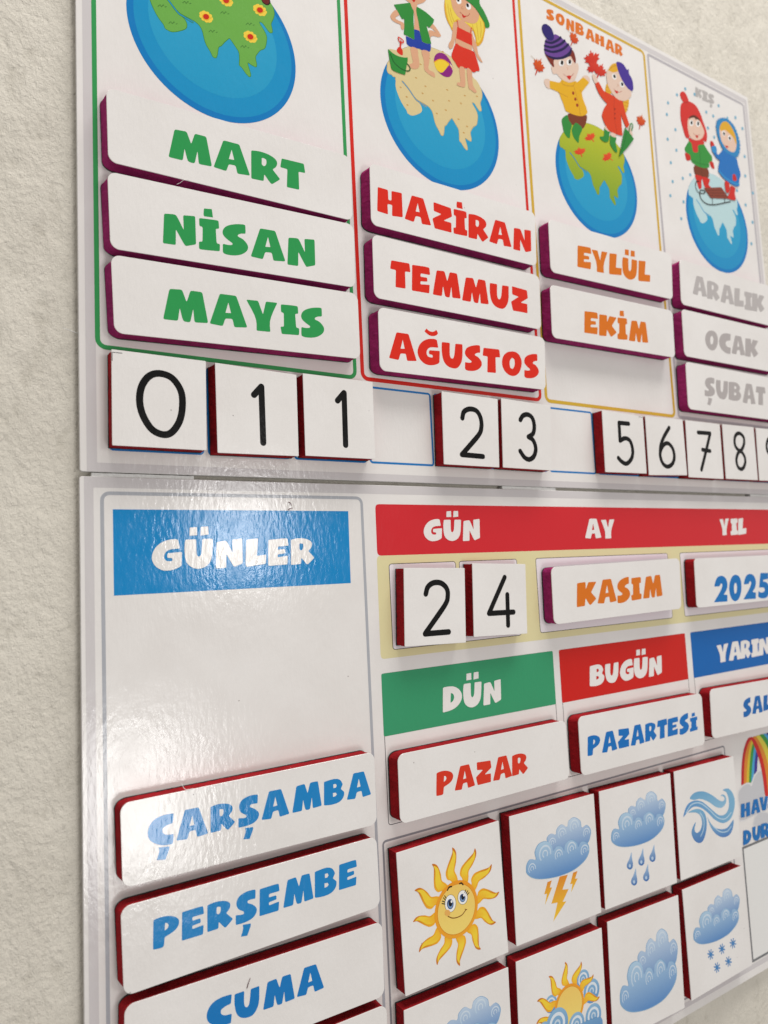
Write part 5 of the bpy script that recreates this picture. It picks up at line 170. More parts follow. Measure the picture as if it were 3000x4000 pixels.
'art_suncloud':[(('g','8fb8d6','5f92c4',0,1),'c',341.17,-369.32,6.65),('dde5ec','r',[(344.74,-371.38),(345.26,-369.84),(345.14,-368.22),(344.41,-366.77),(343.17,-365.72),(341.63,-365.22),(340.01,-365.37),(338.57,-366.12),(337.54,-367.37),(337.07,-368.93),(337.23,-370.55),(338.01,-371.97)],1.4,0,1),('c5d6e4','r',[(342.44,-370.05),(342.62,-369.51),(342.58,-368.93),(342.32,-368.42),(341.88,-368.04),(341.33,-367.87),(340.76,-367.92),(340.25,-368.19),(339.88,-368.63),(339.71,-369.18),(339.77,-369.76),(340.05,-370.26)],0.93,0,1),(('g','8fb8d6','5f92c4',0,1),'c',349.22,-380.12,8.36),('dde5ec','r',[(353.71,-382.71),(354.37,-380.78),(354.22,-378.74),(353.3,-376.92),(351.75,-375.59),(349.8,-374.97),(347.76,-375.15),(345.96,-376.1),(344.66,-377.67),(344.06,-379.63),(344.27,-381.66),(345.25,-383.45)],1.76,0,1),('c5d6e4','r',[(350.82,-381.04),(351.05,-380.36),(351,-379.63),(350.67,-378.99),(350.12,-378.52),(349.43,-378.29),(348.71,-378.36),(348.07,-378.7),(347.6,-379.25),(347.39,-379.95),(347.47,-380.67),(347.82,-381.31)],1.17,0,1),(('g','8fb8d6','5f92c4',0,1),'c',308.06,-375.36,5.92),('dde5ec','r',[(311.24,-377.19),(311.7,-375.82),(311.6,-374.38),(310.94,-373.09),(309.84,-372.15),(308.46,-371.71),(307.02,-371.84),(305.74,-372.51),(304.82,-373.63),(304.4,-375.01),(304.55,-376.45),(305.25,-377.72)],1.24,0,1),('c5d6e4','r',[(309.19,-376.01),(309.35,-375.52),(309.31,-375.01),(309.08,-374.55),(308.69,-374.22),(308.2,-374.06),(307.69,-374.11),(307.24,-374.35),(306.91,-374.74),(306.76,-375.24),(306.81,-375.75),(307.06,-376.2)],0.83,0,1),(('r','f2b024','c4661c',325.91,-382.71,18.52,32.47),'p',[[(324.44,-369.82),(322.47,-367.98),(320.32,-366.82),(319.5,-363.73),(320.85,-360.27),(322.83,-356.81),(324.15,-354.25),(324.21,-351.84),(326.04,-353.4),(326.76,-355.84),(326.35,-359.98),(325.32,-363.46),(326.66,-366.46),(327.13,-369.38)]],1),(('r','f2a824','f8d03a',325.91,-382.71,13.33,19.26),'p',[[(324.39,-369.82),(323.06,-367.94),(321.46,-366.75),(320.77,-364.05),(321.6,-360.95),(323.45,-357.83),(324.44,-355.54),(324.47,-353.37),(325.67,-354.8),(326.22,-357),(325.23,-360.77),(324.61,-363.88),(325.64,-366.51),(326.17,-369.44)]],1),(('r','f2b024','c4661c',325.91,-382.71,18.52,31.41),'p',[[(331.39,-371.42),(330.73,-368.89),(329.58,-366.83),(330.51,-363.88),(333.41,-361.76),(336.82,-359.96),(339.22,-358.55),(340.52,-356.61),(341.21,-358.83),(340.53,-361.2),(338.05,-364.37),(335.4,-366.68),(334.94,-369.82),(333.82,-372.46)]],1),(('r','f2a824','f8d03a',325.91,-382.71,13.33,19.26),'p',[[(331.35,-371.39),(331.23,-369.17),(330.55,-367.37),(331.38,-364.8),(333.67,-362.7),(336.79,-361.12),(338.79,-359.75),(339.94,-358),(340.18,-359.79),(339.49,-361.87),(336.72,-364.43),(334.6,-366.66),(334.09,-369.34),(333,-372)]],1),(('r','f2b024','c4661c',325.91,-382.71,18.52,31.06),'p',[[(336.66,-376.5),(337.52,-374.07),(337.72,-371.74),(340.11,-369.84),(343.66,-369.71),(347.45,-370.12),(350.2,-370.3),(352.34,-369.43),(351.67,-371.63),(349.8,-373.19),(346.01,-374.42),(342.56,-374.84),(340.45,-377.16),(338.07,-378.7)]],1),(('r','f2a824','f8d03a',325.91,-382.71,13.33,19.26),'p',[[(336.64,-376.46),(337.77,-374.57),(338.21,-372.72),(340.32,-371.07),(343.35,-370.62),(346.79,-371.06),(349.18,-371.05),(351.09,-370.24),(350.3,-371.85),(348.58,-373.17),(344.9,-373.73),(341.93,-374.38),(340.01,-376.3),(337.65,-377.87)]],1),(('r','f2b024','c4661c',325.91,-382.71,18.52,33.1),'p',[[(339.11,-383.67),(341.32,-382.04),(342.89,-380.11),(346.14,-379.86),(349.35,-381.87),(352.44,-384.5),(354.76,-386.31),(357.17,-386.82),(355.26,-388.36),(352.68,-388.62),(348.6,-387.43),(345.31,-385.74),(342.05,-386.52),(339.03,-386.45)]],1),(('r','f2a824','f8d03a',325.91,-382.71,13.33,19.26),'p',[[(339.11,-383.62),(341.24,-382.63),(342.74,-381.26),(345.58,-381.08),(348.53,-382.49),(351.3,-384.94),(353.41,-386.36),(355.58,-386.79),(353.92,-387.73),(351.61,-387.87),(348.03,-386.16),(345.02,-384.96),(342.19,-385.5),(339.16,-385.47)]],1),(('r','f2b024','c4661c',325.91,-382.71,18.52,33.59),'p',[[(317.57,-372.19),(314.83,-371.65),(312.31,-371.8),(309.9,-369.55),(309.2,-365.76),(309.04,-361.65),(308.8,-358.67),(307.53,-356.53),(309.99,-356.89),(311.96,-358.65),(313.87,-362.51),(314.86,-366.13),(317.68,-368.03),(319.7,-370.34)]],1),(('r','f2a824','f8d03a',325.91,-382.71,13.33,19.26),'p',[[(317.53,-372.22),(315.33,-371.3),(313.28,-371.13),(311.19,-369.13),(310.22,-365.96),(310.15,-362.21),(309.76,-359.65),(308.6,-357.73),(310.44,-358.32),(312.12,-359.96),(313.31,-363.81),(314.47,-366.89),(316.82,-368.63),(318.87,-370.91)]],1),(('r','f2b024','c4661c',325.91,-382.71,18.52,35.29),'p',[[(312.68,-377.81),(309.93,-378.81),(307.75,-380.32),(304.35,-379.61),(301.66,-376.59),(299.28,-372.98),(297.45,-370.44),(295.13,-369.2),(297.54,-368.19),(300.27,-368.69),(304.08,-371.12),(306.95,-373.84),(310.51,-374.01),(313.58,-374.98)]],1),(('r','f2a824','f8d03a',325.91,-382.71,13.33,19.26),'p',[[(312.66,-377.85),(310.19,-378.23),(308.25,-379.19),(305.28,-378.53),(302.69,-376.21),(300.58,-372.88),(298.84,-370.8),(296.75,-369.7),(298.72,-369.23),(301.13,-369.79),(304.29,-372.6),(307.01,-374.73),(310.07,-375.02),(313.16,-375.94)]],1),(('r','f2b024','c4661c',325.91,-382.71,18.52,34.48),'p',[[(312.18,-383.98),(310.18,-386.03),(308.9,-388.28),(305.61,-389.09),(301.96,-387.57),(298.33,-385.4),(295.64,-383.93),(293.09,-383.82),(294.78,-381.91),(297.39,-381.2),(301.78,-381.73),(305.45,-382.91),(308.66,-381.55),(311.78,-381.11)]],1),(('r','f2a824','f8d03a',325.91,-382.71,13.33,19.26),'p',[[(312.18,-384.03),(310.16,-385.41),(308.86,-387.07),(305.97,-387.75),(302.7,-386.8),(299.43,-384.76),(297.02,-383.66),(294.72,-383.58),(296.26,-382.33),(298.61,-381.8),(302.59,-382.94),(305.88,-383.67),(308.7,-382.63),(311.82,-382.14)]],1),(('g','ee9a22','f0a52a',0,1),'c',325.91,-382.71,14.82),('d98d20','c',325.91,-382.71,13.11),(('g','f0c968','f8d874',0,1),'c',325.91,-382.71,12.74),(('g','8fb8d6','5f92c4',0,1),'c',349.37,-397.57,8.34),('dde5ec','r',[(353.85,-400.16),(354.5,-398.23),(354.35,-396.19),(353.44,-394.38),(351.88,-393.05),(349.94,-392.43),(347.91,-392.61),(346.11,-393.56),(344.81,-395.13),(344.22,-397.08),(344.43,-399.11),(345.41,-400.9)],1.75,0,1),('c5d6e4','r',[(350.96,-398.49),(351.19,-397.8),(351.14,-397.08),(350.81,-396.44),(350.26,-395.97),(349.57,-395.75),(348.85,-395.81),(348.21,-396.15),(347.75,-396.71),(347.55,-397.4),(347.62,-398.12),(347.97,-398.75)],1.17,0,1),(('g','8fb8d6','5f92c4',0,1),'c',331.58,-397.24,8.05),('dde5ec','r',[(335.91,-399.73),(336.54,-397.87),(336.4,-395.91),(335.51,-394.15),(334.01,-392.87),(332.14,-392.28),(330.18,-392.45),(328.44,-393.36),(327.18,-394.88),(326.61,-396.76),(326.82,-398.72),(327.76,-400.45)],1.69,0,1),('c5d6e4','r',[(333.12,-398.12),(333.34,-397.46),(333.29,-396.77),(332.98,-396.14),(332.45,-395.69),(331.78,-395.48),(331.09,-395.54),(330.47,-395.86),(330.02,-396.4),(329.82,-397.07),(329.89,-397.76),(330.23,-398.38)],1.13,0,1),(('g','8fb8d6','5f92c4',0,1),'c',312.72,-390.56,10.78),('dde5ec','r',[(318.51,-393.91),(319.35,-391.41),(319.17,-388.78),(317.98,-386.43),(315.97,-384.72),(313.46,-383.92),(310.84,-384.15),(308.51,-385.38),(306.83,-387.41),(306.07,-389.93),(306.34,-392.55),(307.6,-394.86)],2.26,0,1),('c5d6e4','r',[(314.78,-391.75),(315.08,-390.86),(315.01,-389.93),(314.59,-389.1),(313.88,-388.49),(312.99,-388.21),(312.06,-388.29),(311.23,-388.72),(310.63,-389.44),(310.36,-390.34),(310.46,-391.27),(310.91,-392.09)],1.51,0,1),(('g','8fb8d6','5f92c4',0,1),'c',299.82,-391.15,6.54),('dde5ec','r',[(303.33,-393.18),(303.84,-391.67),(303.73,-390.07),(303.01,-388.65),(301.8,-387.61),(300.27,-387.13),(298.68,-387.26),(297.27,-388.01),(296.25,-389.24),(295.79,-390.77),(295.95,-392.36),(296.72,-393.76)],1.37,0,1),('c5d6e4','r',[(301.07,-391.87),(301.25,-391.34),(301.21,-390.77),(300.96,-390.26),(300.52,-389.9),(299.98,-389.72),(299.42,-389.77),(298.92,-390.04),(298.56,-390.47),(298.39,-391.02),(298.45,-391.58),(298.72,-392.08)],0.92,0,1),(('g','7fadd0','4f80bb',0,1),'p',[[(293.91,-391.08),(304.45,-389.71),(320.54,-397.54),(331.48,-398.26),(345.93,-399.07),(357.54,-402.06),(356.2,-411.39),(345.55,-418.31),(324.67,-419),(302.32,-412.62),(293.02,-400.96)]],1)],
'rainbow':[('c32227','p',[[(573.65,-276.81),(575.85,-264.55),(577.99,-255.18),(583.08,-244.06),(590.09,-236.41),(594.58,-235.74),(597.18,-237.81),(592.54,-239.28),(586.39,-246.25),(582.34,-254.85),(580.02,-265.31),(578,-276.3)]],2),('e08a2c','p',[[(578,-276.3),(580.02,-265.31),(582.34,-254.85),(586.39,-246.25),(592.54,-239.28),(597.18,-237.81),(597.32,-238.78),(594.33,-241.5),(590.83,-246.99),(587.13,-256.77),(584.4,-266.11),(582.34,-276.04)]],2),('dcc034','p',[[(582.34,-276.04),(584.4,-266.11),(587.13,-256.77),(590.83,-246.99),(594.33,-241.5),(597.32,-238.78),(599.01,-241.71),(596.75,-243.55),(593.33,-249.61),(589.28,-261.53),(586.11,-276.49)]],2),('3f9a3f','p',[[(586.11,-276.49),(589.28,-261.53),(593.33,-249.61),(596.75,-243.55),(599.01,-241.71),(600.62,-243.91),(597.53,-250.87),(593.72,-262.32),(589.35,-277.37)]],2),('4ba3d6','p',[[(589.35,-277.37),(593.72,-262.32),(597.53,-250.87),(600.62,-243.91),(603.13,-247.93),(601.36,-251.51),(597.77,-260.28),(595.75,-270.92)]],2),('3f3490','p',[[(595.75,-270.92),(597.77,-260.28),(601.36,-251.51),(603.13,-247.93),(604.34,-251.46),(604.86,-254.32),(602.56,-261.13),(600.76,-268.53)]],2),('cf241f','p',[[(594.58,-235.74),(597.66,-240.93),(602.58,-250.06),(607.49,-262.55),(609.23,-276.17),(610.11,-293.74),(615.65,-294.85),(615.04,-274.46),(612.4,-260.07),(607.86,-248.15),(603.21,-240.16),(598.44,-236.07)]],2),('e08a2c','p',[[(598.44,-236.07),(603.21,-240.16),(607.86,-248.15),(612.4,-260.07),(615.04,-274.46),(615.65,-294.85),(622.35,-294.23),(621.95,-278.53),(619.4,-263.52),(616.02,-253.43),(610.61,-243.58),(603.87,-236.09)]],2),('dfcf45','p',[[(603.87,-236.09),(610.61,-243.58),(616.02,-253.43),(619.4,-263.52),(621.95,-278.53),(622.35,-294.23),(628.48,-294.32),(627.91,-279.64),(626.34,-264.74),(623.3,-252.4),(617.66,-243.6),(609.85,-236.08)]],2),('3f9a3f','p',[[(609.85,-236.08),(617.66,-243.6),(623.3,-252.4),(626.34,-264.74),(627.91,-279.64),(628.48,-294.32),(634.67,-294.42),(633.91,-280.76),(632.34,-265.79),(629.38,-252.85),(623.88,-242.9),(616.38,-236.08)]],2),('4ba3d6','p',[[(616.38,-236.08),(623.88,-242.9),(629.38,-252.85),(632.34,-265.79),(633.91,-280.76),(634.67,-294.42),(639.9,-294.31),(638.96,-281.7),(637.38,-266.68),(634.6,-252.58),(629.06,-242.59),(620.94,-236.11)]],2),('3f3490','p',[[(620.94,-236.11),(629.06,-242.59),(634.6,-252.58),(637.38,-266.68),(638.96,-281.7),(639.9,-294.31),(645.18,-294.21),(644.04,-282.64),(642.47,-267.57),(639.67,-253.41),(634.19,-242.84),(626.04,-236.17)]],2)],
'cloud_panel':[('e4e2e2','p',[[(566.87,-285.93),(568.58,-280.93),(573.53,-277.6),(579.76,-275.98),(586.54,-276.84),(589.87,-279),(593.42,-273.22),(600,-268.94),(606.56,-268.2),(612.65,-270.69),(610.3,-293.78),(600.29,-306.27),(591.26,-307.62),(567.08,-308.59),(567.82,-297.85)]],1),('c9c9cc','p',[[(567.92,-286.41),(569.59,-281.66),(574.28,-278.82),(579.95,-277.21),(586.35,-278),(590.01,-280.49),(594.86,-274.59),(600.74,-270.46),(606.32,-269.65),(611.18,-271.65),(609.33,-293.59),(600.33,-306),(591.34,-307.1),(567.91,-307.45),(568.73,-298.04)]],1),('dcdbdc','p',[[(587.88,-312.3),(592.2,-307.82),(600.3,-306.16),(612.65,-309.69),(626.4,-318.42),(624.93,-326.97),(600.02,-319.82),(587.67,-316.57)]],1),('cbcbce','p',[[(589.05,-312.82),(593.01,-308.81),(600.35,-307.1),(612.03,-310.39),(625.32,-318.74),(624.03,-326.22),(600.09,-319.4),(588.86,-316.4)]],1)],
'rain_title':[('1470b8','w','HAVA'),('1470b8','w','DURUMU')]}

# ------------------------------------------------------------------ materials
def lin(h, k=1.0):
    c = [int(h[i:i+2], 16) / 255 for i in (0, 2, 4)]
    return tuple(min(.85, k * (v / 12.92 if v <= .04045 else ((v + .055) / 1.055) ** 2.4)) for v in c)
def mat(name):
    m = bpy.data.materials.new(name); m.use_nodes = True
    return m, m.node_tree.nodes, m.node_tree.links, m.node_tree.nodes['Principled BSDF']
def pos(N, L, scale):
    g = N.new('ShaderNodeNewGeometry'); mp = N.new('ShaderNodeVectorMath'); mp.operation = 'MULTIPLY'; mp.inputs[1].default_value = scale
    L.new(g.outputs['Position'], mp.inputs[0]); return mp.outputs[0]
def nz(N, L, vec, scale, detail=3, rough=.5):
    n = N.new('ShaderNodeTexNoise'); n.inputs['Scale'].default_value = scale; n.inputs['Detail'].default_value = detail; n.inputs['Roughness'].default_value = rough
    L.new(vec, n.inputs['Vector']); return n.outputs['Fac']
def ramp(N, L, fac, stops):
    r = N.new('ShaderNodeValToRGB'); e = r.color_ramp.elements
    e[0].position, e[0].color = stops[0][0], (*stops[0][1], 1); e[1].position, e[1].color = stops[1][0], (*stops[1][1], 1)
    for p, c in stops[2:]: x = e.new(p); x.color = (*c, 1)
    L.new(fac, r.inputs[0]); return r.outputs[0]
def mixc(N, L, f, a, b, mode='MULTIPLY'):
    m = N.new('ShaderNodeMix'); m.data_type = 'RGBA'; m.blend_type = mode
    if isinstance(f, float): m.inputs[0].default_value = f
    else: L.new(f, m.inputs[0])
    for s, v in ((6, a), (7, b)):
        if isinstance(v, tuple): m.inputs[s].default_value = (*v, 1)
        else: L.new(v, m.inputs[s])
    return m.outputs[2]
def bumps(N, L, P, heights):
    prev = None
    for h, dist, st in heights:
        b = N.new('ShaderNodeBump'); b.inputs['Distance'].default_value = dist; b.inputs['Strength'].default_value = st
        L.new(h, b.inputs['Height'])
        if prev: L.new(prev, b.inputs['Normal'])
        prev = b.outputs[0]
    L.new(prev, P.inputs['Normal'])
def vinyl(name, base=None, rough=.13):
    """laminated print: gloss film with a fine orange peel, a little stronger up and down"""
    m, N, L, P = mat(name)
    v = pos(N, L, (1, 1, .42))
    big = nz(N, L, v, 360, 2, .5); fine = nz(N, L, pos(N, L, (1, 1, .7)), 1150, 2, .6)
    if base is None:
        a = N.new('ShaderNodeVertexColor'); a.layer_name = 'ink'; col = a.outputs[0]
    else: col = base
    grain = ramp(N, L, nz(N, L, pos(N, L, (1, 1, 1)), 2600, 1), [(.2, (.93, .93, .93)), (.8, (1, 1, 1))])
    col = mixc(N, L, 1.0, col if not isinstance(col, tuple) else col, grain)
    if base is not None:   # a few specks of dirt and faint stains
        vo = N.new('ShaderNodeTexVoronoi'); vo.inputs['Scale'].default_value = 42; L.new(pos(N, L, (1, 1, 1)), vo.inputs['Vector'])
        sp = ramp(N, L, vo.outputs['Distance'], [(.010, (.28, .25, .24)), (.022, (1, 1, 1))]); col = mixc(N, L, .8, col, sp)
        stn = ramp(N, L, nz(N, L, pos(N, L, (1, 1, 1)), 16, 4, .6), [(.38, (.955, .95, .945)), (.62, (1, 1, 1))]); col = mixc(N, L, 1.0, col, stn)
    L.new(col, P.inputs['Base Color'])
    P.inputs['Roughness'].default_value = rough; P.inputs['Specular IOR Level'].default_value = .33
    rr = ramp(N, L, nz(N, L, pos(N, L, (1, 1, 1)), 60, 3), [(.3, (rough - .04,) * 3), (.7, (rough + .06,) * 3)]); L.new(rr, P.inputs['Roughness'])
    bumps(N, L, P, [(big, .00013, 1.0), (fine, .00003, 1.0)])
    return m
def foam(name, c, dark):
    m, N, L, P = mat(name)
    v = pos(N, L, (1, 1, 1)); n1 = nz(N, L, v, 900, 3, .7); n2 = nz(N, L, v, 90, 3)
    col = ramp(N, L, n1, [(.3, dark), (.7, c)]); col = mixc(N, L, 1.0, col, ramp(N, L, n2, [(.3, (.72, .72, .74)), (.65, (1, 1, 1))]))
    L.new(col, P.inputs['Base Color']); P.inputs['Roughness'].default_value = .85; P.inputs['Specular IOR Level'].default_value = .06
    bumps(N, L, P, [(n1, .0003, .8)]); return m
def plain(name, c, rough=.7, noise_scale=500):
    m, N, L, P = mat(name); n = nz(N, L, pos(N, L, (1, 1, 1)), noise_scale, 3)
    L.new(ramp(N, L, n, [(.3, tuple(x * .8 for x in c)), (.7, c)]), P.inputs['Base Color']); P.inputs['Roughness'].default_value = rough
    bumps(N, L, P, [(n, .0002, .5)]); return m
WHITE = (.80, .771, .746)
M_VINYL = vinyl('white_vinyl', WHITE); M_INK = vinyl('printed_ink', None, .13)
M_EDGE = plain('board_edge', (.70, .68, .66), .6); M_STRIP = plain('white_foam_strip', (.74, .73, .71), .8, 900)
M_PURPLE = foam('purple_foam', lin('b03478'), lin('962a62')); M_RED = foam('dark_red_foam', lin('ac2128'), lin('8e1a20'))
M_BLACK = plain('black_magnet', (.012, .011, .012), .55); M_THREAD = plain('white_fibre', (.8, .79, .77), .6); M_CRUMB = plain('dark_crumb', lin('5a2330'), .9)
def wall_mat():
    m, N, L, P = mat('beige_plaster')
    v = pos(N, L, (1, 1, 1)); a = nz(N, L, v, 22, 5, .62); b = nz(N, L, pos(N, L, (1, 1, .6)), 95, 5, .65); c = nz(N, L, v, 420, 3, .6); d = nz(N, L, v, 1500, 2)
    col = ramp(N, L, a, [(.3, lin('d1cbbf', 1.0)), (.6, lin('dcd6ca', 1.0))])
    col = mixc(N, L, 1.0, col, ramp(N, L, b, [(.28, (.83, .825, .81)), (.44, (1, 1, 1))]))  # crevice shade put into the colour: low spots of the relief go darker
    col = mixc(N, L, 1.0, col, ramp(N, L, d, [(.25, (.84, .84, .83)), (.7, (1, 1, 1))]))
    vo = N.new('ShaderNodeTexVoronoi'); vo.inputs['Scale'].default_value = 70; L.new(v, vo.inputs['Vector'])
    col = mixc(N, L, .55, col, ramp(N, L, vo.outputs['Distance'], [(.012, (.4, .38, .35)), (.03, (1, 1, 1))]))
    L.new(col, P.inputs['Base Color']); P.inputs['Roughness'].default_value = .82; P.inputs['Specular IOR Level'].default_value = .25
    bumps(N, L, P, [(b, .0034, .75), (c, .0009, .75), (d, .0002, .7)]); return m
M_WALL = wall_mat()
# ------------------------------------------------------------------ object helpers
def tag(o, label=None, cat=None, group=None, kind=None):
    for k, v in (('label', label), ('category', cat), ('group', group), ('kind', kind)):
        if v: o[k] = v
    return o
def link(name, me, parent=None, loc=(0, 0, 0)):
    o = bpy.data.objects.new(name, me); COL.objects.link(o); o.location = loc
    if parent: o.parent = parent
    return o
def mesh(name, V, F, m, parent=None, colours=None, smooth_=False):
    me = bpy.data.meshes.new(name); me.from_pydata(V, [], F)
    for x in (m if isinstance(m, list) else [m]): me.materials.append(x)
    if colours is not None:
        at = me.color_attributes.new('ink', 'FLOAT_COLOR', 'CORNER'); at.data.foreach_set('color', np.array(colours, np.float32).ravel())
    if smooth_: me.polygons.foreach_set('use_smooth', [True] * len(me.polygons))
    me.update(); return link(name, me, parent)
# ------------------------------------------------------------------ flat outlines
def round_corners(P, sharp, ang, full):
    P = [np.array(p, float) for p in P]; n = len(P); out = []
    size = max(np.ptp([p[0] for p in P]), np.ptp([p[1] for p in P]))
    for i in range(n):
        a, b, c = P[i-1], P[i], P[(i+1) % n]; l1 = np.linalg.norm(a-b); l2 = np.linalg.norm(c-b)
        if l1 < 1e-6 or l2 < 1e-6: continue
        u = (b-a)/l1; v = (c-b)/l2; t = math.degrees(math.acos(max(-1, min(1, float(u @ v)))))
        if t < ang or full: r1, r2 = .48*l1, .48*l2
        else: r1 = min(.45*l1, sharp*size); r2 = min(.45*l2, sharp*size)
        if t < 6: out.append(b); continue
        s = b-u*r1; e = b+v*r2; k = 4 if t > 25 else 3
        for j in range(k): q = j/(k-1); out.append((1-q)**2*s + 2*q*(1-q)*b + q*q*e)
    return [(float(p[0]), float(p[1])) for p in out]
def catmull(P, closed, k=6):
    P = [np.array(p, float) for p in P]; n = len(P); out = []
    for i in range(n if closed else n-1):
        p0 = P[i-1] if (closed or i > 0) else 2*P[0]-P[1]; p1 = P[i]; p2 = P[(i+1) % n]; p3 = P[(i+2) % n] if (closed or i+2 < n) else 2*P[-1]-P[-2]
        for j in range(k):
            t = j/k; out.append(.5*((2*p1)+(p2-p0)*t+(2*p0-5*p1+4*p2-p3)*t*t+(3*p1-p0-3*p2+p3)*t**3))
    if not closed: out.append(P[-1])
    return out
def area2(P): return .5*sum(P[i-1][0]*P[i][1]-P[i][0]*P[i-1][1] for i in range(len(P)))
def ribbon(P, w, closed=False):
    Q = catmull(P, closed) if len(P) > 2 else [np.array(p, float) for p in P]; n = len(Q); Nn = []
    for i in range(n):
        a = Q[i-1] if (closed or i > 0) else Q[i]; b = Q[(i+1) % n] if (closed or i < n-1) else Q[i]
        d = b-a; d /= np.linalg.norm(d)+1e-9; Nn.append(np.array([-d[1], d[0]]))
    h = w/2; A = [tuple(q+h*m) for q, m in zip(Q, Nn)]; B = [tuple(q-h*m) for q, m in zip(Q, Nn)]
    if closed: return [A, B] if abs(area2(A)) > abs(area2(B)) else [B, A]
    def cap(q, m):
        a0 = math.atan2(m[1], m[0]); return [(q[0]+h*math.cos(a0-t), q[1]+h*math.sin(a0-t)) for t in np.linspace(0, math.pi, 9)[1:-1]]
    return [A + cap(Q[-1], Nn[-1]) + B[::-1] + cap(Q[0], -Nn[0])]
def circle(cx, cz, r, n=72): return [(cx+r*math.cos(2*math.pi*i/n), cz+r*math.sin(2*math.pi*i/n)) for i in range(n)]
def rrect(x0, z0, x1, z1, r, n=6):
    o = []
    for cx, cz, a in ((x1-r, z1-r, 0), (x0+r, z1-r, 90), (x0+r, z0+r, 180), (x1-r, z0+r, 270)):
        for i in range(n): t = math.radians(a+90*i/(n-1)); o.append((cx+r*math.cos(t), cz+r*math.sin(t)))
    return o
def frame_loops(x0, z0, x1, z1, r, w): return [rrect(x0, z0, x1, z1, r), rrect(x0+w, z0+w, x1-w, z1-w, max(.15, r-w))]
def globe_ops(cx, cz, r, land, coast, landg, winter):
    ops = [('0f7cc0', [circle(cx, cz, r, 96)]), ('1b92c6', [circle(cx+.5, cz+.5, r*.935, 84)]), (('g', '34a4cc', '259bc8', 0, 1), [circle(cx-.5, cz+3, r*.76, 72)])]
    a0 = math.atan2(LAND[-1][1], LAND[-1][0]); a1 = math.atan2(LAND[0][1], LAND[0][0])
    L = round_corners(LAND + [(.995*math.cos(a), .995*math.sin(a)) for a in np.linspace(a0, a1, 40)[1:-1]], .008, 60, False)
    A = np.array([(cx+x*r, cz+z*r) for x, z in L]); n = len(A); s = 1 if area2([tuple(p) for p in A]) > 0 else -1; g = []
    for i in range(n):
        d = A[(i+1) % n]-A[i-1]; d /= np.linalg.norm(d)+1e-9; q = A[i]+s*.42*np.array([d[1], -d[0]])
        k = min(1, .998*r/math.hypot(q[0]-cx, q[1]-cz)); g.append((cx+(q[0]-cx)*k, cz+(q[1]-cz)*k))
    return ops + [(coast, [g]), (landg, [[tuple(p) for p in A]])] + [(coast, ribbon([(cx+x*r, cz+z*r) for x, z in CHANNEL], 1.5)), ('2593cb', ribbon([(cx+x*r, cz+z*r) for x, z in CHANNEL], .75))]
def expand(ops):
    out = []
    for op in ops:
        c, k = op[0], op[1]
        if k == 'p':
            md = op[3]; out.append((c, [([tuple(map(float, q)) for q in catmull(l, True, 4)] if md == 1 else round_corners(l, .025, 40, False)) if md else l for l in op[2]]))
        elif k == 'c': out.append((c, [circle(*op[2:5])]))
        elif k == 'e':
            mx, mz, ax, az, bx, bz = op[2:]; out.append((c, [[(mx+ax*math.cos(t)+bx*math.sin(t), mz+az*math.cos(t)+bz*math.sin(t)) for t in np.linspace(0, 2*math.pi, 20, endpoint=False)]]))
        elif k == 'r':
            if op[5]: out.append((c, ribbon(op[2], op[3], bool(op[4]))))
            else: out += [(c, ribbon([a, b], op[3])) for a, b in zip(op[2][:-1], op[2][1:])]
        elif k == 'w':
            for ch, ox, oz, ax, az, ux, uz in WORD[op[2]]:
                G = [[(ox+ax*p[0]+ux*p[1], oz+az*p[0]+uz*p[1]) for p in l] for l in GLYPH[ch]]
                G = [round_corners(l, .045, 50, False) for l in G]
                if ch in 'İÜĞÇŞ': out += [(c, [l]) for l in G]     # marks are separate islands, no counters
                else: out.append((c, G))
        elif k == 'globe': out += globe_ops(*op[2:5], op[0], op[5], op[6], op[7])
        elif k == 'l': out.append((c, op[2]))
    return out
def print_mesh(name, ops, parent, y0, origin=(0, 0, 0), k=.95, label=None):
    """ink on a surface: every patch a flat sheet, later patches a hair above the ones they overlap; origin in mm"""
    V, F, Cc, boxes = [], [], [], []
    for c, loops in expand(ops):
        pts = [p for l in loops for p in l]; xs = [p[0] for p in pts]; zs = [p[1] for p in pts]
        bb = (min(xs), max(xs), min(zs), max(zs))
        lay = 1 + max([b[4] for b in boxes if b[0] < bb[1] and b[1] > bb[0] and b[2] < bb[3] and b[3] > bb[2]], default=-1)
        boxes.append((*bb, lay)); y = y0 - .012*lay
        tri = tessellate_polygon([[Vector((p[0], p[1], 0)) for p in l] for l in loops])
        if isinstance(c, str): cols = [lin(c, k)]*len(pts)
        else:
            a, b = np.array(lin(c[1], k)), np.array(lin(c[2], k))
            if c[0] == 'g':
                d = [p[0]*c[3] - p[1]*c[4] for p in pts]; lo, hi = min(d), max(d); cols = [tuple(a+(b-a)*((t-lo)/(hi-lo+1e-9))) for t in d]
            else: cols = [tuple(a+(b-a)*max(0, min(1, (math.hypot(p[0]-c[3], p[1]-c[4])-c[5])/(c[6]-c[5])))) for p in pts]
        base = len(V)
        V += [((p[0]-origin[0])*MM, (y-origin[1])*MM, (p[1]-origin[2])*MM) for p in pts]
        for t in tri:
            (x1, z1), (x2, z2), (x3, z3) = (pts[i] for i in t)
            ar = (x2-x1)*(z3-z1)-(x3-x1)*(z2-z1)
            if abs(ar) < 1e-7: continue
            t = tuple(t) if ar > 0 else (t[0], t[2], t[1])   # face towards -Y
            F.append(tuple(base+i for i in t)); Cc += [(*cols[i], 1) for i in t]
    o = mesh(name, V, F, M_INK, parent, Cc)
    if label: o['label'] = label
    return o
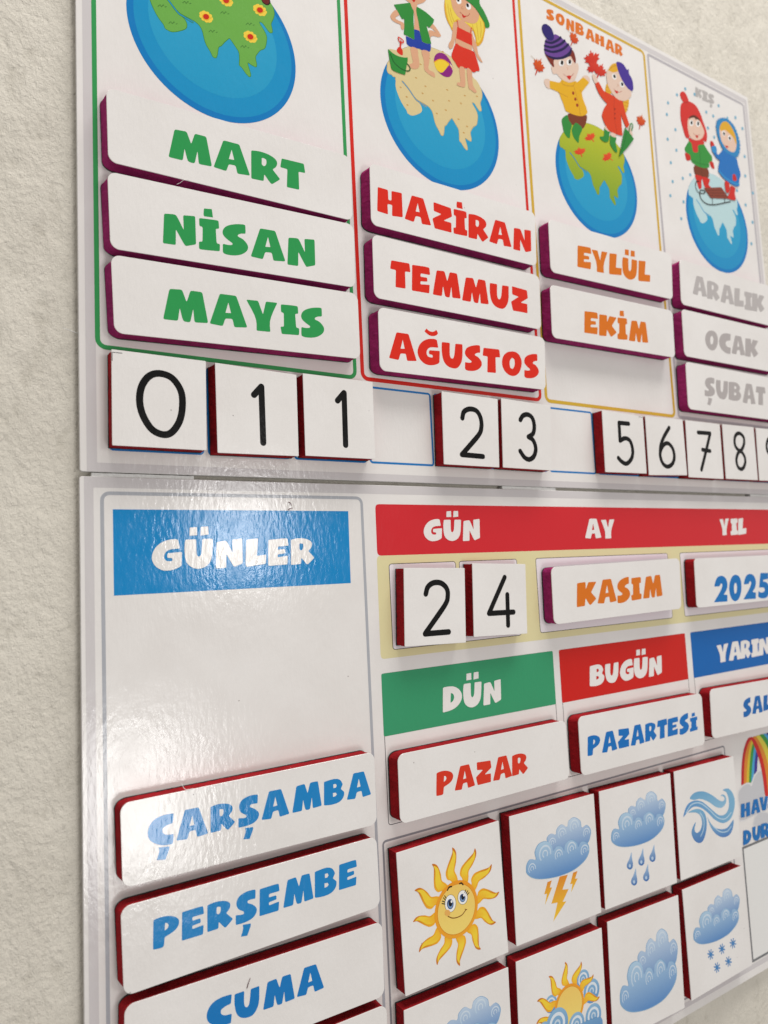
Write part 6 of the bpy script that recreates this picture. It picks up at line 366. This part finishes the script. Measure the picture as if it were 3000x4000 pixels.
def prism(name, loop, ya, yb, m, parent, origin, bevel=0, wob=0, side=None, flare=0):
    """closed slab with the outline loop (mm, counter clockwise seen from the front), front at yb (towards -Y), back at ya"""
    if area2(loop) < 0: loop = loop[::-1]
    n = len(loop); V = []; F = []; MI = []
    L = np.array(loop)
    nrm = np.array([(lambda d: np.array([d[1], -d[0]])/(np.linalg.norm(d)+1e-9))(L[(i+1) % n]-L[i-1]) for i in range(n)])
    rings = [(ya, 0)]
    if wob: rings += [(ya+(yb-ya)*t, 0) for t in (.33, .66)]
    rings += [(yb+bevel, 0), (yb, -bevel)] if bevel else [(yb, 0)]
    for y, ins in rings:
        for i in range(n):
            w = wob*noise.noise((L[i][0]*.35, y*.5, L[i][1]*.35)) + wob*.7*noise.noise((L[i][0]*1.3, y*.9, L[i][1]*1.3)) if wob else 0
            q = L[i]+nrm[i]*(ins+w) + np.array([-flare*max(0, -nrm[i][0])*(1-(y-ya)/(yb-ya)), 0]); V.append(((q[0]-origin[0])*MM, (y-origin[1])*MM, (q[1]-origin[2])*MM))
    R_ = len(rings)
    for r in range(R_-1):
        for i in range(n): j = (i+1) % n; F.append((r*n+i, r*n+j, (r+1)*n+j, (r+1)*n+i)); MI.append(1 if side else 0)
    F.append(tuple((R_-1)*n+i for i in range(n))); MI.append(0); F.append(tuple(reversed(range(n)))); MI.append(1 if side else 0)
    o = mesh(name, V, F, [m, side] if side else m, parent)
    if side: o.data.polygons.foreach_set('material_index', MI)
    return o
def dense(loop, step):
    out = []
    for a, b in zip(loop, loop[1:]+loop[:1]):
        a, b = np.array(a), np.array(b); k = max(1, int(np.linalg.norm(b-a)/step))
        out += [tuple(a+(b-a)*i/k) for i in range(k)]
    return out
def quad_round(q, r):
    """quad TL TR BR BL -> outline with rounded corners"""
    q = [np.array(p) for p in q][::-1]; out = []
    for i in range(4):
        a, b, c = q[i-1], q[i], q[(i+1) % 4]; u = (a-b)/np.linalg.norm(a-b); v = (c-b)/np.linalg.norm(c-b)
        if r < .05: out.append(tuple(b)); continue
        s, e = b+u*r, b+v*r; cen = b+(u+v)*r
        for t in np.linspace(0, 1, 8):
            p = (1-t)*s+t*e; d = p-cen; out.append(tuple(cen+d/np.linalg.norm(d)*r*(1.0)))
    return out
def grow(loop, d):
    L = np.array(loop); n = len(L); s = 1 if area2(loop) > 0 else -1; o = []
    for i in range(n):
        t = L[(i+1) % n]-L[i-1]; t /= np.linalg.norm(t)+1e-9; o.append(tuple(L[i]+s*d*np.array([t[1], -t[0]])))
    return o
THICK = 11.0
def tile(name, label, cat, group, q, radius, foam_mat, art_name, ops, k=.95, flare=0):
    c = sum(np.array(p) for p in q)/4; org = (float(c[0]), -.10, float(c[1]))
    root = link(name, None, None, (org[0]*MM, org[1]*MM, org[2]*MM)); root.empty_display_size = .01
    tag(root, label, cat, group)
    face = quad_round(q, radius); body = dense(grow(face, -.35), 1.6)
    back = [(x-flare*max(0, min(1, (min(p[0] for p in face)+4-x)/4)), z) for x, z in face]
    prism('magnet_backing', grow(back, -.1), -.10, -1.2, M_BLACK, root, org)
    prism('foam_body', body, -1.23, -(THICK-.48), foam_mat, root, org, wob=.28, flare=flare)
    f = prism('printed_face', face, -(THICK-.46), -THICK, M_VINYL, root, org, bevel=.14)
    if ops: print_mesh(art_name, ops, f, -(THICK+.03), org, k)
    return root
# ------------------------------------------------------------------ wall
wall = mesh('wall', [(-3, .006, -3), (4, .006, -3), (4, .006, 3), (-3, .006, 3)], [(0, 1, 2, 3)], M_WALL); tag(wall, kind='structure')
# ------------------------------------------------------------------ the two boards
def board(name, label, x0, z0, x1, z1):
    root = link(name, None, None, (x0*MM, .003, z0*MM)); root.empty_display_size = .02; tag(root, label, 'board', 'wall calendar boards')
    org = (x0, 3.0, z0)
    prism('panel', rrect(x0, z0, x1, z1, 1.5), 3.0, 0.0, M_VINYL, root, org, bevel=.25, side=M_EDGE)
    return root, org
B1, O1 = board('seasons_board', 'white printed board of four season pictures with month tiles, above the gap', 0, 0, 700, 450)
B2, O2 = board('day_board', 'white printed board with day, date and weather tiles, below the gap', -.3, -445, 700, -2.6)
Y = -.03
def pm(n, ops, par, org, lab=None, y=Y): return print_mesh(n, ops, par, y, org, .95, lab)
GREY = 'd2cdcd'
pm('border_band', [(GREY, 'l', [rrect(3.5, .3, 696.8, 446, .4), rrect(8.9, 5.2, 692, 440.6, .4)])], B1, O1)
for nm, col, x0, x1, w, r in (('green', '379a55', 8.5, 177.3, 2.7, 6), ('red', 'd62a20', 180.4, 350.4, 2.9, 6), ('yellow', 'd3ab3a', 354.0, 522.6, 3.0, 6), ('grey', 'b9b4b8', 525.8, 691, 2.8, 4)):
    pm('season_frame', [(col, 'l', frame_loops(x0, 70.0, x1, 439.3, r, w))], B1, O1, nm + ' rounded frame line of a season panel', Y-.05)
for i in range(12):
    x = 15.0+56.5*i
    pm('number_slot', [('2079bf', 'l', frame_loops(x, 12.3, x+54.4, 66.6, 2.6, 1.5))], B1, O1, None, Y-.02)
for k, n in (('P', 'spring'), ('S', 'summer'), ('F', 'autumn'), ('W', 'winter')):
    pm('globe_picture', PRINT['globe_'+k], B1, O1, 'printed globe picture of the '+n+' panel', Y-.03)
for k, n, lab in (('kids_S', 'boy_picture', 'printed boy in an open green shirt and blue shorts'), ('girl_S', 'girl_picture', 'printed girl in a red skirt and green hat'), ('ball_S', 'ball_picture', 'printed purple and yellow ball'), ('bucket_S', 'bucket_picture', 'printed green bucket with a red spade'),
                  ('boy_F', 'boy_picture', 'printed boy in a yellow coat and striped purple hat'), ('leaves_F', 'leaf_picture', None), ('girl_F', 'girl_picture', 'printed girl in a red coat and purple beret'), ('umbrella_F', 'umbrella_picture', 'printed folded green umbrella'),
                  ('snow_W', 'snowflake_dot', None), ('boy_W', 'boy_picture', 'printed boy in a red hat and green coat'), ('sled_W', 'sled_picture', 'printed brown sled'), ('girl_W', 'girl_picture', 'printed girl in a blue hooded coat'),
                  ('title_F', 'title_lettering', 'orange heading SONBAHAR'), ('title_W', 'title_lettering', 'grey heading KIŞ')):
    off = {'kids_S': .16, 'girl_S': .18, 'ball_S': .17, 'bucket_S': .34, 'boy_F': .16, 'girl_F': .40, 'umbrella_F': .80, 'leaves_F': .30, 'boy_W': .16, 'sled_W': .44, 'girl_W': .60, 'title_F': .06, 'title_W': .06, 'snow_W': .10}[k]
    if k == 'snow_W':
        for op in PRINT[k]: pm(n, [op], B1, O1, None, Y-off)
    elif k == 'leaves_F':
        for ops in (PRINT[k][0:1]+PRINT[k][3:4], PRINT[k][1:2]+PRINT[k][4:5], PRINT[k][2:3], PRINT[k][5:]): pm(n, ops, B1, O1, None, Y-off)
    else: pm(n, PRINT[k], B1, O1, lab, Y-off)
# lower board
pm('border_band', [(GREY, 'l', [rrect(2.0, -438.6, 697, -2.9, .4), rrect(6.8, -434.2, 692, -8.8, .4)])], B2, O2)
pm('days_frame', [('aeb0b6', 'l', frame_loops(10.2, -436, 177.6, -10.8, 5, 2.0))], B2, O2, 'grey rounded frame line round the day column', Y-.03)
h = pm('days_header', [('1488c8', 'l', [[(16.8, -68.6), (165.6, -68.6), (166, -20.8), (16.8, -20.8)]])], B2, O2, 'blue heading bar')
def head_word(parent, w, org, col='f4f0ec', y=Y-.1): return print_mesh('lettering', [(col, 'w', w)], parent, y, org, .9)
head_word(h, 'GÜNLER', O2)
h = pm('date_header', [('d32b33', 'l', [round_corners([(187, -51.1), (694, -51.1), (694, -15.8), (187.2, -15.8)], .006, 10, False)])], B2, O2, 'red heading bar')
for w in ('GÜN', 'AY', 'YIL'): head_word(h, w, O2)
h = pm('date_panel', [('e3d9a8', 'l', [round_corners([(186, -120.4), (694, -120.4), (694, -51.15), (186.6, -51.15)], .006, 10, False)])], B2, O2, 'khaki panel under the red bar')
for x0, x1 in ((195.8, 253.2), (256.2, 312.4), (331.8, 494), (511.2, 672)):
    pm('date_slot', [('2d2a2c', 'l', frame_loops(x0, -115.2, x1, -56.8, 2.2, .45)), ('ece5e8', 'l', [rrect(x0+.45, -114.75, x1-.45, -57.25, 1.75)])], B2, O2, None, Y-.05)
for col, w, x0, x1 in (('3a9a6c', 'DÜN', 185.8, 343.7), ('cf2018', 'BUGÜN', 350.3, 509.2), ('0f66b4', 'YARIN', 517.0, 672)):
    pm('day_slot', [('34313a', 'l', frame_loops(x0+.2, -228.2, x1-.2, -129.9, 2.2, .45))], B2, O2)
    h = pm('day_header', [(col, 'l', [round_corners([(x0-.2, -171), (x1-.2, -171), (x1, -130), (x0, -130)], .008, 10, False)])], B2, O2, None, Y-.04)
    head_word(h, w, O2, y=Y-.15)
pm('weather_frame', [('8f8f94', 'l', frame_loops(180.6, -432, 553.5, -236.6, 3, 1.4))], B2, O2, 'thin grey frame line round the weather tiles', Y-.03)
pm('weather_slot', [('77787a', 'l', frame_loops(566.6, -433, 690, -331, 1.0, 2.2)), ('e8e7e4', 'l', [rrect(568.8, -430.8, 687.8, -333.2, .3)])], B2, O2, 'empty grey framed square for the weather of the day')
pm('cloud_picture', PRINT['cloud_panel'], B2, O2, 'printed grey clouds', Y-.06); pm('rainbow_picture', PRINT['rainbow'], B2, O2, 'printed rainbow', Y-.14)
pm('title_lettering', PRINT['rain_title'], B2, O2, 'blue heading HAVA DURUMU', Y-.34)
# ------------------------------------------------------------------ tiles
def full(q, w):
    """complete a tile cut by the picture's edge to its real width"""
    a, b, c, d = (np.array(p) for p in q); u = (b-a)/np.linalg.norm(b-a); v = (c-d)/np.linalg.norm(c-d); t = (u+v)/np.linalg.norm(u+v)
    return [tuple(a), tuple(a+t*w), tuple(d+t*w), tuple(d)]
MG = 'month name tiles on the boards'
months = [('MART', 'MART', '2f9a52', 'green MART, topmost under the blue and green globe'), ('NISAN', 'NİSAN', '2f9a52', 'green NİSAN, between MART and MAYIS'), ('MAYIS', 'MAYIS', '2f9a52', 'green MAYIS, just above the number tiles'),
          ('HAZ', 'HAZİRAN', 'de2c1a', 'red HAZİRAN, topmost under the sandy globe'), ('TEM', 'TEMMUZ', 'de2c1a', 'red TEMMUZ, between HAZİRAN and AĞUSTOS'), ('AGU', 'AĞUSTOS', 'de2c1a', 'red AĞUSTOS, lowest of the red words'),
          ('EYL', 'EYLÜL', 'dc741c', 'orange EYLÜL, under the autumn globe'), ('EKI', 'EKİM', 'dc741c', 'orange EKİM, above an empty place'),
          ('ARA', 'ARALIK', 'bab4b2', 'grey ARALIK, under the snowy globe'), ('OCA', 'OCAK', 'b3acaa', 'grey OCAK, between ARALIK and ŞUBAT'), ('SUB', 'ŞUBAT', 'b3acaa', 'grey ŞUBAT, lowest of the grey words'), ('KAS', 'KASIM', 'dc741c', 'orange KASIM, in the khaki date panel')]
for key, w, col, d in months:
    q = QUAD[key]
    if key in ('ARA', 'OCA', 'SUB'): q = full(q, 158.5)
    tile('month_tile', 'white purple-edged tile reading ' + d, 'month tile', MG, q, 5.0, M_PURPLE, 'lettering', ([('f3efec', 'r', [(108, 172.6), (110.5, 162), (110.5, 130)], .25, 0, 1)] if key == 'NISAN' else []) + [(col, 'w', w)], flare={'MART': 1.9, 'NISAN': 2.2, 'MAYIS': 2.0, 'HAZ': 2.0, 'TEM': 1.4, 'AGU': 2.2, 'EYL': 1.5, 'EKI': .7}.get(key, .3))
def digit_ops(key):
    out = []
    for kind, pts in DIGIT[key]: out.append(('0b0a0a', 'r', pts, 4.0 if key in ('0', '1', '1b') else 3.9, int(kind == 'c'), int(kind != 'o')))
    return out
NG = 'square number tiles on the boards'
nums = [('n0', '0', 'numbered 0, first of the row'), ('n1', '1', 'numbered 1, right beside the 0'), ('n1b', '1b', 'numbered 1, beside the empty slot'), ('n2', '2', 'numbered 2, beside the 3 in the row under the months'),
        ('n3', '3', 'numbered 3'), ('n5', '5', 'numbered 5'), ('n6', '6', 'numbered 6'), ('n7', '7', 'numbered 7 with a crossbar'), ('n8', '8', 'numbered 8'), ('n9', '9', 'numbered 9, cut by the right edge of the view'),
        ('d2', 'd2', 'numbered 2, in the khaki date panel beside the 4'), ('d4', 'd4', 'numbered 4, in the khaki date panel')]
for key, dg, d in nums:
    q = QUAD[key]; q = full(q, 52.8) if key == 'n9' else q
    ops = digit_ops(dg)
    (ax, az), (bx, bz) = q[0], q[1]
    if key == 'n0': ops += [('2a2a2c', 'r', [(ax+.6, az-1.7), (ax+5.6, az-1.6)], .35, 0, 1), ('2a2a2c', 'r', [(ax+.35, az-1.9), (ax+.3, az-6.5)], .35, 0, 1)]
    if key == 'n5': ops += [('2a2a2c', 'r', [(bx-5.8, bz-.9), (bx-.3, bz-.9)], .35, 0, 1)]
    tile('number_tile', 'white red-edged square tile ' + d, 'number tile', NG, q, .5, M_RED, 'digit', ops, flare=1.4 if key == 'n1' else .3)
DG = 'day name tiles on the lower board'
for key, w, col, d in [('CAR', 'ÇARŞAMBA', '1c84c6', 'blue ÇARŞAMBA, topmost of the left column'), ('PER', 'PERŞEMBE', '1c84c6', 'blue PERŞEMBE, under ÇARŞAMBA'), ('CUM', 'CUMA', '1478bf', 'blue CUMA, under PERŞEMBE'),
                       ('PAZ', 'PAZAR', 'd8371f', 'red PAZAR, under the green bar'), ('PZT', 'PAZARTESİ', '1470bd', 'blue PAZARTESİ, under the red bar'), ('SAL', 'SALI', '1466b0', 'blue SALI, under the blue bar at right')]:
    q = QUAD[key]; q = full(q, 154.5) if key == 'SAL' else q
    tile('day_tile', 'white red-edged tile reading ' + d, 'day tile', DG, q, 5.0, M_RED, 'lettering', [(col, 'w', w)] + ([('f3efec', 'r', [(321, -182.2), (325.2, -200), (325.6, -224)], .3, 0, 1)] if key == 'PAZ' else []), flare=1.3)
q = [(p[0]+.5, p[1]-49.2) for p in QUAD['CUM']]
tile('day_tile', 'white red-edged tile below CUMA, only its upper right corner in view', 'day tile', DG, q, 5.0, M_RED, 'lettering', None)
q = full(QUAD['y25'], 158)
tile('year_tile', 'white red-edged tile reading blue 2025 in the khaki panel', 'year tile', None, q, 4.0, M_RED, 'lettering', [('1773bb', 'w', '2025')])
WG = 'square weather picture tiles'
def sq(tl, tr): a, b = np.array(tl), np.array(tr); u = b-a; n = np.array([u[1], -u[0]])/np.linalg.norm(u)*87.6; return [tuple(a), tuple(b), tuple(b+n), tuple(a+n)]
low = sq(*QUAD['ra2'][:2])
dx, dz = QUAD['ra2'][0][0]-QUAD['rai'][0][0], QUAD['ra2'][0][1]-QUAD['rai'][0][1]
def shift(ops):
    o = []
    for op in ops:
        if op[1] == 'p': o.append((op[0], 'p', [[(x+dx, z+dz) for x, z in l] for l in op[2]], op[3]))
        elif op[1] == 'r': o.append((op[0], 'r', [(x+dx, z+dz) for x, z in op[2]], *op[3:]))
        elif op[1] == 'e': o.append((op[0], 'e', op[2]+dx, op[3]+dz, *op[4:]))
        elif op[1] == 'c': o.append((op[0], 'c', op[2]+dx, op[3]+dz, op[4]))
    return o
c = QUAD['clo']
for q, ops, d in [(QUAD['sun'], PRINT['art_sun'], 'of a smiling yellow sun'), (QUAD['sto'], PRINT['art_storm'], 'of a blue cloud with yellow lightning'), (QUAD['rai'], PRINT['art_rain'], 'of a blue cloud with falling drops'),
                  (QUAD['win'], PRINT['art_wind'], 'of blue curling wind'), (low, shift(PRINT['art_rain']), 'of a blue cloud, directly below the smiling sun tile'), (sq(*QUAD['suc'][:2]), PRINT['art_suncloud'], 'of a sun without a face behind blue clouds'),
                  (sq(c[0], c[1]), PRINT['art_cloud'], 'of a big blue cloud alone'), (QUAD['sno'], PRINT['art_snow'], 'of a blue cloud with snowflakes')]:
    tile('weather_tile', 'white red-edged square picture tile ' + d, 'weather tile', WG, q, .5, M_RED, 'weather_picture', ops)
# ------------------------------------------------------------------ mounting strips in the gap, fibres and crumbs
def boxo(name, x0, x1, y0, y1, z0, z1, m, label, cat, group=None):
    lp = dense([(x0, z0), (x1, z0), (x1, z1), (x0, z1)], 3.0); cx, cz = (x0+x1)/2, (z0+z1)/2
    o = prism(name, lp, y1, y0, m, None, (cx, y1, cz), wob=.12); o.location = (cx*MM, y1*MM, cz*MM)
    return tag(o, label, cat, group)
SG = 'foam strips in the gap between the boards'
boxo('mounting_strip', 6.0, 63, .9, 5.9, -3.6, -.5, M_STRIP, 'short white foam strip at the left end of the gap between the boards', 'foam strip', SG)
boxo('mounting_strip', 303, 360, .9, 5.9, -3.6, -.3, M_STRIP, 'short white foam strip in the gap above the words AY and GÜN', 'foam strip', SG)
boxo('mounting_strip', 634, 690, .9, 5.9, -3.6, -.3, M_STRIP, 'short white foam strip in the gap at the right edge of the view', 'foam strip', SG)
def hair(name, pts, r, m, label, cat, group=None):
    P = catmull([p[:2] for p in pts], False, 5); Yy = np.interp(np.linspace(0, 1, len(P)), np.linspace(0, 1, len(pts)), [p[2] for p in pts]); o = pts[0]; V = []; F = []
    for i, (p, y) in enumerate(zip(P, Yy)):
        d = P[min(i+1, len(P)-1)]-P[max(i-1, 0)]; d /= np.linalg.norm(d)+1e-9; nn = (-d[1], d[0]); rr = r*(1-.5*i/len(P))
        for a in range(5):
            t = 2*math.pi*a/5; V.append(((p[0]+nn[0]*rr*math.cos(t)-o[0])*MM, (y+rr*math.sin(t)-o[2])*MM, (p[1]+nn[1]*rr*math.cos(t)-o[1])*MM))
    n = len(P)
    for i in range(n-1):
        for a in range(5): b = (a+1) % 5; F.append((i*5+a, i*5+b, (i+1)*5+b, (i+1)*5+a))
    F += [(4, 3, 2, 1, 0), tuple((n-1)*5+a for a in range(5))]
    ob = mesh(name, V, F, m, None, None, True); ob.location = (o[0]*MM, o[2]*MM, o[1]*MM); return tag(ob, label, cat, group)
TG = 'loose white fibres'
hair('loose_fibre', [(1.5, 78.2, 3.2), (-2.5, 79, 2.6), (-8, 80.2, 1.8)], .22, M_THREAD, 'white bristle sticking out from under the left edge of the upper board', 'fibre', TG)
hair('loose_fibre', [(53.3, 172.6, -11.0), (55.5, 174.2, -11.3), (57.6, 176.3, -11.3), (61, 177.2, -11.0)], .13, M_THREAD, 'curled pale fibre between the MART and NİSAN tiles', 'fibre', TG)
hair('loose_fibre', [(49, -173.0, -9.5), (50.6, -176.2, -11.2), (55, -176.4, -11.2)], .16, M_THREAD, 'curled pale fibre on the top edge of the ÇARŞAMBA tile', 'fibre', TG)
CG = 'dark crumbs on the boards'
hair('foam_crumb', [(123.0, -15.4, -.3), (124.2, -16.0, -.5), (125.0, -17.6, -.3)], .28, M_CRUMB, 'dark curled crumb above the blue heading, upper of two', 'crumb', CG)
hair('foam_crumb', [(122.4, -20.3, -.5), (124.2, -19.4, -.6), (125.6, -19.2, -.5)], .28, M_CRUMB, 'dark curled crumb on the top edge of the blue heading, lower of two', 'crumb', CG)
hair('foam_crumb', [(82.4, -290.2, -11.3), (83.4, -287.4, -11.5), (84.6, -285.4, -11.3)], .22, M_CRUMB, 'thin dark hair over the letter U of CUMA', 'crumb', CG)
